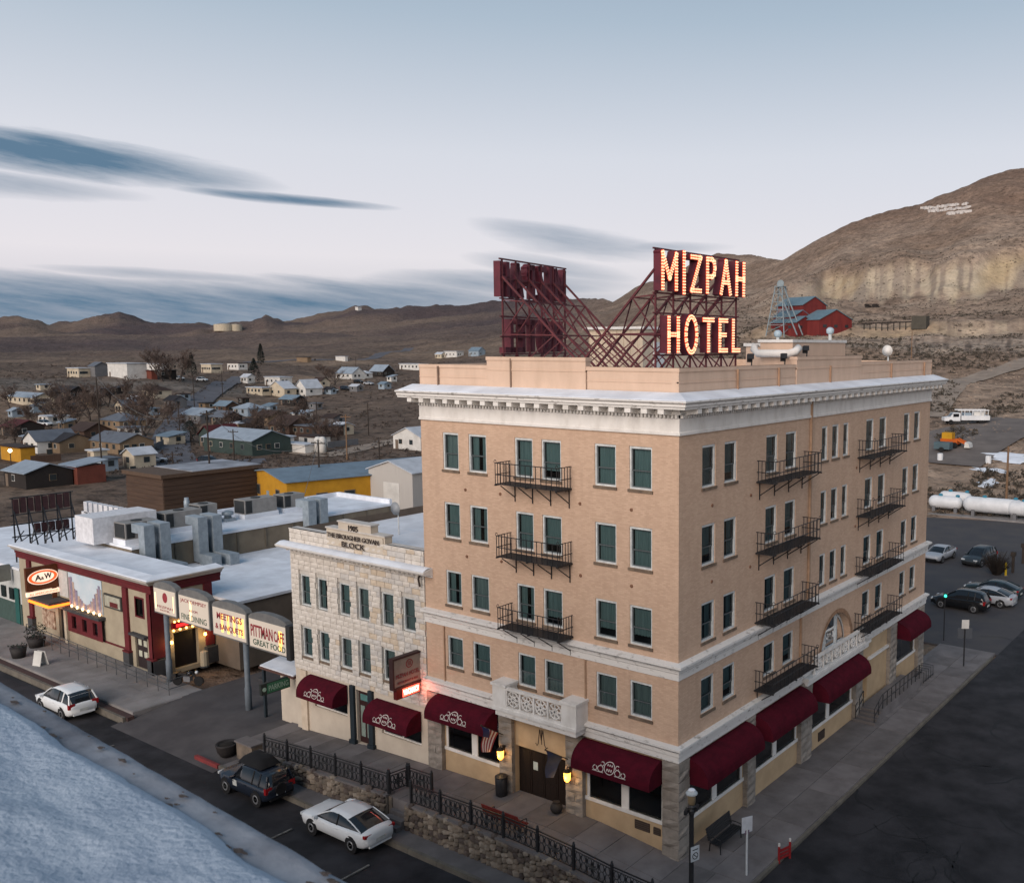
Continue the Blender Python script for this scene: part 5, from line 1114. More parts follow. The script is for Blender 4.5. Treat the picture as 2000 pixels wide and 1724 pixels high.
# side entrance with bulb marquee and two lamps
MB().box(CR_-.4, CR_-.34, 1.75, 3.5, -.6, 2.0).build('side_door', M('side_door_dark', (.012, .010, .012), .5), cf)
mq = MB().box(CR_+.02, CR_+.22, 1.6, 3.5, 2.3, 2.75).build('marquee', M('marquee_red', (.25, .01, .015), .4), cf)
MB().box(CR_+.222, CR_+.235, 1.85, 3.2, 2.42, 2.64).build('red_neon_panel', EM('marquee_letters', (1, .03, .03), .9), mq)
WB = EM('warm_bulb', (1, .50, .12), 5)
for y_ in np.linspace(1.65, 3.45, 5): MB().ball((CR_+.24, y_, 2.24), .085, 7).build('bulb', WB, mq)
for y_ in (1.75, 2.05, 2.35, 2.65): MB().ball((CR_+.24, y_, 2.84), .075, 7).build('bulb', WB, mq)
for y_ in (1.45, 3.85):
    MB().tube([(CR_+.05, y_, 1.75), (CR_+.28, y_, 1.82), (CR_+.28, y_, 1.6)], .02, 5).build('lamp_arm', LAMPB, cf); MB().lathe((CR_+.28, y_, 1.35), [(.05, 0), (.11, .06), (.08, .22)], 8).build('lamp_globe', WB, cf)
    pl_ = bpy.data.lights.new('entrance_light', 'POINT'); pl_.energy = 16; pl_.color = (1, .6, .2); pl_.shadow_soft_size = .12; po = bpy.data.objects.new('entrance_light', pl_); col.objects.link(po); po.parent = cf; po.location = wmat(cf).inverted() @ Vector((CR_+.5, y_, 1.4))
# painted cloth mural, framed menu board
MUR = M('mural_sky', (.42, .52, .58), .8, (.52, .58, .62), .9, 1)
mu = thing('mural_banner', (-53.4, CY-.05, 3), 'pale blue street-scene mural banner on the cafe wall', 'mural')
MB().box(-54.85, -49.85, CY-.06, CY-.01, 2.5, 5.0).build('cloth', MUR, mu)
PK = [M('mural_pink', (.36, .26, .28), .8, (.24, .17, .19), 4, 1), M('mural_violet', (.27, .24, .32), .8, (.17, .16, .22), 4, 1), M('mural_sand', (.46, .36, .30), .8, (.30, .22, .19), 4, 1)]
q = random.Random(5); x = -54.8; k = 0
while x < -50.05:
    w_ = q.uniform(.16, .34); side = abs((x+52.4)/2.2); h = .35+1.75*min(1, side**1.5)*q.uniform(.75, 1.1); MB().box(x, min(x+w_, -49.9), CY-.078, CY-.062, 2.52, min(4.9, 2.52+h)).build('painted_house', PK[k % 3], mu); x += w_*.93; k += 1
for x_ in np.linspace(-54.4, -50.2, 6): MB().lathe((x_, CY-.13, 2.38), [(.05, 0), (.09, .12), (.06, .2)], 8).build('uplight', EM('mural_uplight', (1, .66, .33), 3.0), mu)
for x_ in (-54.0, -52.8, -51.6, -50.4):
    ml = bpy.data.lights.new('mural_light', 'POINT'); ml.energy = 2.2; ml.color = (1, .62, .28); ml.shadow_soft_size = .06; mo_ = bpy.data.objects.new('mural_light', ml); col.objects.link(mo_); mo_.parent = mu; mo_.location = wmat(mu).inverted() @ Vector((x_, CY-.22, 2.62))
mn = thing('menu_board', (-50, CY, 3), 'framed lettered menu board beside the mural', 'sign')
MB().box(-49.5, -47.05, CY-.1, CY-.0, 3.2, 4.22).build('frame', M('board_frame', (.05, .05, .045), .6), mn); MB().box(-49.35, -47.2, CY-.12, CY-.1, 3.32, 4.1).build('board', M('board_face', (.40, .40, .32), .7, (.30, .28, .22), 3), mn); MB().box(-48.6, -47.5, CY-.14, CY-.12, 3.35, 3.7).build('board_picture', M('board_red', (.12, .02, .02), .6), mn)
# A&W blade sign with glowing eyebrow canopy
aw_ = thing('drive_in_sign', (-58.2, 0, 4), 'brown drive-in sign with orange oval above a glowing orange canopy', 'sign')
BRN = M('sign_brown', (.12, .035, .012), .55); SX = -56.4; yc = -.72; zc = 4.62
MB().box(SX-.25, SX, -1.85, .36, 3.68, 5.44).build('cabinet', BRN, aw_)
def disc(rx, ry, dz, mat, nm): MB().poly([(SX+dz, yc+rx*math.cos(R(t_)), zc+ry*math.sin(R(t_))) for t_ in range(0, 360, 10)]).build(nm, mat, aw_)
disc(1.04, .56, .012, EM('sign_cream_lit', (1, .72, .55), .5), 'oval_rim'); disc(.97, .50, .018, EM('sign_orange_lit', (1, .12, .02), .45), 'oval'); disc(.76, .38, .024, EM('sign_white_lit', (1, .75, .58), .55), 'oval_centre')
SBK = M('sign_black', (.02, .012, .01), .6)
text('A', SBK, aw_, (SX+.03, yc-.34, zc), (0, 1, .06), (0, 0, 1), .44, .44, depth=.01, wt=.03); text('&', SBK, aw_, (SX+.03, yc-.04, zc-.08), (0, 1, .06), (0, 0, 1), .2, .24, depth=.01, wt=.02); text('W', SBK, aw_, (SX+.03, yc+.34, zc+.04), (0, 1, .06), (0, 0, 1), .52, .44, depth=.01, wt=.03)
MB().box(SX-.25, SX, -1.85, .36, 3.28, 3.58).build('strip_box', EM('strip_lit', (1, .66, .48), .7), aw_); text('ALL AMERICAN FOOD', EM('strip_red', (1, .12, .04), .5), aw_, (SX, yc, 3.43), (0, 1, 0), (0, 0, 1), 1.95, .16, depth=.01, dz=.004)
MB().box(SX-.18, SX-.06, -.1, .2, 2.75, 3.7).build('pole', BRN, aw_)
SIDED = M('side_door_dark', (.012, .010, .012), .5)
ORG = EM('orange_neon', (1, .17, .015), 2.0)
MB().box(-58.2, -55.0, -1.0, CY, 2.65, 2.85).build('canopy', GREYB, aw_); MB().box(-58.25, -54.95, -1.1, -1.0, 2.50, 2.66).build('neon_edge', ORG, aw_); MB().box(-55.0, -54.9, -1.0, CY, 2.50, 2.66).build('neon_edge', ORG, aw_); MB().box(-58.3, -58.2, -1.0, CY, 2.50, 2.66).build('neon_edge', ORG, aw_)
pl_ = bpy.data.lights.new('canopy_light', 'POINT'); pl_.energy = 16; pl_.color = (1, .35, .08); pl_.shadow_soft_size = .4; po = bpy.data.objects.new('canopy_light', pl_); col.objects.link(po); po.parent = aw_; po.location = (1.6, -.5, -1.7)
MB().box(-57.0, -55.8, CY+.2, CY+.26, -.5, 1.9).build('entrance_door', SIDED, cf)
MB().box(-56.35, -54.98, CY-.08, CY, 3.0, 5.0).build('white_panel', M('white_wall_panel', (.52, .52, .50), .8), cf)
MB().box(-55.7, -55.35, CY-.2, CY, -.6, 2.5).build('entrance_pier', M('pale_pier', (.50, .44, .34), .8), cf); MB().box(-59.6, -57.5, CY-.08, CY, .1, 1.5).build('poster', M('poster_brown', (.14, .06, .03), .7, (.5, .4, .3), 3), cf)  # pier in a paler tan than the cafe walls
# --- arch of four lit sign boxes across the driveway
AY = .1; arch = thing('sign_arch', (-34, AY, -.6), 'grey arch of four lit sign boxes spanning the driveway', 'sign arch')
GST = M('arch_grey', (.16, .16, .155), .7, (.12, .12, .12), 2, 1)
PLIT = EM('panel_warm', (.55, .48, .40), .16); REDT = M('panel_red', (.30, .04, .05), .6); GRNT = M('panel_green', (.05, .10, .07), .6)
TGLOW = EM('tube_glow', (1, .50, .12), 1.3); TGLOW2 = EM('tube_glow_pale', (1, .68, .36), .9)
for i, (a_, b_) in enumerate(((-41.75, -38.95), (-38.7, -35.1), (-34.8, -31.1), (-30.9, -27.0))):
    z0, z1 = (4.25, 5.85) if i == 0 else ((4.1, 5.82), (3.95, 5.66), (3.86, 5.55))[i-1]
    c = (a_+b_)/2; mb = MB(); mb.prism([(a_, AY-.2, z0-.1), (b_, AY-.2, z0-.1), (b_, AY-.2, z1+.1)]+[(c+(b_-a_)/2*math.cos(R(t_)), AY-.2, z1+.1+.42*math.sin(R(t_))) for t_ in (30, 60, 90, 120, 150)]+[(a_, AY-.2, z1+.1)], (0, .4, 0)); bx = mb.build('sign_box', GST, arch)
    fa = MB().box(a_+.1, b_-.1, AY-.23, AY-.2, z0, z1).build('lit_face', PLIT, bx); yy = AY-.23; X, Zu = (1, 0, 0), (0, 0, 1)
    if i == 0:
        mb = MB(); MB().poly([(c+.05+.30*math.cos(R(t_)), yy-.006, z0+1.08+.34*math.sin(R(t_))) for t_ in range(0, 360, 15)]).build('emblem_disc', REDT, fa); text('MIZPAH', REDT, fa, (c, yy, z0+.42), X, Zu, 1.9, .16, depth=.01, dz=.004); text('HOTEL', REDT, fa, (c, yy, z0+.2), X, Zu, 1.2, .12, depth=.01, dz=.004)
        glow_spots = [(a_+.25, TGLOW2, .09), (b_-.35, TGLOW2, .05)]
    elif i == 1: text('JACK DEMPSEY', REDT, fa, (c, yy, z1-.32), X, Zu, 3.0, .30, depth=.01, dz=.004); text('ROOM', REDT, fa, (c, yy, z0+.85), X, Zu, .9, .16, depth=.01, dz=.004); text('FINE DINING', GRNT, fa, (c, yy, z0+.36), X, Zu, 2.9, .40, depth=.01, dz=.004); glow_spots = [(c-.35, TGLOW2, .12)]
    elif i == 2: text('MEETINGS', REDT, fa, (c+.05, yy, z1-.48), X, Zu, 2.7, .42, depth=.01, dz=.004, wt=.02); text('& BANQUETS', REDT, fa, (c, yy, z0+.52), X, Zu, 3.0, .42, depth=.01, dz=.004, wt=.02); glow_spots = [(x_, TGLOW, .12) for x_ in (c-.75, c-.1, c+.55, c+1.1, c+1.45)]
    else: text('PITTMAN', REDT, fa, (c-.6, yy, z0+1.02), X, Zu, 2.2, .72, depth=.01, dz=.004, wt=.02); text('CAFE', REDT, fa, (c+1.12, yy, z0+1.0), X, Zu, 1.0, .66, depth=.01, dz=.004, wt=.02); text('GREAT FOOD', GRNT, fa, (c+.1, yy, z0+.33), X, Zu, 3.2, .36, depth=.01, dz=.004, wt=.01); glow_spots = [(c+1.25, TGLOW, .16)]
    for x_, m_, w_ in glow_spots: MB().box(x_-w_, x_+w_, yy-.003, yy+.002, z0+.22, z1-.3).build('lamp_glow_patch', m_, fa)  # glow of the lamps behind, put on the face as emissive patches
for x_ in (-40.9, -31.8): MB().lathe((x_, AY+.1, -.9), [(.2, 0), (.2, 1.8), (.16, 1.9), (.16, 5.0)], 12).build('post', M('post_bluegrey', (.13, .155, .18), .6), arch, smooth=True)
MB().box(-27.0, -26.62, AY-.35, AY+.35, 3.7, 5.75).build('end_box', M('arch_dark', (.03, .03, .032), .7), arch)
# --- low white-roofed hall and the higher hall with rooftop plant
hl = thing('low_hall', (-47, 20, -.6), 'low hall with broad snowy roof behind the cafe', 'building')
MB().box(-54, -40, 4.7, 34, -.9, 3.85).build('wall', M('hall_brown', (.15, .12, .095), .9, (.11, .09, .072), .7, 1), hl); MB().box(-54, -39.85, 4.65, 34.1, 3.852, 4.05).build('roof', SNOWT, hl)
MB().box(-39.98, -39.6, 9.2, 9.9, 2.6, 3.2).build('wall_unit', M('dark_red_unit', (.06, .012, .014), .6), hl)
hh_ = thing('high_hall', (-60, 15, -.6), 'taller tan hall with snow roof and rows of rooftop units', 'building')
MB().box(-62.6, -54.02, 4.65, 30, -.9, 6.0).build('wall', M('hall_tan', (.20, .165, .12), .9, (.15, .122, .09), .9, 1), hh_); MB().box(-62.7, -53.9, 4.6, 30.1, 6.002, 6.2).build('roof', SNOWT, hh_)
MB().box(-62.6, -62.3, 4.7, 30, 6.202, 6.6).build('parapet', SNOWT, hh_); MB().box(-62.3, -54, 29.7, 30, 6.202, 6.65).build('parapet', SNOWT, hh_)
for y_ in np.linspace(8, 29.5, 9): MB().box(-54.019, -53.93, y_, y_+.1, 4.3, 6.1).build('wall_rib', M('hall_tan_rib', (.13, .11, .085), .9), hh_)
GALV = M('galvanised_duct', (.30, .35, .39), .45, (.22, .26, .29), 2.5, 1, metal=.2); ACM = M('air_unit_tan', (.26, .25, .235), .7, (.21, .20, .19), 2, 1); ACD = M('air_unit_grille', (.03, .033, .035), .7)
def acunit(x, y, z, w_, d_, h, lab):
    o = thing('rooftop_unit', (x, y, z), lab, 'air conditioner', 'rooftop air units'); MB().box(x-w_/2-.1, x+w_/2+.1, y-d_/2-.1, y+d_/2+.1, z, z+.4).build('snowy_kerb', SNOWT, o)
    MB().box(x-w_/2, x+w_/2, y-d_/2, y+d_/2, z+.402, z+h).build('casing', ACM, o); MB().box(x-w_/2+.1, x+w_/2-.1, y-d_/2-.03, y-d_/2, z+.5, z+h-.08).build('grille', ACD, o); MB().box(x+w_/2, x+w_/2+.03, y-d_/2+.1, y-d_/2+.7, z+.5, z+h-.08).build('grille', ACD, o); MB().lathe((x, y, z+h+.001), [(.42, 0), (.42, .06), (.3, .08)], 12).build('fan_ring', ACD, o)
    return o
for i, (u, v) in enumerate(((268, 1052), (350, 1030), (398, 1018), (500, 1003), (565, 992))):
    p = G(u, v, 6.4); acunit(p[0], p[1], 6.2, 1.7, (2.6, 3.2, 1.6, 3.2, 2.2)[i], (1.7, 1.7, 1.8, 1.7, 1.6)[i], ('tan rooftop air unit at the cafe end of the tall hall', 'tan rooftop air unit above the paired silver ducts', 'pale square rooftop unit between two larger units', 'long tan rooftop air unit on a white kerb', 'tan rooftop air unit at the far end of the row')[i])
for i, (u, v, nm) in enumerate(((277, 1075, 'nearer the cafe'), (382, 1057, 'midway along the wall'), (597, 1020, 'at the far end'))):
    p = G(u, v, 5.0); o = thing('duct_pair', (-53.6, p[1], 4.05), 'pair of silver ducts down the tan hall wall, '+nm, 'duct', 'wall ducts of the tall hall')
    y0 = SD(u, v, -53.5)[1]
    for k in (0, 1):
        y_ = y0+k*1.25; MB().box(-53.9, -53.0, y_, y_+.8, 4.2, 7.2).build('riser', GALV, o); MB().box(-54.9, -53.0, y_, y_+.8, 7.202, 7.9).build('elbow', GALV, o); MB().box(-52.99, -51.2+k*.5, y_, y_+.8, 4.06, 4.95).build('run', GALV, o)
for i, (u, v, lab) in enumerate(((305, 1022, 'round dark roof vent among the units'), (365, 990, 'pale blue roof stack by the hall parapet'), (445, 1008, 'round silver blower between tan units'))):
    p = G(u, v, 6.6); o = thing('roof_vent', (p[0], p[1], 6.2), lab, 'vent'); MB().lathe((p[0], p[1], 6.2), [(.3, 0), (.3, .5), (.5, .55), (.5, .8), (.1, .95)] if i != 1 else [(.25, 0), (.25, 1.0), (.2, 1.05), (.2, 1.3)], 12).build('cowl', (ACD, GALV, GALV)[i], o, smooth=True); MB().box(p[0]-.5, p[0]+.5, p[1]-.5, p[1]+.5, 6.2, 6.45).build('flashing', GALV, o)
wb = thing('roof_stair_box', (-60, 6.5, 6.2), 'white rendered stair box with crenellated parapet on the tall hall roof', 'stair box')
p = G(195, 1050, 6.4); MB().box(p[0]-1.3, p[0]+1.6, p[1]-1.2, p[1]+3.8, 6.2, 8.3).build('wall', M('white_render', (.66, .66, .68), .9), wb)
for k in range(9): MB().box(p[0]-1.3-.9*k-.62, p[0]-1.3-.9*k, p[1]+3.0, p[1]+3.5, 7.1, 8.1).build('merlon', MATS['white_render'], wb)
MB().box(p[0]-9.6, p[0]-1.302, p[1]+3.0, p[1]+3.4, 6.2, 7.2).build('parapet', MATS['white_render'], wb)
# dark skeletal roof sign at the far left
ds_ = thing('old_roof_sign', (-64, 3, 5.6), 'dark skeletal roof sign seen from behind above the cafe', 'sign')
A0 = SD(25, 1000, -66); y0 = A0[1]; zb = 5.6; DK = M('old_sign_dark', (.045, .018, .02), .7)
for k in range(8): MB().box(-66.1, -65.8, y0+.0+k*.55, y0+.38+k*.55, 8.1+.05*(k % 3), 9.3+.1*(k % 2)).build('letter_back', DK, ds_)
for k in range(5): MB().box(-66.1, -65.8, y0+1.5+k*.55, y0+1.9+k*.55, 6.3, 7.1).build('letter_back', DK, ds_)
for z_ in (6.2, 7.2, 8.0, 9.4): MB().bar((-65.95, y0-.2, z_), (-65.95, y0+4.6, z_), .09).build('rail', IRON, ds_)
for y_ in np.linspace(y0, y0+4.4, 5):
    MB().bar((-65.95, y_, 4.1), (-65.95, y_, 9.4), .09).build('post', IRON, ds_); MB().bar((-65.95, y_, 8.6), (-63.9, y_, 4.12), .09).build('raking_leg', IRON, ds_); MB().bar((-65.95, y_, 5.8), (-64.2, y_, 6.9), .06).build('strut', IRON, ds_)
for a_, b_ in zip(np.linspace(y0, y0+4.4, 5), np.linspace(y0, y0+4.4, 5)[1:]): MB().bar((-65.95, a_, 5.5), (-65.95, b_, 6.2), .06).build('lacing', IRON, ds_); MB().bar((-63.9, a_, 4.2), (-65.0, b_, 7.0), .06).build('lacing', IRON, ds_)
# neighbouring white building at the frame's left edge
wn_ = thing('white_neighbour', (-70, 3, -.6), 'white rendered shop with green base left of the cafe', 'building')
MB().box(-84, -63.3, .5, 14, -.5, 3.9).build('wall', M('white_shop', (.48, .49, .47), .9, (.40, .41, .40), 1, 1), wn_); MB().box(-84, -63.4, .42, .5, -.7, 1.1).build('green_base', M('green_base', (.05, .085, .075), .8), wn_); MB().box(-84.1, -63.3, .4, 14.1, 3.902, 4.1).build('roof', SNOWT, wn_)
for x_ in (-66.9, -65.4, -69.0): MB().box(x_, x_+.7, .36, .41, 1.35, 2.3).build('window', M('dark_pane', (.02, .03, .03), .15), wn_)
MB().box(-64.4, -63.7, .36, .41, -.5, 2.4).build('door', M('green_door', (.02, .10, .09), .5), wn_)
MB().box(-64.9, -64.6, -1.4, .3, 3.0, 4.3).build('blank_sign', M('grey_sign', (.20, .21, .19), .7), wn_)
bk = thing('brown_log_hall', (-95, 40, -1), 'long brown clapboard hall with flat roof beyond the cafe roofs', 'building')
a_ = G(100, 985, -1); b_ = G(325, 1012, -1)
X0, X1, Y0 = G(60, 1050, -1)[0], G(322, 1010, -1)[0], G(322, 1010, -1)[1]
MB().box(X0-10, X1, Y0, Y0+14, -1, 4.2).build('wall', M('log_brown', (.085, .052, .036), .9, (.055, .035, .026), 1, 1, st=(.3, .3, 6)), bk)
for k in range(7): MB().box(X1, X1+.08, Y0, Y0+14, -.6+.62*k, -.1+.62*k).build('plank', MATS['log_brown'], bk); MB().box(X0-10, X1, Y0-.08, Y0, -.6+.62*k, -.1+.62*k).build('plank', MATS['log_brown'], bk)
MB().box(X0-10.4, X1+.4, Y0-.4, Y0+14.4, 4.2, 4.7).build('roof', M('brown_roof', (.10, .065, .045), .9), bk)
MB().box(X0-10.2, X1+.2, Y0+4, Y0+14.2, 4.702, 4.8).build('roof_snow', M('dirty_snow', (.34, .36, .40), .9, (.16, .17, .19), .3, 1), bk)
# ---------------------------------------------------------------- cars
CGL = M('car_glass', (.010, .012, .015), .08, None, 1, 0, spec=.6); TYRE = M('tyre_rubber', (.012, .012, .013), .85); RIM = M('alloy_rim', (.30, .31, .32), .35, (.20, .20, .21), 5, 1, metal=.6); TRIM = M('black_trim', (.012, .012, .013), .6)
TAIL = M('tail_lens', (.30, .012, .015), .25); HEAD = M('head_lens', (.55, .58, .60), .15); PLATE = M('number_plate', (.50, .52, .50), .6)
def paint(n, c, r=.32): return M(n, c, r, tuple(x*.93 for x in c), 1.5, 1, spec=.5)
KIND = {
 'sedan': dict(belt=[(-1, .58), (-.985, .66), (-.94, .705), (-.78, .715), (-.45, .69), (0, .655), (.40, .66), (.70, .625), (.88, .575), (.96, .53), (1, .44)], cab=[(-.86, 0), (-.66, .835), (-.46, .945), (-.22, 1), (-.02, .995), (.12, .955), (.30, .83), (.50, 0)], rx=(-.42, .10), H=1.45, W=1.84, L=4.85, wb=2.8),
 'suv': dict(belt=[(-1, .50), (-.975, .60), (-.6, .63), (0, .60), (.42, .60), (.75, .56), (.95, .46), (1, .35)], rx=(-.84, .10), cab=[(-.985, 0), (-.84, .92), (-.6, .985), (-.35, 1), (-.05, .995), (.10, .96), (.30, .81), (.50, 0)], H=1.70, W=1.88, L=4.65, wb=2.7),
 'jeep': dict(belt=[(-1, .50), (-.985, .60), (-.5, .61), (0, .60), (.34, .60), (.75, .575), (.96, .54), (1, .36)], rx=(-.92, .07), cab=[(-.985, 0), (-.92, .96), (-.3, 1), (.06, .985), (.34, 0)], H=1.66, W=1.78, L=4.3, wb=2.58)}
def car(name, loc, rz, kind, pm, label, L=None, group=None, cat='car', extra=None):
    k = KIND[kind]; L = L or k['L']; H, W = k['H'], k['W']; hl = L/2; o = thing(name, loc, label, cat, group, rz)
    bx = [p[0]*hl for p in k['belt']]; bz = [p[1]*H for p in k['belt']]; belt = lambda x: float(np.interp(x, bx, bz))
    xs = np.unique(np.concatenate([np.linspace(-hl, hl, 25), bx])); mb = MB(); secs = []
    for x in xs:
        t = abs(x)/hl; hw = W/2*(1-.20*max(0, (t-.74)/.26)**2.6-.03*max(0, (t-.4)/.6)); zb = .26+.16*max(0, (t-.86)/.14); zt = belt(x); zm = zb+(zt-zb)*.55
        half = [(hw*.80, zb), (hw*.96, zb+.10), (hw, zm), (hw*.985, zt-.10*(zt-zb)), (hw*.90, zt), (hw*.45, zt+.035), (0, zt+.045)]
        secs.append(half+[(-a, b) for a, b in half[-2::-1]])
    n = len(secs[0]); mb.v = [(x, y, z) for x, s in zip(xs, secs) for y, z in s]
    for i in range(len(xs)-1):
        for j in range(n): j2 = (j+1) % n; mb.f.append((i*n+j, (i+1)*n+j, (i+1)*n+j2, i*n+j2))
    mb.f.append(tuple(range(n))); mb.f.append(tuple((len(xs)-1)*n+j for j in range(n-1, -1, -1)))
    body = mb.build('body', pm, o, local=True, smooth=True, fixn=True)
    cx = [p[0]*hl for p in k['cab']]; X = np.unique(np.concatenate([cx, np.linspace(cx[0], cx[-1], 21)])); rf = lambda x: max(belt(x), float(np.interp(x, cx, [belt(cx[0])]+[p[1]*H for p in k['cab'][1:-1]]+[belt(cx[-1])])))
    if kind == 'sedan': smooth = lambda x: rf(x)
    wb_ = lambda x: W/2*.90*(1-.05*max(0, (abs(x)/hl-.4)/.6)); wr = lambda x: wb_(x)-.30*(rf(x)-belt(x))
    mb = MB()
    for x in X: mb.v += [(x, wb_(x), belt(x)-.03), (x, wr(x), rf(x)), (x, wr(x)*.5, rf(x)+.025), (x, 0, rf(x)+.03), (x, -wr(x)*.5, rf(x)+.025), (x, -wr(x), rf(x)), (x, -wb_(x), belt(x)-.03)]
    for i in range(len(X)-1):
        for j in range(6): a = i*7+j; mb.f.append((a, a+7, a+8, a+1))
    gh = mb.build('window_glass', CGL, o, local=True, smooth=True, fixn=True)
    ra, rb_ = k['rx'][0]*hl, k['rx'][1]*hl; x0, x1 = ra-.06, rb_+.10; Xr = np.linspace(x0, x1, 9); mb = MB()
    for x in Xr: mb.v += [(x, s*wr(x)*f_, rf(x)+dz_) for s, f_, dz_ in ((1, 1.015, -.05), (1, 1.0, .012), (1, .5, .04), (1, 0, .045), (-1, .5, .04), (-1, 1.0, .012), (-1, 1.015, -.05))]
    for i in range(8):
        for j in range(6): a = i*7+j; mb.f.append((a, a+7, a+8, a+1))
    mb.build('roof', pm, o, local=True, smooth=True, fixn=True)
    for s in (1, -1):
        P = lambda x, f=1.0: (x, s*(wb_(x)*(1-f)+wr(x)*f)*1.005, belt(x)*(1-f)+rf(x)*f)
        MB().tube([P(cx[-1]-.03, 0)]+[P(x_) for x_ in np.linspace(cx[-1]-.12, rb_, 5)], .035, 5).build('pillar', pm, o, local=True)
        MB().tube([P(cx[0]+.04, 0)]+[P(x_) for x_ in np.linspace(cx[0]+.08, ra, 5)], (.03 if kind == 'sedan' else .05), 5).build('pillar', pm, o, local=True)
        xb = (ra+rb_)/2+.02; MB().tube([(xb, s*wb_(xb)*1.005, belt(xb)), (xb-.05, s*wr(xb)*1.005, rf(xb))], .035, 5).build('pillar', TRIM, o, local=True)
        if kind != 'sedan': xd = ra+.55; MB().tube([(xd, s*wb_(xd)*1.005, belt(xd)), (xd-.04, s*wr(xd)*1.005, rf(xd))], .05, 5).build('pillar', pm, o, local=True)
        MB().obox((cx[-1]-.18, s*(W/2+.06), belt(cx[-1])+.05), .16, .20, .13).build('mirror', pm, o, local=True)
        MB().obox((-hl*.955, s*W/2*.72, belt(-hl*.95)-.10), .16, W*.20, .13 if kind == 'sedan' else .30, 0).build('taillight', TAIL, o, local=True)
        MB().obox((hl*.945, s*W/2*.68, belt(hl*.93)-.06), .16, W*.20, .13).build('headlight', HEAD, o, local=True)
        for x in (-k['wb']/2-.05, k['wb']/2+.02):
            r = .335 if kind == 'sedan' else .36
            MB().lathe((x, s*(W/2-.02), r+.03), [(r+.07, -.10), (r+.07, .012)], 18, 'Y').build('wheel_arch', TRIM, o, local=True)
            wh = MB().lathe((x, s*(W/2-.10), r), [(r*.7, -.10), (r, -.09), (r, .09), (r*.7, .115)], 20, 'Y').build('wheel', TYRE, o, local=True)
            sg = s; prof = [(r*.66, sg*.115), (r*.60, sg*.125), (r*.16, sg*.10), (.02, sg*.12)]; MB().lathe((x, s*(W/2-.10), r), prof, 10, 'Y').build('rim', RIM, wh, local=True)
        for x in (.55, -.45): MB().obox((x*1.0, s*(W/2*.985+.01), belt(x)-.14), .18, .03, .04).build('door_handle', pm, o, local=True)
    MB().obox((-hl-.005, 0, .62 if kind != 'sedan' else .60), .02, .5, .16).build('licence_plate', PLATE, o, local=True)
    MB().obox((-hl*.975, 0, .40), .12, W*.66, .14).build('rear_bumper', TRIM if kind == 'jeep' else pm, o, local=True); MB().obox((hl*.985, 0, .42), .10, W*.7, .20).build('grille', TRIM, o, local=True)
    return o
WCAR = paint('white_car_paint', (.66, .68, .69)); BCAR = paint('black_car_paint', (.010, .011, .013), .2); NAVY = paint('navy_car_paint', (.012, .017, .028), .25); SILV = paint('silver_car_paint', (.36, .38, .41), .3); DGRY = paint('dark_grey_car_paint', (.030, .037, .042), .28); GREEN_ = paint('dark_teal_car_paint', (.02, .035, .04), .25)
sz = STZ-.03
a_, b_ = G(611, 1630, sz), G(683, 1663, sz); sed = car('sedan', ((a_[0]+b_[0])/2-.03, a_[1]+.92, sz), math.pi, 'sedan', WCAR, 'white four-door sedan parked on the street below the hotel wall')
MB().obox((-1.25, .25, 1.13), .02, .22, .05).build('brake_light_reflection', EM('brake_reflection_red', (1, .05, .03), .5), sed, local=True)  # red reflection put in as a faintly emissive strip
a_, b_ = G(442, 1548, sz), G(499, 1573, sz); jp = car('jeep', ((a_[0]+b_[0])/2-.02, a_[1]+.9, sz), math.pi, 'jeep', NAVY, 'dark boxy four-wheel-drive with black bag on its roof rack', cat='suv')
mb = MB(); mb.grid(8, 6, lambda a, b: (-1.35+1.9*a, -.58+1.16*b, 1.74+.42*(1-(2*a-1)**6)*(1-(2*b-1)**6)+.02*math.sin(a*9)*math.sin(b*7))); mb.build('roof_bag', M('black_fabric', (.010, .010, .011), .9), jp, local=True, smooth=True)
for x in (-1.2, .4): MB().bar((x, -.62, 1.72), (x, .62, 1.72), .05).build('roof_rack_bar', TRIM, jp, local=True)
MB().obox((.42, .895, .78), .34, .012, .30).build('door_notice', PLATE, jp, local=True); MB().lathe((-2.17, .0, .8), [(.02, 0), (.3, -.02), (.3, .12)], 14, 'X').build('spare_cover', TRIM, jp, local=True)
a_, b_ = G(92, 1364, sz), G(123, 1387, sz); car('estate_suv', ((a_[0]+b_[0])/2+1.7, -5.62, sz), math.pi, 'suv', WCAR, 'white sport utility car parked beside the cafe brick strip', cat='suv')
# cars in the rear lot
lz = -.16
a_, b_ = G(1836, 1187, lz), G(1901, 1198, lz); hd = math.atan2(a_[1]-b_[1], a_[0]-b_[0]); nrm_ = Vector((math.sin(hd), -math.cos(hd)))
mid = Vector(((a_[0]+b_[0])/2, (a_[1]+b_[1])/2)); sgn = 1 if nrm_.y > 0 else -1
def lot(off, back, kind, pm, lab, nm='parked_car', cat='car'):
    p = mid+nrm_*sgn*(off+.92)+Vector((math.cos(hd), math.sin(hd)))*back; return car(nm, (p.x, p.y, lz), hd, kind, pm, lab, cat=cat, group='cars in the rear lot')
lot(0, 0, 'suv', BCAR, 'black utility car parked end-on in the rear lot beside the silver sedan', cat='suv')
lot(2.9, -1.2, 'sedan', SILV, 'silver sedan parked between two black cars in the rear lot'); lot(5.7, -.9, 'sedan', GREEN_, 'dark sedan parked between the silver sedan and the bare bush')
a_ = G(1880, 1112, lz); b_ = G(1930, 1090, lz); hd2 = math.atan2(a_[1]-b_[1], a_[0]-b_[0])
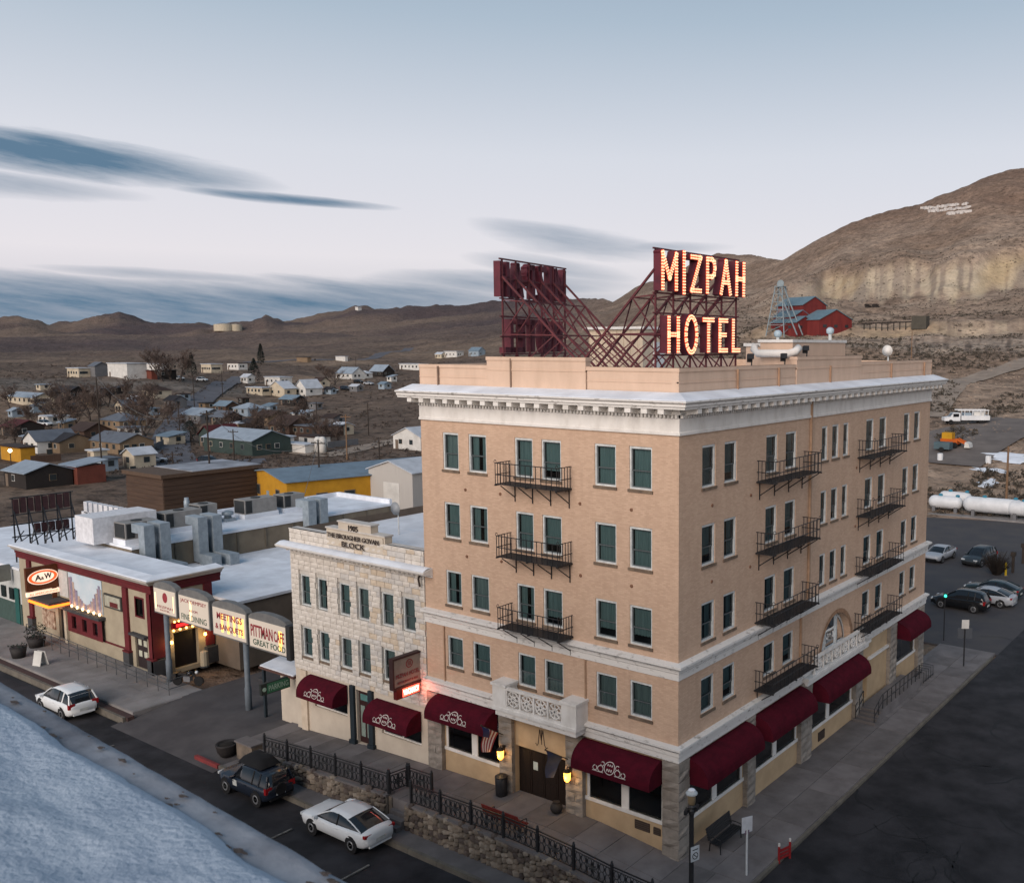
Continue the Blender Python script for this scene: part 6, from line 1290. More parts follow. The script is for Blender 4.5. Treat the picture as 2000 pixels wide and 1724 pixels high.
c_ = G(1905, 1108, lz); car('parked_car', (c_[0]-.2, c_[1]+2.0, lz), math.radians(-100), 'suv', DGRY, 'dark grey utility car facing out beside the bare bush in the rear lot', cat='suv', group='cars in the rear lot')
c_ = G(1822, 1100, lz); car('parked_car', (c_[0], c_[1]+2.2, lz), math.radians(-95), 'sedan', SILV, 'silver sedan half hidden by the hotel rear corner', group='cars in the rear lot')
# ---------------------------------------------------------------- town houses
WINM = M('house_window', (.03, .038, .042), .15); DOORM = M('house_door', (.16, .12, .09), .7)
def hx(n, h, r=.85): c = lin(h); return M(n, c, r, tuple(x*.78 for x in c), .6, 1, bump=.1)
WC = dict(white=hx('house_white', '#c9c7c2'), cream=hx('house_cream', '#b9ad98'), tan=hx('house_tan', '#7d6a55'), brown=hx('house_brown', '#4c3a30'), grey=hx('house_grey', '#6b6b6d'), green=hx('house_dark_green', '#35423f'), red=hx('house_brick_red', '#6b3a2f'), yellow=hx('house_yellow', '#b8862a'), blue=hx('house_pale_blue', '#8a98a3'), dark=hx('house_dark', '#2b2624'))
RC = dict(grey=hx('roof_grey', '#5d636c'), blue=hx('roof_bluegrey', '#6d7f8d'), dark=hx('roof_dark', '#28272b'), red=hx('roof_red', '#4a1d20'), white=hx('roof_white', '#b4b9c0'), brown=hx('roof_brown', '#3b2d28'), silver=hx('roof_silver', '#8c98a4'))
HOUSES = []
def house(u, v, w, d, h, wall, roofc, label, name='house', roof='gable', rh=1.4, along='x', rz=0.0, r0=60, group=None, cat='house', win=2, chim=False, door=True):
    p, dist = T(u, v, r0); p = Vector(p); fs = .74 if dist > 330 else (.88 if dist > 230 else 1.0); w *= fs; d *= fs; h *= max(.85, fs); z0 = float(THV([(p.x+i*w/2, p.y+j*d) for i in (-1, 0, 1) for j in (0, .5, 1)]).min())-.3; zt = p.z+h; o = thing(name, (p.x, p.y, p.z), label, cat, group, rz)
    Bx = lambda x0, x1, y0, y1, a, b, nm, m, par=o: MB().box(x0, x1, y0, y1, a, b).build(nm, m, par, local=True)
    zb = z0-p.z; x0, x1 = -w/2, w/2; y0, y1 = 0, d
    if name != 'outbuilding': HOUSES.append((p.x, p.y, label))
    Bx(x0, x1, y0, y1, zb, h, 'wall', WC[wall]); e = .35
    if roof == 'gable':
        if along == 'x':
            mb = MB(); mb.prism([(x0-e, y0-e, h-.12), (x0-e, (y0+y1)/2, h+rh), (x0-e, y1+e, h-.12), (x0-e, y1+e, h-.0), (x0-e, (y0+y1)/2, h+rh+.16), (x0-e, y0-e, h-.0)], (w+2*e, 0, 0)); ro = mb.build('roof', RC[roofc], o, local=True)
            for xx_ in (x0, x1-.05): MB().prism([(xx_, y0, h), (xx_, (y0+y1)/2, h+rh), (xx_, y1, h)], (.05, 0, 0)).build('gable', WC[wall], o, local=True)
        else:
            mb = MB(); mb.prism([(x0-e, y0-e, h-.12), (0, y0-e, h+rh), (x1+e, y0-e, h-.12), (x1+e, y0-e, h), (0, y0-e, h+rh+.16), (x0-e, y0-e, h)], (0, d+2*e, 0)); ro = mb.build('roof', RC[roofc], o, local=True)
            for yy_ in (y0, y1-.05): MB().prism([(x0, yy_, h), (0, yy_, h+rh), (x1, yy_, h)], (0, .05, 0)).build('gable', WC[wall], o, local=True)
    elif roof == 'hip':
        mb = MB(); r_ = min(w, d)/2; A = [(x0-e, y0-e, h), (x1+e, y0-e, h), (x1+e, y1+e, h), (x0-e, y1+e, h)]; t1, t2 = ((x0+r_, (y0+y1)/2, h+rh), (x1-r_, (y0+y1)/2, h+rh)) if w > d else ((0, y0+r_, h+rh), (0, y1-r_, h+rh))
        if w > d: mb.add(A+[t1, t2], [(0, 1, 5, 4), (1, 2, 5), (2, 3, 4, 5), (3, 0, 4), (3, 2, 1, 0)])
        else: mb.add(A+[t1, t2], [(0, 1, 4), (1, 2, 5, 4), (2, 3, 5), (3, 0, 4, 5), (3, 2, 1, 0)])
        ro = mb.build('roof', RC[roofc], o, local=True)
    elif roof == 'shed':
        mb = MB(); mb.prism([(x0-e, y0-e, h-.05), (x0-e, y1+e, h+rh), (x0-e, y1+e, h+rh+.15), (x0-e, y0-e, h+.1)], (w+2*e, 0, 0)); ro = mb.build('roof', RC[roofc], o, local=True)
    else: ro = Bx(x0-e, x1+e, y0-e, y1+e, h+.002, h+.25, 'roof', RC[roofc])
    for k in range(win):
        xx_ = x0+w*(k+.7)/(win+.6); f_ = Bx(xx_-.56, xx_+.56, -.06, 0, h*.38+.04, h*.38+1.11, 'window', WC[('grey', 'cream', 'white', 'tan')[(int(u)+k) % 4]]); MB().box(xx_-.5, xx_+.5, -.075, -.061, h*.38+.1, h*.38+1.05).build('pane', WINM, f_, local=True)
    for k in range(max(1, win-1)):
        yy_ = y0+d*(k+.8)/(win+.4); f_ = Bx(x1, x1+.06, yy_-.56, yy_+.56, h*.38+.04, h*.38+1.11, 'window', WC[('grey', 'cream', 'tan', 'white')[(int(u)+k) % 4]]); MB().box(x1+.061, x1+.075, yy_-.5, yy_+.5, h*.38+.1, h*.38+1.05).build('pane', WINM, f_, local=True)
    if door: Bx(x0+w*.08, x0+w*.08+.95, -.05, 0, 0, min(2.05, h*.8), 'door', DOORM)
    if chim: Bx(w*.15, w*.15+.6, d*.45, d*.45+.6, h+rh*.4, h+rh+.9, 'chimney', WC['red'], ro)
    return o
H_ = house
H_(205, 884, 15, 8, 2.8, 'tan', 'grey', 'long tan ranch house with wide grey roof by the town road', roof='gable', rh=1.6, win=4)
H_(60, 884, 7.5, 9, 2.9, 'white', 'grey', 'white-walled house with grey gable roof beside the yellow container', along='y', rh=2.0)
H_(105, 884, 6.5, 8, 2.7, 'tan', 'dark', 'small tan house with dark roof behind a low hedge', rh=1.5)
H_(252, 914, 4.2, 4.0, 2.6, 'cream', 'white', 'little cream shed with white gable roof by the road', along='y', rh=1.1, win=1, name='shed', cat='shed')
H_(137, 944, 5.5, 4.5, 3.0, 'red', 'silver', 'rust-red shed with slanting silver roof', roof='shed', rh=.7, win=0, name='shed', cat='shed')
H_(30, 952, 8, 7, 2.6, 'dark', 'silver', 'dark shed under a shallow silver roof with a lit lamp', rh=1.2, win=1, name='shed', cat='shed')
H_(188, 920, 4, 3, 2.2, 'blue', 'grey', 'small pale blue shed beside the cream shed', roof='flat', win=1, name='shed', cat='shed')
H_(178, 900, 2.6, 2.6, 2.0, 'cream', 'white', 'tiny cream hut beside the pole', roof='flat', win=0, name='shed', cat='shed')
H_(15, 852, 9, 8, 2.8, 'dark', 'red', 'dark house with deep red roof at the town edge', rh=1.5)
H_(40, 790, 24, 8, 2.8, 'cream', 'silver', 'long low cream building with silver roof under the bank', roof='gable', rh=1.2, win=5, cat='building', name='long_building')
H_(115, 779, 16, 9, 2.6, 'dark', 'dark', 'long dark-roofed house among bare trees', rh=1.8, win=3)
H_(215, 838, 12, 8, 2.7, 'tan', 'grey', 'tan house with blue-grey roof behind the ranch house', roof='hip', rh=2.0, win=3)
H_(232, 806, 6, 7, 2.6, 'cream', 'grey', 'small cream house on the far side of the bare trees', along='y', rh=1.6)
H_(85, 828, 7, 6, 2.4, 'white', 'white', 'small white trailer home in the trees', roof='flat', win=2)
H_(150, 858, 9, 7, 2.5, 'brown', 'brown', 'brown house hidden by bare branches', rh=1.7)
H_(290, 775, 11, 8, 2.6, 'cream', 'brown', 'cream house with brown roof below the bank road', roof='hip', rh=1.6)
H_(330, 795, 8, 6, 2.5, 'grey', 'dark', 'grey house with dark roof near the road bend', rh=1.5)
H_(372, 826, 12, 9, 2.7, 'grey', 'silver', 'grey house with broad silver roof right of the town road', rh=1.6, win=3)
H_(445, 886, 18, 9, 3.2, 'green', 'silver', 'dark green long house with silver gable roof', along='x', rh=1.8, win=4)
H_(402, 872, 6, 8, 3.0, 'green', 'red', 'dark green house with red roof and white gable trim', along='y', rh=2.0)
H_(425, 830, 8, 6, 2.6, 'dark', 'grey', 'dark cottage with grey roof above the green house', rh=1.5)
H_(430, 806, 9, 6, 2.6, 'brown', 'blue', 'brown cottage with blue-grey roof among sheds', rh=1.4)
H_(470, 812, 9, 7, 2.6, 'blue', 'silver', 'pale blue house with silver roof among dark trees', roof='hip', rh=1.6)
H_(510, 830, 8, 7, 2.6, 'tan', 'brown', 'tan cabin with brown roof beside timber houses', rh=1.6)
H_(545, 850, 10, 8, 3.0, 'brown', 'brown', 'brown timber house with broken roof line', rh=2.2, win=3)
H_(597, 853, 13, 8, 3.0, 'brown', 'grey', 'long brown timber house with grey flat roof', roof='flat', win=4)
H_(542, 874, 5, 2.6, 2.4, 'white', 'white', 'white camper trailer parked by the timber house', roof='flat', win=2, name='camper_trailer', cat='trailer')
H_(577, 884, 7, 2.4, 1.8, 'white', 'white', 'low white cargo trailer on the dirt yard', roof='flat', win=0, name='yard_trailer', cat='trailer', door=False)
for i_, u_ in enumerate((622, 630)):
    p, dist = T(u_, 884); o = thing('white_tank', tuple(p), 'white upright tank by the dirt yard', 'tank', 'upright yard tanks'); MB().lathe(tuple(p), [(.8, -.2), (.8, 3.0), (.5, 3.4), (.05, 3.5)], 14).build('shell', WC['white'], o, smooth=True); MB().lathe(tuple(p), [(.9, -.3), (.9, .1)], 14).build('footing', WC['grey'], o)
H_(477, 748, 7, 5, 3.0, 'white', 'white', 'small white house left of the dark conifer', rh=1.4)
H_(532, 752, 15, 8, 4.0, 'white', 'white', 'large white two-window house behind the conifer', roof='flat', win=3)
H_(497, 770, 14, 5, 3.0, 'cream', 'white', 'cream mobile home with white roof below the conifer', roof='flat', win=4)
H_(540, 774, 14, 7, 3.6, 'cream', 'white', 'cream house with tall white gable front', along='y', rh=2.6, win=2)
H_(587, 772, 9, 10, 3.2, 'white', 'white', 'steep white-roofed house above dark sheds', along='y', rh=3.2)
H_(560, 792, 11, 7, 2.6, 'dark', 'blue', 'dark shed with blue roof below the white houses', rh=1.3, name='shed', cat='shed')
H_(618, 755, 8, 6, 2.6, 'cream', 'brown', 'cream house above the open slope', rh=1.6)
H_(672, 740, 16, 10, 3.0, 'white', 'silver', 'white house with broad pale roof on the slope', rh=2.8, win=3)
H_(706, 738, 8, 6, 2.6, 'white', 'white', 'small white house beside the grey-roofed house', roof='hip', rh=1.4)
H_(735, 735, 14, 10, 3.0, 'dark', 'silver', 'dark house with steep silver roof on the slope', along='x', rh=3.2, win=3)
H_(800, 722, 22, 8, 3.6, 'white', 'white', 'long white building on the slope next to the hotel cornice', roof='flat', win=5, cat='building', name='long_building')
H_(665, 705, 14, 3, 3.6, 'white', 'white', 'white freight trailer on the far highway', roof='flat', win=0, name='freight_trailer', cat='trailer', door=False)
H_(590, 707, 16, 4, 3.6, 'tan', 'tan' if False else 'brown', 'tan freight trailer on the far highway', roof='flat', win=0, name='freight_trailer', cat='trailer', door=False)
H_(795, 878, 9, 7, 3.0, 'white', 'white', 'small white house with yellowish gable by the hotel wall', along='y', rh=1.8, name='house')
H_(230, 737, 20, 10, 6.2, 'white', 'white', 'tall white industrial hall on the bank', roof='flat', win=0, cat='building', name='industrial_hall')
H_(143, 737, 13, 6, 4.2, 'cream', 'white', 'cream building with a row of windows on the bank', roof='flat', win=4, cat='building', name='bank_building')
H_(180, 736, 7, 7, 5.0, 'grey', 'grey', 'grey shed between the white hall and the cream building', rh=1.5, win=0, name='shed', cat='shed')
H_(283, 738, 13.5, 3, 3.2, 'red', 'red', 'rust-red container row beside the white hall', roof='flat', win=0, name='container', cat='container', door=False)
H_(322, 739, 8.5, 4, 3.6, 'dark', 'dark', 'dark container beside the red containers', roof='flat', win=0, name='container', cat='container', door=False)
H_(290, 722, 24, 6, 3.4, 'white', 'white', 'long white storage sheds behind the container row', roof='flat', win=0, name='storage_shed', cat='shed')
H_(403, 728, 12, 8, 5, 'cream', 'white', 'cream school-like block beside a tall dark conifer', roof='flat', win=5, cat='building', name='school_block')
H_(455, 722, 14, 7, 4.0, 'white', 'brown', 'white building with tan front at the head of the road', roof='flat', win=3, cat='building', name='bank_building')
H_(22, 900, 9, 2.6, 2.8, 'yellow', 'brown', 'yellow freight container at the town edge', roof='flat', win=0, name='container', cat='container', door=False)
H_(880, 698, 17, 9, 5, 'white', 'white', 'white flat-roofed house seen over the hotel parapet', roof='flat', win=3)
H_(925, 696, 13, 9, 4.5, 'blue', 'blue', 'pale blue house seen over the hotel parapet by the red sign', rh=2.5, win=2)
H_(856, 700, 9, 6, 3.5, 'cream', 'white', 'small cream house at the end of the hotel parapet', rh=1.4)
q = random.Random(42)                           # sheds and vans scattered through the yards
names_ = ['silver', 'grey', 'dark', 'brown', 'white', 'blue']; loc_ = ['by the bare trees', 'in a yard behind the ranch house', 'below the bank', 'beside the green house', 'near the timber houses', 'on the open slope']
spots = [(20, 815), (62, 806), (130, 806), (165, 792), (255, 792), (290, 810), (120, 842), (240, 852), (395, 800), (470, 790), (455, 842), (520, 805), (580, 820), (610, 800), (640, 770), (640, 830), (690, 765), (745, 760), (760, 745), (505, 865), (480, 842), (350, 782), (50, 870), (318, 868), (75, 762), (190, 772), (225, 768), (600, 872), (655, 850)]
for i, (u, v) in enumerate(spots):
    wl, rf_ = q.choice(['tan', 'grey', 'white', 'brown', 'dark', 'blue', 'cream']), names_[i % 6]
    zone = 'by the bare trees' if u < 300 else ('beside the green house' if u < 490 else ('near the timber houses' if v > 795 else 'on the open slope'))
    H_(u, v, q.uniform(3.5, 6.5), q.uniform(3, 5), q.uniform(2.1, 2.7), wl, rf_, f'small {wl} outbuilding with {rf_} roof {zone}', roof=q.choice(['gable', 'flat', 'shed']), rh=.8, win=1, name='outbuilding', cat='shed', group='outbuildings in the town yards', door=False)
# yellow building with carport, beige metal shed, cream garage
yb = thing('yellow_building', (-105, 50, -1), 'bright yellow flat-fronted building with blue-grey roof and carport', 'building')
A, B, C = G(487, 977, -1), G(562, 1004, -1), G(735, 962, -1)
YW = M('yellow_wall', (.46, .235, .018), .85, (.38, .19, .015), .8, 1); p0, p1 = Vector((A[0], A[1])), Vector((B[0], B[1])); ex = (p1-p0); Lx = ex.length; ex /= Lx; ey = Vector((-ex.y, ex.x)); 
def yl(a, b, z): r_ = p0+ex*a+ey*b; return (r_.x, r_.y, z)
def ybox(a0, a1, b0, b1, z0, z1, nm, m, par): mb = MB(); mb.prism([yl(a0, b0, z0), yl(a1, b0, z0), yl(a1, b1, z0), yl(a0, b1, z0)], (0, 0, z1-z0)); return mb.build(nm, m, par)
ybox(0, Lx, 0, 19, -1.2, 3.3, 'wall', YW, yb); mb = MB(); mb.prism([yl(-.4, -.4, 3.3), yl(Lx/2, -.4, 4.3), yl(Lx+.4, -.4, 3.3), yl(Lx+.4, -.4, 3.42), yl(Lx/2, -.4, 4.45), yl(-.4, -.4, 3.42)], tuple(ey.to_3d()*26)); mb.build('roof', RC['blue'], yb)
mb = MB(); mb.prism([yl(0, -.02, 3.3), yl(Lx, -.02, 3.3), yl(Lx/2, -.02, 4.28)], tuple(ey.to_3d()*.1)); mb.build('gable', YW, yb)
for a in (Lx*.28, Lx*.78): f_ = ybox(a-.75, a+.75, -.08, 0, .5, 2.0, 'window', DOORM, yb); ybox(a-.62, a+.62, -.1, -.081, .62, 1.88, 'pane', WINM, f_)
ybox(Lx*.5, Lx*.5+.9, -.08, 0, -.9, 1.4, 'door', WC['blue'], yb); ybox(Lx*.13, Lx*.13+.3, -.13, -.1, 1.5, 1.8, 'red_lamp', EM('red_lamp', (1, .03, .02), 2), yb)
for b in (4, 8, 12): f_ = ybox(Lx, Lx+.08, b, b+1.6, .2, 1.5, 'window', DOORM, yb); ybox(Lx+.081, Lx+.1, b+.12, b+1.48, .3, 1.4, 'pane', WINM, f_)
for b in (19.5, 25): 
    for a in (.2, Lx-.2): ybox(a-.1, a+.1, b-.1, b+.1, -1.1, 3.3, 'carport_post', WC['dark'], yb)
c_ = yl(Lx-2.5, 22, -1); car('pickup_car', (c_[0], c_[1], TH(c_[0], c_[1])+.05), math.atan2(-ey.y, -ey.x)+.3, 'suv', SILV, 'silver pickup parked under the yellow building carport', cat='truck')
ms = thing('metal_shed', (-88, 60, -1), 'beige metal shed with white roof and roller door', 'shed')
A2 = G(722, 985, -1); B2 = G(826, 1000, -1); q0, q1 = Vector((A2[0], A2[1])), Vector((B2[0], B2[1])); ex = (q1-q0); ex = Vector((1, 0)); p0 = q0; Lx = 9.3; ey = Vector((0, 1))
SHB = M('shed_beige', (.42, .40, .37), .7, (.37, .35, .33), 3, 1, st=(5, 5, .1)); ybox(0, Lx, 0, 16, -1.2, 4.2, 'wall', SHB, ms)
mb = MB(); mb.prism([yl(-.3, -.3, 4.15), yl(Lx/2, -.3, 5.6), yl(Lx+.3, -.3, 4.15), yl(Lx+.3, -.3, 4.28), yl(Lx/2, -.3, 5.75), yl(-.3, -.3, 4.28)], (0, 17, 0)); mb.build('roof', RC['white'], ms); mb = MB(); mb.prism([yl(0, -.01, 4.2), yl(Lx, -.01, 4.2), yl(Lx/2, -.01, 5.58)], (0, .1, 0)); mb.build('gable', SHB, ms)
rd = ybox(3.2, 6.6, -.06, 0, -1, 2.6, 'roller_door', WC['white'], ms)
for k in range(9): ybox(3.25, 6.55, -.09, -.061, -.9+.38*k, -.56+.38*k, 'door_slat', WC['white'], rd)
H_(457, 968, 8, 6, 3.3, 'cream', 'brown', 'cream garage with brown roof beside the yellow building', roof='flat', win=0, name='garage', cat='garage')
# water tanks and ridge-top dome
for i, (u, v, wpx) in enumerate(((437, 642, 32), (460, 642, 22))):
    p, dist = T(u, v+2, 800); r_ = wpx/2*dist/F_PX; h_ = 9*dist/F_PX; o = thing('water_tank', tuple(p), 'broad pale water tank on the far ridge', 'water tank', 'ridge water tanks'); MB().lathe(tuple(p), [(r_, -3), (r_, h_), (r_*.96, h_+.3), (.1, h_+r_*.12)], 24).build('shell', WC['cream'], o, smooth=False); MB().lathe((p[0], p[1], p[2]+h_+.2), [(r_*1.01, 0), (r_*1.01, .4)], 24).build('rim', WC['white'], o)
p, dist = T(700, 606, 800); o = thing('ridge_hut', tuple(p), 'tiny white hut on the far ridge top', 'hut'); s_ = 4*dist/F_PX; MB().box(p[0]-s_, p[0]+s_, p[1]-s_, p[1]+s_, p[2]-3, p[2]+s_*1.3).build('wall', WC['white'], o); MB().box(p[0]-s_*1.1, p[0]+s_*1.1, p[1]-s_*1.1, p[1]+s_*1.1, p[2]+s_*1.3, p[2]+s_*1.5).build('roof', RC['white'], o)
# ---------------------------------------------------------------- utility poles and wires
POLE = M('pole_wood', (.045, .034, .028), .9, (.03, .024, .02), 2, 1, st=(3, 3, .3)); POLET = M('pole_tan', (.20, .12, .07), .9)
def upole(u, v0, v1, lab, r0=60, arms=1, m=POLE, rad=.15):
    p, dist = T(u, v0, r0); h_ = (v0-v1)*math.hypot(dist, 21)/F_PX*1.02; o = thing('utility_pole', tuple(p), lab, 'utility pole', 'utility poles'); x, y, z = p
    MB().tube([(x, y, z-.5), (x, y, z+h_)], [rad, rad*.7], 8).build('shaft', m, o)
    for k in range(arms):
        zz_ = z+h_-.5-.9*k; MB().obox((x, y, zz_), 2.4, .12, .14, .3).build('crossarm', m, o)
        for s_ in (-1.05, -.5, .5, 1.05): MB().lathe((x+s_*math.cos(.3), y+s_*math.sin(.3), zz_+.07), [(.05, 0), (.06, .1), (.03, .18)], 6).build('insulator', WC['grey'], o)
    return Vector((x, y, z+h_))
pp = [upole(413, 985, 822, 'dark pole standing beyond the tall hall roof'), upole(626, 985, 868, 'dark pole in front of the yellow building'), upole(200, 925, 765, 'dark pole beside the tan ranch house'), upole(742, 920, 862, 'dark pole on the gravel track beside the metal shed'),
      upole(678, 898, 815, 'tan pole on the open slope', m=POLET), upole(720, 850, 790, 'slim dark pole on the slope below the cornice'), upole(620, 850, 790, 'slim pole behind the timber houses'), upole(352, 862, 800, 'dark pole where the town road bends'), upole(380, 800, 740, 'slim pole above the silver-roofed house'), upole(435, 775, 730, 'slim pole at the top of the town road'), upole(340, 950, 890, 'short dark pole on the cross street'), upole(1965, 985, 880, 'tan pole behind the propane tanks', arms=0, m=POLET, rad=.18), upole(1780, 700, 650, 'tan pole on the slope beyond the hotel parapet', r0=120, arms=0, m=POLET), upole(696, 738, 700, 'thin pole beside the white house on the slope', arms=0), upole(458, 905, 845, 'slim pole before the dark green house')]
WIRE = M('wire_grey', (.10, .105, .11), .5)
def wire(a, b, sag, lab):
    mb = MB(); mb.tube([a+(b-a)*t_-Vector((0, 0, sag*4*t_*(1-t_))) for t_ in np.linspace(0, 1, 13)], .03, 4); mb.build('overhead_wire', WIRE, None, lab, 'wire', 'overhead wires')
wire(pp[0], pp[1], 3.5, 'sagging wire from the hall pole to the yellow building pole'); wire(pp[1], pp[3], 2.0, 'sagging wire from the yellow building pole to the track pole'); wire(pp[2], pp[0], 4.0, 'sagging wire from the ranch house pole to the hall pole'); wire(pp[1], Vector(tuple(G(585, 995, 3))), .5, 'slanting guy wire down from the yellow building pole')
# ---------------------------------------------------------------- trees
BARK = M('bare_bark', (.075, .058, .05), .95, (.05, .04, .035), 3, 1); TWIG = M('bare_twigs', (.105, .075, .062), .95, (.07, .05, .042), 2, 1)
def bare_tree_mesh(seed, H=8.0):
    q_ = random.Random(seed); tr = MB(); tw = MB()
    def grow(p, d, L_, r_, lv):
        pts = [p]; rs = [r_]; x = Vector(p); dd = Vector(d)
        for i in range(4): dd = (dd+Vector((q_.uniform(-.25, .25), q_.uniform(-.25, .25), q_.uniform(-.05, .22)))).normalized(); x = x+dd*L_/4; pts.append(x.copy()); rs.append(max(.022, r_*(1-.16*(i+1))))
        (tr if lv < 2 else tw).tube(pts, rs, 5 if lv < 2 else 3, cap=False)
        if lv >= 4: return
        nb = (5, 5, 4, 4)[lv]
        for k in range(nb):
            i = q_.choice((2, 3, 4)) if lv else q_.choice((1, 2, 3, 4)); a = q_.uniform(0, 6.28); s_ = q_.uniform(.55, 1.0); nd_ = (dd*.7+Vector((math.cos(a)*s_, math.sin(a)*s_, q_.uniform(.0, .5)))).normalized(); grow(pts[i], nd_, L_*q_.uniform(.55, .78), max(.035, rs[i]*.6), lv+1)
    grow(Vector((0, 0, -.3)), Vector((0, 0, 1)), H*.36, H*.026, 0); return tr.mesh('trunk', BARK), tw.mesh('twig_crown', TWIG)
BT = [bare_tree_mesh(s_) for s_ in (1, 2, 3, 4)]
def btree(u, v, sc_, lab, r0=60):
    p, dist = T(u, v, r0); hl_ = min(HOUSES, key=lambda h_: math.dist(h_[:2], p[:2])); lab = 'bare winter tree by the '+' '.join(hl_[2].split()[:10]); o = thing('bare_tree', tuple(p), lab, 'tree', 'bare winter trees', random.uniform(0, 6)); a, b = random.choice(BT); o.scale = (sc_*1.15, sc_*1.15, sc_); link('trunk', a, o); link('twig_crown', b, o)
tz = [(150, 832, 1.5, 'behind the ranch house'), (175, 822, 1.6, 'behind the ranch house'), (125, 842, 1.4, 'behind the ranch house'), (195, 815, 1.4, 'behind the ranch house'), (165, 800, 1.5, 'behind the ranch house'), (140, 815, 1.5, 'behind the ranch house'), (270, 842, 1.7, 'along the town road'), (282, 862, 1.7, 'along the town road'), (262, 822, 1.6, 'along the town road'), (290, 812, 1.5, 'along the town road'), (300, 790, 1.4, 'along the town road'), (95, 820, 1.3, 'by the white trailer home'), (60, 835, 1.2, 'by the white trailer home'), (30, 870, 1.1, 'by the red-roofed house'), (318, 745, 2.2, 'tall on the bank'), (335, 742, 2.2, 'tall on the bank'), (350, 745, 2.0, 'tall on the bank'),
      (500, 860, 1.3, 'by the timber houses'), (565, 866, 1.3, 'by the timber houses'), (620, 862, 1.3, 'by the timber houses'), (640, 868, 1.1, 'by the timber houses'), (660, 870, 1.0, 'by the timber houses'), (520, 846, 1.3, 'by the timber houses'), (590, 835, 1.3, 'by the timber houses'), (640, 745, 1.5, 'above the open slope'), (655, 752, 1.3, 'above the open slope'), (445, 850, 1.2, 'by the green house'), (375, 858, 1.2, 'by the green house'), (330, 830, 1.3, 'along the town road'), (230, 880, 1.0, 'beside the ranch house door'), (100, 800, 1.4, 'by the white trailer home'), (210, 795, 1.4, 'behind the ranch house'), (240, 785, 1.4, 'along the town road'), (20, 800, 1.2, 'by the long cream building')]
for u, v, s_, z_ in tz: btree(u, v, s_, 'bare brown winter tree '+z_)
CON = M('conifer_dark', (.022, .032, .026), .95, (.012, .018, .015), 1.5, 1)
def conifer(u, v, h_, w_, lab, r0=60, shape=1.0):
    p, dist = T(u, v, r0); q_ = random.Random(int(u)); o = thing('conifer', tuple(p), lab, 'tree'); MB().tube([(p[0], p[1], p[2]-.5), (p[0], p[1], p[2]+h_*.9)], [h_*.03, .03], 6).build('trunk', BARK, o); mb = MB()
    for k in range(900):
        t = q_.random()**.8; r_ = w_/2*(1-t**(1.1*shape))*(.35+.65*q_.random()**.5); a = q_.uniform(0, 6.28); c = Vector((p[0]+r_*math.cos(a), p[1]+r_*math.sin(a), p[2]+h_*(.06+.94*t)+q_.uniform(-.2, .2))); s_ = h_*.035*q_.uniform(.7, 1.4); d1 = Vector((math.cos(a), math.sin(a), q_.uniform(-.6, .3)))*s_*1.5; d2 = Vector((-math.sin(a), math.cos(a), q_.uniform(-.5, .5)))*s_
        mb.poly([c-d2*.6, c+d1, c+d2*.6, c-d1*.3])
    mb.build('crown', CON, o, kind='stuff')
conifer(510, 712, 13, 4.0, 'slim dark cypress on the skyline above the white houses', shape=2.2); conifer(497, 748, 11, 8, 'broad dark conifer between two white houses'); conifer(375, 735, 11, 6, 'dark conifer beside the cream school-like block'); conifer(505, 700, 5, 3, 'small dark conifer under the cypress')
conifer(372, 862, 5.0, 4.5, 'round dark shrub at the road edge by the green house', shape=3)
def bush_(u, v, w_, h_, lab, r0=60, z=None):
    p, dist = (T(u, v, r0)) if z is None else (G(u, v, z), 0); q_ = random.Random(int(u*3)); o = thing('bare_bush', tuple(p), lab, 'bush'); mb = MB()
    for k in range(420):
        a, t = q_.uniform(0, 6.28), q_.random(); e = Vector((p[0]+w_/2*math.cos(a)*q_.random(), p[1]+w_/2*math.sin(a)*q_.random(), p[2]+h_*q_.uniform(.4, 1)*(1-.3*q_.random()))); s_ = Vector((p[0]+(e.x-p[0])*.2, p[1]+(e.y-p[1])*.2, p[2])); mb.tube([s_, (s_+e)/2+Vector((q_.uniform(-.1, .1), q_.uniform(-.1, .1), .1)), e], [.02, .016, .008], 3, cap=False)
    mb.build('twigs', M('bush_twig', (.028, .021, .017), .95), o, kind='stuff')
bush_(1946, 1122, 3.2, 2.6, 'dark bare bush beside the yellow bollard in the rear lot', z=-.16)

tc_ = [(410, 908, 'suv', BCAR, .3, 'black utility car on the cross street below the green house'), (88, 832, 'suv', WCAR, .2, 'white car parked among bare trees'), (300, 905, 'sedan', SILV, 1.2, 'silver car on the cross street by the cream shed'), (395, 745, 'suv', WCAR, .4, 'white car at the top of the town road'), (650, 765, 'sedan', WCAR, .1, 'white car below the house with broad pale roof'), (675, 762, 'suv', NAVY, .2, 'dark blue car on the open slope'), (720, 752, 'sedan', SILV, .1, 'silver car on the open slope by the steep silver roof'), (700, 748, 'sedan', BCAR, .1, 'black car next to the small white slope house'), (610, 768, 'suv', SILV, .6, 'silver utility car beside the steep white-roofed house'), (325, 855, 'sedan', NAVY, 1.4, 'dark car parked on the town road verge'), (560, 880, 'suv', WCAR, .3, 'white utility car in the dirt yard'), (240, 722, 'suv', SILV, .1, 'silver car above the bank by the white hall'), (350, 742, 'sedan', WCAR, .1, 'white car beside the dark container')]
for u_, v_, k_, m_, a_, lab in tc_:
    p, dist = T(u_, v_); car('town_car', (p[0], p[1], p[2]+.08), a_, k_, m_, lab, cat='car', group='cars in the town')
p, dist = T(24, 938); 
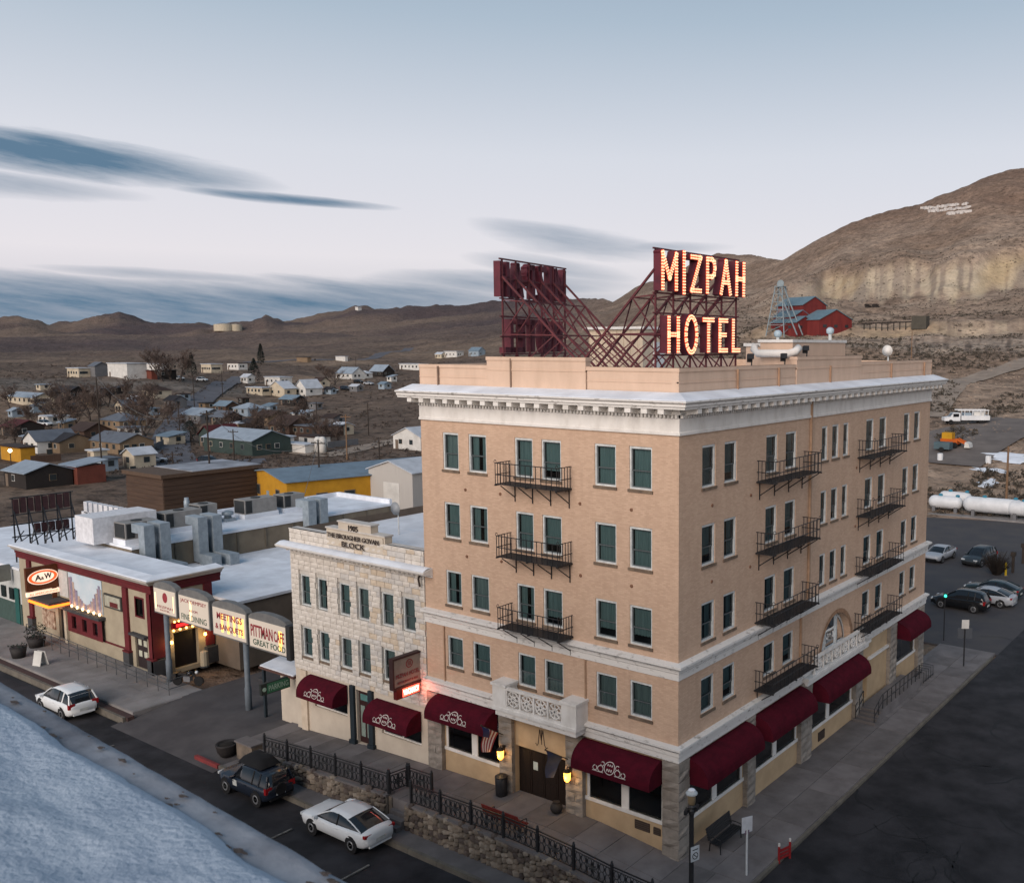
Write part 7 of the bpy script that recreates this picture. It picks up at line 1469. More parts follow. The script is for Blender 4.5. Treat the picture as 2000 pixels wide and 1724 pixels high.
ll_ = thing('yard_lamp', tuple(p), 'lit yard lamp on a pole by the dark shed', 'lamp'); MB().tube([tuple(p), (p[0], p[1], p[2]+5)], .07, 6).build('pole', POLE, ll_); MB().ball((p[0], p[1], p[2]+5.1), .32, 8).build('globe', EM('yard_globe', (1, .78, .5), 6), ll_)
# board fences round the yards
for i, (u0, v0, u1, v1, wl) in enumerate(((60, 905, 120, 900, 'brown'), (285, 890, 320, 870, 'grey'), (480, 880, 530, 876, 'brown'), (95, 868, 150, 872, 'tan'), (640, 875, 700, 868, 'grey'), (505, 815, 560, 812, 'brown'))):
    a, b = T(u0, v0)[0], T(u1, v1)[0]; fo = thing('board_fence', tuple(a), ('brown board fence behind the yellow container', 'grey board fence beside the town road', 'brown board fence before the timber houses', 'tan board fence behind the ranch house', 'grey board fence at the gravel track', 'brown board fence above the timber houses')[i], 'fence')
    n_ = max(4, int(math.dist(a[:2], b[:2])/1.6))
    for k in range(n_):
        c = a+(b-a)*(k+.5)/n_; L_ = math.dist(a[:2], b[:2])/n_; MB().obox((c[0], c[1], TH(c[0], c[1])+.7), L_*.97, .06, 1.5+random.uniform(-.1, .1), math.atan2(b[1]-a[1], b[0]-a[0])).build('board_panel', WC[wl], fo)
# ---------------------------------------------------------------- right-hand side: mine buildings, headframe, tanks, plant
MRED = M('mine_red', (.17, .025, .022), .85, (.12, .018, .018), .7, 1, st=(1, 1, .2)); MROOF = M('mine_roof', (.13, .20, .24), .7, (.10, .16, .20), .6, 1, st=(1, 1, .2))
def barn(u, v, w, d, h, rh, label, along='y', r0=330, wins=3, rz=0.0):
    p, dist = T(u, v, r0); o = thing('mine_building', tuple(p), label, 'mine building', 'red mine buildings', rz); x0, x1 = -w/2, w/2
    MB().box(x0, x1, 0, d, -4, h).build('wall', MRED, o, local=True); e = .5
    if along == 'y':
        mb = MB(); mb.prism([(x0-e, -e, h-.1), (0, -e, h+rh), (x1+e, -e, h-.1), (x1+e, -e, h+.1), (0, -e, h+rh+.25), (x0-e, -e, h+.1)], (0, d+2*e, 0)); mb.build('roof', MROOF, o, local=True); MB().prism([(x0, -.02, h), (0, -.02, h+rh), (x1, -.02, h)], (0, .1, 0)).build('gable', MRED, o, local=True)
    else:
        mb = MB(); mb.prism([(x0-e, -e, h-.1), (x0-e, d/2, h+rh), (x0-e, d+e, h-.1), (x0-e, d+e, h+.1), (x0-e, d/2, h+rh+.25), (x0-e, -e, h+.1)], (w+2*e, 0, 0)); mb.build('roof', MROOF, o, local=True); MB().prism([(x1-.08, 0, h), (x1-.08, d/2, h+rh), (x1-.08, d, h)], (.1, 0, 0)).build('gable', MRED, o, local=True)
    for k in range(wins): MB().box(x0+w*(k+.5)/wins-.9, x0+w*(k+.5)/wins+.9, -.12, 0, h*.45, h*.45+1.1).build('window', WINM, o, local=True); MB().box(x1, x1+.12, d*(k+.5)/wins-.9, d*(k+.5)/wins+.9, h*.45, h*.45+1.1).build('window', WINM, o, local=True)
    for k in range(int(w/1.2)): MB().box(x0+1.2*k+.05, x0+1.2*k+.18, -.06, 0, -1, h).build('batten', MRED, o, local=True)
    return o
barn(1632, 652, 18, 22, 5.5, 4.0, 'largest red mine building with slate blue gable roof', rz=1.2); barn(1590, 640, 13, 16, 9.0, 3.5, 'tall red mine building rising behind the others', rz=1.2, wins=2); barn(1530, 651, 15, 9, 4.2, 2.4, 'low red mine shed beside the steel headframe', along='x', rz=-.35, wins=2); barn(1566, 648, 9, 12, 6.0, 2.6, 'small red mine annex between shed and tall building', rz=1.2, wins=2)
p, dist = T(1523, 650, 330); hf_ = thing('mine_headframe', tuple(p), 'pale steel lattice headframe above the red mine sheds', 'headframe'); STL = M('headframe_steel', (.24, .29, .31), .6, (.18, .22, .24), 1, 1); Hh = 88*dist/F_PX; bw = 4.2; px_, py_, pz_ = p
cn_ = [(-1, -1), (1, -1), (1, 1), (-1, 1)]
for a, b in cn_: MB().bar((px_+a*bw, py_+b*bw, pz_-2), (px_+a*bw*.35, py_+b*bw*.35, pz_+Hh), .34).build('leg', STL, hf_)
for k in range(6):
    t0, t1 = k/6, (k+1)/6; w0, w1 = bw*(1-.65*t0), bw*(1-.65*t1)
    for i in range(4):
        a, b = cn_[i], cn_[(i+1) % 4]; P = lambda c, w_, t_: (px_+c[0]*w_, py_+c[1]*w_, pz_+Hh*t_); MB().bar(P(a, w0, t0), P(b, w1, t1), .16).build('brace', STL, hf_); MB().bar(P(a, w1, t1), P(b, w1, t1), .2).build('girt', STL, hf_)
for s_ in (-1, 1): MB().bar((px_+s_*1.4, py_, pz_+Hh), (px_+11, py_+s_*2.5-4, pz_-1), .36).build('back_leg', STL, hf_)
MB().lathe((px_, py_, pz_+Hh+1.0), [(1.5, -.15), (1.6, 0), (1.5, .15)], 18, 'Y').build('sheave_wheel', STL, hf_); MB().box(px_-1.9, px_+1.9, py_-1.9, py_+1.9, pz_+Hh-.3, pz_+Hh).build('platform', STL, hf_)
p, dist = T(1545, 652, 330); o = thing('yellow_tank_car', tuple(p), 'small yellow ore car before the red mine building', 'ore car'); MB().box(p[0]-2.2, p[0]+2.2, p[1]-1, p[1]+1, p[2]+.5, p[2]+1.9).build('tub', hx('ore_yellow', '#a9862e'), o); MB().box(p[0]-2, p[0]+2, p[1]-.7, p[1]+.7, p[2], p[2]+.5).build('chassis', TRIM, o)
# timber trestle right of the mill
p0_, p1_ = T(1682, 643, 330)[0], T(1795, 640, 330)[0]; o = thing('timber_trestle', tuple(p0_), 'long dark timber trestle reaching from the mine to an ore bin', 'trestle'); a_, b_ = Vector(p0_)+Vector((0, 0, 2.2)), Vector(p1_)+Vector((0, 0, 2.4)); MB().bar(a_, b_, 1.0, .5).build('deck', WC['dark'], o)
for t_ in np.linspace(.05, .98, 10): c = a_+(b_-a_)*t_; MB().bar(c, (c.x, c.y, c.z-4), .3).build('trestle_post', WC['dark'], o)
MB().box(b_.x-2.5, b_.x+3.5, b_.y-2, b_.y+2, b_.z-3, b_.z+2.2).build('ore_bin', hx('ore_bin', '#4a4740'), o)
for i, (u, v) in enumerate(((1693, 601), (1710, 601))):
    p, dist = T(u, v, 420); o = thing('mine_timber', tuple(p), 'dark timber heap on the slope above the mine', 'timber', 'timber heaps'); mb = MB(); [MB().obox((p[0]+random.uniform(-1, 1), p[1], p[2]+.5+.5*k), 4, .5, .5, random.uniform(-.4, .4)).build('beam', WC['dark'], o) for k in range(4)]
# white hillside lettering reads as broken lines of stones
WST = M('white_stones', (.55, .52, .50), .9); mb = MB(); q = random.Random(8)
for (u0, v0, u1, v1) in ((1798, 409, 1888, 400), (1815, 414, 1893, 406), (1852, 419, 1895, 414)):
    for k in range(46):
        t_ = k/45; u, v = u0+(u1-u0)*t_, v0+(v1-v0)*t_+q.uniform(-1.5, 1.5); p, dist = T(u, v, 700)
        if q.random() < .8: mb.obox((p[0], p[1], p[2]+.6), 2.4, 2.4, 2.0, q.uniform(0, 3))
mb.build('hillside_stones', WST, None, 'rows of whitewashed stones spelling on the upper hillside', kind='stuff')
# propane tanks on saddles
TW = M('tank_white', (.66, .67, .68), .45, (.56, .57, .58), 1, 1); TBL = M('tank_blue_cap', (.04, .22, .32), .5)
pad = G(1905, 1020, -.2); mb = MB(); A, B = G(1812, 1006, -.2), G(2040, 1026, -.2); mb.add([(A[0], A[1], -.3), (B[0], B[1], -.3), (B[0]+1, B[1]+5, -.3), (A[0]+1, A[1]+5, -.3), (A[0], A[1], .05), (B[0], B[1], .05), (B[0]+1, B[1]+5, .05), (A[0]+1, A[1]+5, .05)], [(3, 2, 1, 0), (4, 5, 6, 7), (0, 1, 5, 4), (1, 2, 6, 5), (2, 3, 7, 6), (3, 0, 4, 7)]); mb.build('tank_pad', CONCL, None, 'pale concrete pad under the propane tanks', kind='structure')
dr_ = Vector((B[0]-A[0], B[1]-A[1], 0)).normalized(); nr_ = Vector((-dr_.y, dr_.x, 0))
def ptank(c, L_, r_, lab):
    c = Vector(c); o = thing('propane_tank', (c.x, c.y, .05), lab, 'propane tank', 'propane tanks behind the lot', math.atan2(dr_.y, dr_.x)); prof = [(.02, -L_/2), (r_*.5, -L_/2+.08), (r_*.85, -L_/2+r_*.4), (r_, -L_/2+r_*.8), (r_, L_/2-r_*.8), (r_*.85, L_/2-r_*.4), (r_*.5, L_/2-.08), (.02, L_/2)]
    MB().lathe((0, 0, r_+.45), prof, 20, 'X').build('shell', TW, o, local=True, smooth=True)
    for s_ in (-.32, .32): MB().box(s_*L_-.2, s_*L_+.2, -r_*.8, r_*.8, 0, r_*.8+.2).build('saddle', WC['grey'], o, local=True)
    for s_ in (-.15, .35): MB().lathe((s_*L_, 0, 2*r_+.42), [(.28, 0), (.28, .2), (.1, .28)], 10).build('valve_cap', TBL, o, local=True)
f = lambda u, v: Vector(tuple(G(u, v, .05)))
ptank(f(1842, 1002)+nr_*1.2, 4.4, .85, 'short white propane tank nearest the hotel'); ptank(f(1853, 998)+nr_*3.6, 4.4, .85, 'short white propane tank standing behind its twin'); ptank(f(1936, 1012)+nr_*1.3, 7.6, 1.0, 'long white propane tank in the middle of the row'); ptank(f(2010, 1020)+nr_*1.6, 6.0, .95, 'white propane tank at the end of the row')
# service truck on the slope
p, dist = T(1885, 828, 120); o = thing('service_truck', tuple(p), 'white service truck with ladder racks on the slope behind the hotel', 'truck', None, math.atan2(math.cos(-YAW)*0+_r[1], _r[0])+math.pi)
k_ = dist/F_PX*85/9.2
def tb(x0, x1, y0, y1, z0, z1, nm, m): return MB().box(x0*k_, x1*k_, y0*k_, y1*k_, z0*k_, z1*k_).build(nm, m, o, local=True)
tb(-4.6, 4.2, -.9, .9, .55, .85, 'chassis', TRIM)
mb = MB(); mb.prism([(2.0*k_, -1.0*k_, .7*k_), (4.5*k_, -1.0*k_, .7*k_), (4.5*k_, -1.0*k_, 1.35*k_), (3.3*k_, -1.0*k_, 1.55*k_), (2.7*k_, -1.0*k_, 2.3*k_), (1.3*k_, -1.0*k_, 2.3*k_), (1.3*k_, -1.0*k_, .7*k_)], (0, 2.0*k_, 0)); mb.build('cab', TW, o, local=True)
tb(1.6, 2.75, 1.0, 1.03, 1.5, 2.15, 'cab_window', CGL); tb(1.6, 2.75, -1.03, -1.0, 1.5, 2.15, 'cab_window', CGL); mb = MB(); mb.add([(3.32*k_, -.85*k_, 1.58*k_), (3.32*k_, .85*k_, 1.58*k_), (2.74*k_, .85*k_, 2.25*k_), (2.74*k_, -.85*k_, 2.25*k_)], [(0, 1, 2, 3)]); mb.build('windscreen', CGL, o, local=True)
tb(-4.6, 1.1, -1.1, 1.1, .85, 1.75, 'tool_body', TW); tb(-4.4, 1.9, -1.05, -.95, 2.75, 2.95, 'rack_rail', TW); tb(-4.4, 1.9, .95, 1.05, 2.75, 2.95, 'rack_rail', TW)
for x in (-4.3, -2.8, -1.2, .4): tb(x, x+.12, .95, 1.05, 1.75, 2.75, 'rack_post', TW); tb(x, x+.12, -1.05, -.95, 1.75, 2.75, 'rack_post', TW)
tb(-3.6, -1.5, -.6, .6, 1.75, 2.6, 'crane_box', WC['white']); tb(-1.0, .5, -.7, .7, 1.75, 2.3, 'crane_box', WC['blue'])
for x in (-3.0, 3.2):
    for y in (-1, 1): MB().lathe((x*k_, y*.92*k_, .48*k_), [(.3*k_, -.15*k_), (.48*k_, -.13*k_), (.48*k_, .13*k_), (.3*k_, .15*k_)], 14, 'Y').build('wheel', TYRE, o, local=True)
# orange excavator-like plant and trailer
p, dist = T(1858, 874, 100); o = thing('orange_loader', tuple(p), 'small orange loader parked below the service truck', 'loader'); x, y, z = p; ORM = hx('plant_orange', '#b5571c'); YEM = hx('plant_yellow', '#b98a1f')
MB().box(x-1.6, x+1.2, y-.9, y+.9, z+.6, z+1.5).build('body', ORM, o); MB().box(x-1.4, x+.3, y-.8, y+.8, z+1.5, z+2.5).build('cab', YEM, o); MB().bar((x+1.0, y-.6, z+1.5), (x+2.6, y-.6, z+.8), .3).build('arm', ORM, o); MB().bar((x+1.0, y+.6, z+1.5), (x+2.6, y+.6, z+.8), .3).build('arm', ORM, o); MB().prism([(x+2.4, y-1, z+.2), (x+3.3, y-1, z+.2), (x+3.1, y-1, z+.9), (x+2.5, y-1, z+1.1)], (0, 2, 0)).build('bucket', WC['white'], o)
for a in (-1.1, .8):
    for b in (-.95, .95): MB().lathe((x+a, y+b, z+.5), [(.3, -.18), (.5, -.15), (.5, .15), (.3, .18)], 12, 'Y').build('wheel', TYRE, o)
p, dist = T(1842, 882, 100); o = thing('tow_trailer', tuple(p), 'dark tow trailer beside the orange loader', 'trailer'); MB().box(p[0]-1.3, p[0]+1.3, p[1]-.9, p[1]+.9, p[2]+.5, p[2]+1.6).build('box', hx('trailer_teal', '#4d5f66'), o)
for b in (-.95, .95): MB().lathe((p[0], p[1]+b, p[2]+.42), [(.25, -.12), (.42, -.1), (.42, .1), (.25, .12)], 12, 'Y').build('wheel', TYRE, o)
for i, (u, v) in enumerate(((1836, 900), (1930, 905))):
    p, dist = T(u, v, 100); o = thing('white_drum', tuple(p), 'white drum standing on the haul yard', 'drum', 'white drums'); MB().lathe(tuple(p), [(.45, 0), (.45, 1.1), (.4, 1.12)], 12).build('barrel', TW, o); MB().lathe((p[0], p[1], p[2]+1.12), [(.42, 0), (.42, .08)], 12).build('lid', TW, o)
# snow patches on the slope
mb = MB()
for (u, v, a, b) in ((1950, 890, 13, 5), (1935, 920, 7, 3), (1928, 945, 3, 5), (1980, 900, 7, 4)):
    p, dist = T(u, v, 100); q_ = random.Random(u); n_ = 22; ring = []
    for k in range(n_):
        t_ = 6.283*k/n_; r_ = q_.uniform(.6, 1.1); X, Y = p[0]+a*.5*r_*math.cos(t_), p[1]+b*.5*r_*math.sin(t_); ring.append((X, Y, TH(X, Y)+.12))
    c = (p[0], p[1], TH(p[0], p[1])+.35); mb.add(ring+[c], [(k, (k+1) % n_, n_) for k in range(n_)])
mb.build('snow_patches', SNOWT, None, 'thin snow patches beside the pole on the slope', kind='stuff', smooth=True)
# desert scrub and stones over the near slopes
def scatter(name, n_, rmin, rmax, u0, u1, mat, s0, s1, label, seed, kind_):
    q_ = np.random.default_rng(seed); uu = q_.uniform(u0, u1, n_); rad = np.exp(q_.uniform(math.log(rmin), math.log(rmax), n_)); az_ = YAW+np.arctan((uu-1295.8)/F_PX); X, Y = CAM[0]+rad*np.sin(az_), CAM[1]+rad*np.cos(az_); Zt = terrain(X, Y); den = fbm(X/30, Y/30, seed, 3)
    V = []; Fc = []; k0 = 0
    for x, y, z, d_, r_ in zip(X, Y, Zt, den, rad):
        if d_ < .42: continue
        s_ = q_.uniform(s0, s1)
        if kind_ == 'bush':
            for k in range(16):
                c = np.array([x, y, z+.25*s_])+q_.normal(0, .30*s_, 3)*(1, 1, .55); a = q_.normal(0, 1, 3)*s_*.17; b = q_.normal(0, 1, 3)*s_*.17; V += [c-a, c+b, c+a]; Fc.append((k0, k0+1, k0+2)); k0 += 3
        else:
            a = q_.uniform(.6, 1.3, 3)*s_; V += [(x-a[0], y, z-.1), (x, y-a[1], z-.1), (x+a[0], y, z-.1), (x, y+a[1], z-.1), (x-.5*a[0], y+.1*a[1], z+a[2]*.55), (x+.1*a[0], y-.5*a[1], z+a[2]*.65), (x+.45*a[0], y+.2*a[1], z+a[2]*.5)]; Fc += [(k0, k0+1, k0+5, k0+4), (k0+1, k0+2, k0+6, k0+5), (k0+2, k0+3, k0+6), (k0+3, k0, k0+4, k0+6), (k0+4, k0+5, k0+6)]; k0 += 7
    me = bpy.data.meshes.new(name); me.from_pydata([tuple(v) for v in V], [], Fc); me.materials.append(mat); tag(link(name, me), label, kind='stuff')
scatter('sagebrush', 12000, 128, 760, 1380, 2150, M('sagebrush', (.075, .062, .046), .95, (.05, .042, .034), .3, 1), .45, 1.25, 'dark sagebrush dotting the slopes behind the hotel', 5, 'bush')
scatter('sagebrush', 4500, 190, 650, -150, 1000, M('dry_brush', (.085, .063, .05), .95, (.05, .04, .035), .2, 1), .35, 1.1, 'dry brush over the town slopes', 6, 'bush')
scatter('loose_stones', 4500, 135, 420, 1420, 2150, M('loose_stone', (.29, .225, .175), .95, (.19, .145, .115), .2, 1), .12, .42, 'loose pale stones on the slopes behind the hotel', 7, 'stone')
# ---------------------------------------------------------------- street furniture
bn = thing('trash_can', (-9.75, -.55, zsw(-9.7)), 'round black trash can beside the hotel door pillar', 'trash can'); MB().lathe((-9.75, -.55, zsw(-9.7)), [(.24, 0), (.28, .05), (.30, .85), (.27, .9)], 16).build('drum', IRON, bn, smooth=True); MB().lathe((-9.75, -.55, zsw(-9.7)+.9), [(.31, 0), (.31, .06), (.15, .16), (.02, .18)], 16).build('lid', IRON, bn)
bp_ = thing('ball_planter', (-6.35, -.5, zsw(-6.3)), 'small round black pot at the foot of the right door pillar', 'planter'); MB().ball((-6.35, -.5, zsw(-6.3)+.28), .29, 10).build('pot', PLD, bp_, smooth=True); MB().lathe((-6.35, -.5, zsw(-6.3)+.5), [(.16, 0), (.18, .06), (.14, .06)], 12).build('rim', PLD, bp_)
# flags on raked poles
def flag(x, y0, z0, lab, stripes):
    o = thing('flag', (x, y0, z0), lab, 'flag'); tip = Vector((x-.35, y0-1.1, z0+.75)); base = Vector((x, y0, z0)); MB().tube([base, tip], .022, 6).build('pole', LAMPB, o); MB().ball(tuple(tip), .05, 6).build('finial', LAMPB, o)
    def fn(a, b): p = base+(tip-base)*(.98-.75*a); return (p.x+.05*math.sin(b*7+a*3), p.y+.06*math.sin(b*5), p.z-b*(1.25-.35*a)-.02)
    if not stripes: mb = MB(); mb.grid(8, 10, lambda a, b: fn(a*(1-.55*b), b)); mb.build('cloth', M('navy_cloth', (.012, .022, .055), .85, (.02, .03, .07), 3), o, smooth=True)
    else:
        for k in range(9): mb = MB(); mb.grid(1, 10, lambda a, b, k=k: fn((k+a)/9*(1-.5*b), b)); mb.build('stripe', M('flag_red', (.20, .025, .03), .85) if k % 2 == 0 else M('flag_white', (.45, .40, .38), .85), o, smooth=True)
        mb = MB(); mb.grid(3, 4, lambda a, b: tuple(Vector(fn(a*.42, b*.42))+Vector((.0, -.015, 0)))); mb.build('canton', M('flag_blue', (.02, .025, .09), .85), o, smooth=True)
    return o
flag(-9.95, -.15, 3.25, 'striped flag hanging from a pole left of the hotel doors', True); flag(-5.95, -.15, 3.05, 'dark navy flag hanging from a pole right of the hotel doors', False)
# benches
BRD = M('red_bench_wood', (.20, .028, .022), .7, (.13, .02, .018), 3, 1)
def bench(loc, rz, wood, lab, L_=1.9):
    o = thing('bench', loc, lab, 'bench', None, rz)
    for k in range(4): MB().box(-L_/2, L_/2, -.22+.13*k, -.12+.13*k, .43, .47).build('seat_slat', wood, o, local=True)
    for k in range(5): MB().obox((0, .34+.03*k, .56+.105*k), L_, .035, .09, 0, -.25).build('back_slat', wood, o, local=True)
    for x in (-L_/2+.12, L_/2-.12):
        MB().tube([(x, -.22, 0), (x, -.2, .42)], .03, 6).build('leg', IRON, o, local=True); MB().tube([(x, .36, 0), (x, .30, .45), (x, .46, 1.02)], .03, 6).build('leg', IRON, o, local=True); MB().tube([(x, .36, .66), (x, .05, .68), (x, -.22, .64), (x, -.24, .45)], .025, 6).build('armrest', IRON, o, local=True); MB().bar((x, -.24, .41), (x, .34, .41), .04).build('seat_bearer', IRON, o, local=True)
    return o
bench((-7.3, -2.75, zsw(-7.3)), math.pi, BRD, 'dark red slatted bench with its back to the iron fence', 2.2)
bench((1.05, 2.3, .0), -math.pi/2+math.pi, IRON, 'black iron bench against the hotel corner under the side awning', 2.0)
# corner street lamp with signs
lx, ly = 1.25, -.55; p = G(1350, 1745, 0); lx, ly = float(p[0]), float(p[1]); lp = thing('street_lamp', (lx, ly, 0), 'tall dark street lamp post at the hotel corner with snow on its cap', 'street lamp')
MB().lathe((lx, ly, -.1), [(.17, 0), (.17, .5), (.10, .6), (.095, 3.4), (.12, 3.5), (.12, 3.62), (.07, 3.7)], 12).build('post', IRON, lp); MB().lathe((lx, ly, 3.6), [(.10, 0), (.16, .08), (.12, .16)], 10).build('collar', IRON, lp)
for s_ in (-.28, .28): MB().obox((lx+s_*.3, ly+s_*.9, 3.55), .12, .34, .16, .3).build('bracket', IRON, lp)
MB().lathe((lx, ly, 3.76), [(.12, 0), (.15, .05), (.16, .42), (.14, .44)], 10).build('lantern_glass', M('lamp_glass', (.20, .15, .09), .3), lp, smooth=True); MB().lathe((lx, ly, 4.2), [(.24, 0), (.24, .05), (.16, .14), (.05, .2)], 12).build('cap', M('lamp_cap', (.40, .44, .46), .6), lp)
MB().lathe((lx, ly, 4.345), [(.16, 0), (.12, .05), (.03, .07)], 12).build('snow', SNOWT, lp, smooth=True)
sgp = MB().obox((lx+.16, ly+.02, 1.75), .015, .42, .62, -.35).build('no_parking_sign', M('sign_white', (.48, .52, .55), .5), lp)
mb = MB(); sf = lambda a, b: tuple(Vector((lx+.172, ly+.02, 1.72))+Matrix.Rotation(-.35, 3, 'Z') @ Vector((.003, a, b))); ribbon(mb, arc(0, -.06, .13, .13, 0, 345, 16), .035, sf, True); ribbon(mb, [(-.09, .03), (.09, -.15)], .035, sf); ribbon(mb, [(-.14, .2), (.14, .2)], .04, sf); mb.build('sign_print', TRIM, sgp, kind='stuff')
sg2 = thing('parking_sign_post', (2.9, 1.0, 0), 'white pole with blank square sign on the side pavement', 'sign'); p = G(1458, 1708, 0); x, y = float(p[0]), float(p[1]); sg2.location = (x, y, 0)
MB().tube([(x, y, -.1), (x, y, 2.05)], .045, 8).build('pole', M('pole_white', (.50, .53, .55), .5), sg2); MB().obox((x, y, 2.2), .03, .50, .66, -.5).build('plate', M('plate_pale', (.50, .52, .56), .5), sg2); MB().obox((x, y, 1.88), .035, .2, .18, -.5).build('small_plate', M('plate_violet', (.14, .09, .14), .6), sg2)
# red standpipes / barrier by the side kerb
RDM = M('red_enamel', (.26, .018, .02), .5); p = G(1532, 1678, -.1); x, y = float(p[0]), float(p[1]); rb = thing('red_barrier', (x, y, -.12), 'small red barrier with two reflective posts at the side kerb', 'barrier')
for s_ in (-.32, .32): MB().tube([(x+s_*.3, y+s_, -.14), (x+s_*.3, y+s_, .62)], .055, 8).build('post', RDM, rb); MB().tube([(x+s_*.3, y+s_, .622), (x+s_*.3, y+s_, .75)], .05, 8).build('reflector', WC['white'], rb)
for z in (.05, .22, .39): MB().bar((x-.1, y-.32, z), (x+.1, y+.32, z), .05, .10).build('rail', RDM, rb)
mb = MB(); mb.box(3.41, 3.57, -.9, .08, -.3, .004); mb.build('red_kerb', KERBR, None, 'red painted kerb end at the side street corner', kind='structure')
# far corner sign, thin signal post
p = G(1882, 1300, 0); x, y = float(p[0]), float(p[1]); s3 = thing('street_sign', (x, y, 0), 'dark post with white and grey plates on the far pavement corner', 'sign'); MB().tube([(x, y, -.1), (x, y, 3.0)], .05, 8).build('post', IRON, s3); MB().obox((x+.03, y-.03, 2.95), .5, .02, .62, .6).build('plate', WC['white'], s3); MB().obox((x, y+.03, 2.3), 1.0, .02, .75, .6).build('grey_plate', hx('grey_plate', '#4d5157'), s3)
p = G(1843, 1250, -.14); x, y = float(p[0]), float(p[1]); s4 = thing('signal_post', (x, y, -.14), 'thin dark post with a small green lamp by the rear lot', 'signal'); MB().tube([(x, y, -.2), (x, y, 3.1)], .04, 6).build('post', IRON, s4); MB().box(x-.1, x+.1, y-.1, y+.1, 3.1, 3.5).build('lamp_box', IRON, s4); MB().ball((x+.06, y-.1, 3.3), .11, 8).build('green_lamp', EM('green_lamp', (.05, 1, .6), 1.6), s4)
p = G(1964, 1124, -.16); x, y = float(p[0]), float(p[1]); s5 = thing('bollard', (x, y, -.16), 'yellow bollard beside the bare bush', 'bollard'); MB().lathe((x, y, -.2), [(.11, 0), (.11, 1.25), (.05, 1.35)], 10).build('tube', hx('bollard_yellow', '#b79a1f'), s5); MB().lathe((x, y, -.2), [(.2, 0), (.2, .08)], 10).build('base', CONC, s5)
for i, (u, v, lab) in enumerate(((1978, 1118, 'dark timber stake post right of the yellow bollard'), (1998, 1100, 'dark mailbox post at the lot edge'))):
    p = G(u, v, -.16); o = thing('stake_post', tuple(p), lab, 'post'); MB().box(p[0]-.12, p[0]+.12, p[1]-.12, p[1]+.12, -.2, 1.5).build('stake', POLE, o); MB().box(p[0]-.22, p[0]+.22, p[1]-.22, p[1]+.22, 1.5, 1.9).build('cap', POLE, o)
# side door stair, raised walk and railing
sr = thing('side_stair', (.6, 20, 0), 'grey steps and raised walk with pipe railing at the hotel side door', 'stairs')
MB().box(.02, 1.35, 19.75, 26.2, -.2, .58).build('landing', CONC, sr)
for k in range(4): MB().box(.02, 1.35, 18.55+.3*k, 18.55+.3*(k+1)-.01, -.2, .14*(k+1)).build('step', CONC2, sr)
def railing(pts, h, n_, par, nm='railing'):
    for z in (h*.5, h): MB().tube([(p[0], p[1], p[2]+z) for p in pts], .025, 6).build('rail', IRON, par)
    for t_ in np.linspace(0, 1, n_):
        L = [0]
        for a, b in zip(pts, pts[1:]): L.append(L[-1]+math.dist(a, b))
        d_ = t_*L[-1]; P = [np.interp(d_, L, [q_[i] for q_ in pts]) for i in range(3)]; MB().tube([(P[0], P[1], P[2]), (P[0], P[1], P[2]+h)], .025, 6).build('baluster', IRON, par)
railing([(1.3, 18.6, .05), (1.3, 19.75, .58), (1.3, 26.1, .58)], .9, 12, sr); railing([(.15, 18.6, .05), (.15, 19.7, .58)], .9, 3, sr)
fr_ = thing('folded_rack', (.9, 28, 0), 'low wire bicycle rack near the far side awning', 'rack')
for k in range(5): MB().tube([(.5, 27.0+.45*k, 0), (.5, 27.0+.45*k, .7), (1.3, 27.0+.45*k, .7), (1.3, 27.0+.45*k, 0)], .02, 5).build('hoop', IRON, fr_)
for z in (.12,): MB().bar((.5, 26.9, z), (.5, 28.9, z), .04).build('rail', IRON, fr_); MB().bar((1.3, 26.9, z), (1.3, 28.9, z), .04).build('rail', IRON, fr_)
# cafe pavement: ramp railing, shrub tub, planter, A-board, motorcycle
cr_ = thing('ramp_railing', (-48, -1.2, -.54), 'long grey pipe railing along the cafe ramp', 'railing'); GRL = M('rail_grey', (.07, .075, .08), .6)
for z in (.35, .68, 1.0): MB().tube([(-58.6, -1.2, -.5+z+.25), (-46, -1.2, -.54+z+.12), (-38.4, -1.2, -.54+z)], .028, 6).build('rail', GRL, cr_)
for x in np.linspace(-58.6, -38.4, 16): zz_ = -.54; MB().tube([(x, -1.2, zz_), (x, -1.2, zz_+1.0+max(0, min(.28, (-38.4-x)*.017)))], .028, 6).build('post', GRL, cr_)
for z in (.4, 1.0): MB().tube([(-38.4, -1.2, -.54+z), (-38.4, .2, -.54+z)], .028, 6).build('rail', GRL, cr_)
def tub(u, v, z, r_, h_, shrub, lab):
    p = G(u, v, z); o = thing('planter_tub', tuple(p), lab, 'planter'); MB().lathe(tuple(p), [(r_*.75, 0), (r_, h_), (r_*.85, h_)], 14).build('tub', PLD, o, smooth=True); mb = MB(); q_ = random.Random(u)
    for k in range(130 if shrub else 25):
        a = q_.uniform(0, 6.28); rr_ = r_*1.1*q_.random()**.5; c = Vector((p[0]+rr_*math.cos(a), p[1]+rr_*math.sin(a), p[2]+h_+(.9 if shrub else .12)*q_.random())); mb.poly([c, c+Vector((q_.uniform(-.15, .15), q_.uniform(-.15, .15), .16)), c+Vector((q_.uniform(-.15, .15), q_.uniform(-.15, .15), .03))])
    mb.build('shrub', CON, o, kind='stuff')
tub(72, 1262, -.54, .65, .7, True, 'dark shrub in a tub on the cafe pavement'); tub(37, 1283, -.54, .55, .75, False, 'round dark tub on the brick strip')
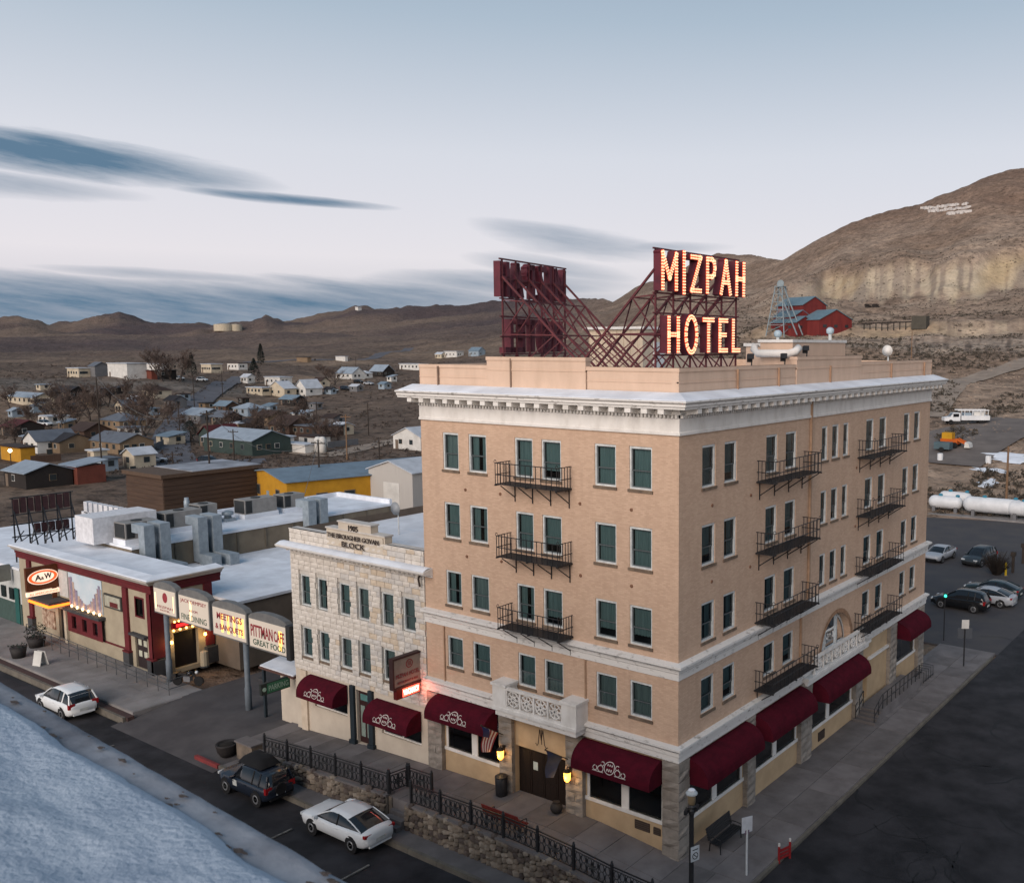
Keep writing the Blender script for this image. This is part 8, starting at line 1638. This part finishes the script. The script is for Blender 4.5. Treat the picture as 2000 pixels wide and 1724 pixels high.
p = G(80, 1302, -.7); x, y = float(p[0]), float(p[1]); ab = thing('sandwich_board', (x, y, -.7), 'white lettered sandwich board on the brick strip', 'sign'); MB().obox((x, y-.2, -.1), .75, .03, 1.15, .25, -.22).build('front_board', WC['white'], ab); MB().obox((x, y+.2, -.1), .75, .03, 1.15, .25, .22).build('back_board', WC['white'], ab); MB().obox((x, y-.235, -.25), .55, .02, .6, .25, -.22).build('print_panel', hx('board_grey', '#6d737b'), ab)
p = G(368, 1338, -.5); mx_, my_ = float(p[0]), float(p[1]); mc = thing('motorcycle', (mx_, my_, -.5), 'black motorcycle parked under the sign arch', 'motorcycle', None, .5)
for x in (-.75, .75): w_ = MB().lathe((x, 0, .33), [(.26, -.06), (.33, -.05), (.33, .05), (.26, .06)], 16, 'Y').build('wheel', TYRE, mc, local=True); MB().lathe((x, 0, .33), [(.24, -.02), (.24, .02)], 12, 'Y').build('rim', RIM, w_, local=True)
MB().tube([(-.75, 0, .35), (-.3, 0, .62), (.35, 0, .80), (.72, 0, .36)], [.05, .07, .07, .04], 6).build('frame', TRIM, mc, local=True); MB().ball((.15, 0, .86), .2, 8, .7).build('fuel_tank', BCAR, mc, local=True, smooth=True); MB().obox((-.38, 0, .80), .7, .28, .12).build('seat', TRIM, mc, local=True); MB().obox((0, 0, .48), .45, .34, .36).build('engine', RIM, mc, local=True); MB().tube([(.42, -.38, 1.05), (.5, 0, 1.0), (.42, .38, 1.05)], .02, 5).build('handlebar', TRIM, mc, local=True); MB().ball((.62, 0, .92), .11, 7).build('headlamp', HEAD, mc, local=True); MB().obox((-.8, 0, .7), .3, .62, .35).build('pannier', TRIM, mc, local=True)
mb = MB(); mb.box(-36.2, -34.0, 3.6, 3.85, -.5, -.36); mb.build('wheel_stop', GREYB, None, 'dark wheel stop on the driveway', 'wheel stop')
p = G(400, 1300, -.5); o = thing('tan_bollard', tuple(p), 'tan post beside the cafe side entrance', 'bollard'); MB().lathe((p[0], p[1], -.55), [(.28, 0), (.26, 1.1), (.1, 1.15)], 10).build('tube', TAN, o); MB().lathe((p[0], p[1], -.55), [(.33, 0), (.33, .1)], 10).build('base', GREYB, o)
# ---------------------------------------------------------------- snowy roof edge under the camera
RZ = 19.0
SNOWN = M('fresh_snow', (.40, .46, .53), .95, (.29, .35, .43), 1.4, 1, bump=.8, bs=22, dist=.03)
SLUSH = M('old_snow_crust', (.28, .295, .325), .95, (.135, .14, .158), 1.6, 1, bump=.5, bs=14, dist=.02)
nr = thing('near_building', (10, -36, 0), 'flat-roofed building across the street whose snowy roof edge is in view', 'building')
yE = lambda x: -28.82-.055*(x-12.2)
mb = MB(); mb.prism([(-12, yE(-12)-.05, -2), (30, yE(30)-.05, -2), (30, -50, -2), (-12, -50, -2)], (0, 0, RZ+1.95)); mb.build('wall', M('near_wall', (.25, .22, .2), .9), nr)
NA, NB = -6., 30.
def sheet(nx, ny, fn, name, mat):
    A_, B_ = np.meshgrid(np.linspace(0, 1, nx+1), np.linspace(0, 1, ny+1)); X, Y, Z = fn(NA+(NB-NA)*A_, B_); mb = MB(); mb.v = list(zip(X.ravel().tolist(), Y.ravel().tolist(), Z.ravel().tolist()))
    mb.f = [(j*(nx+1)+i, j*(nx+1)+i+1, (j+1)*(nx+1)+i+1, (j+1)*(nx+1)+i) for j in range(ny) for i in range(nx)]; return mb.build(name, mat, nr, smooth=True)
def copf(x, b): e_ = (b == 0); return x, yE(x)-.55*b+e_*.035*(vnoise(x*5, 0*x, 6)-.5), RZ+.03*(fbm(x*3, b*2, 3, 4)-.3)-.10*e_
sheet(420, 9, copf, 'coping', SLUSH)
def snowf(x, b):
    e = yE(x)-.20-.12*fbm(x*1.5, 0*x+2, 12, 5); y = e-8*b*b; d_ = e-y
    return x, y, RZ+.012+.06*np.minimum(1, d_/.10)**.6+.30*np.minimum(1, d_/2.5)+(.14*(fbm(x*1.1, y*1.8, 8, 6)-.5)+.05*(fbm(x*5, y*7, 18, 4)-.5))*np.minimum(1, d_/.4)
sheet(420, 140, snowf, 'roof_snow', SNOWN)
DST = M('bare_gravel', (.05, .036, .03), .95, (.10, .08, .07), 30, 1); mb = MB(); q = random.Random(4)
for k in range(46):
    x = q.uniform(10.5, 18); y = yE(x)-.09-q.random()**1.2*.22; n_ = 16; s_ = q.uniform(.006, .026); ph = q.uniform(0, 6); mb.add([(x+s_*(1+.35*math.sin(2*t_+ph)+.2*math.sin(5*t_+ph*2)+q.uniform(-.08, .08))*1.9*math.cos(t_), y+s_*(1+.3*math.sin(3*t_+ph)+q.uniform(-.08, .08))*.8*math.sin(t_), RZ+.030) for t_ in [6.283*i_/n_ for i_ in range(n_)]]+[(x, y, RZ+.034)], [(i_, (i_+1) % n_, n_) for i_ in range(n_)])
mb.build('bare_patches', DST, nr, kind='stuff')
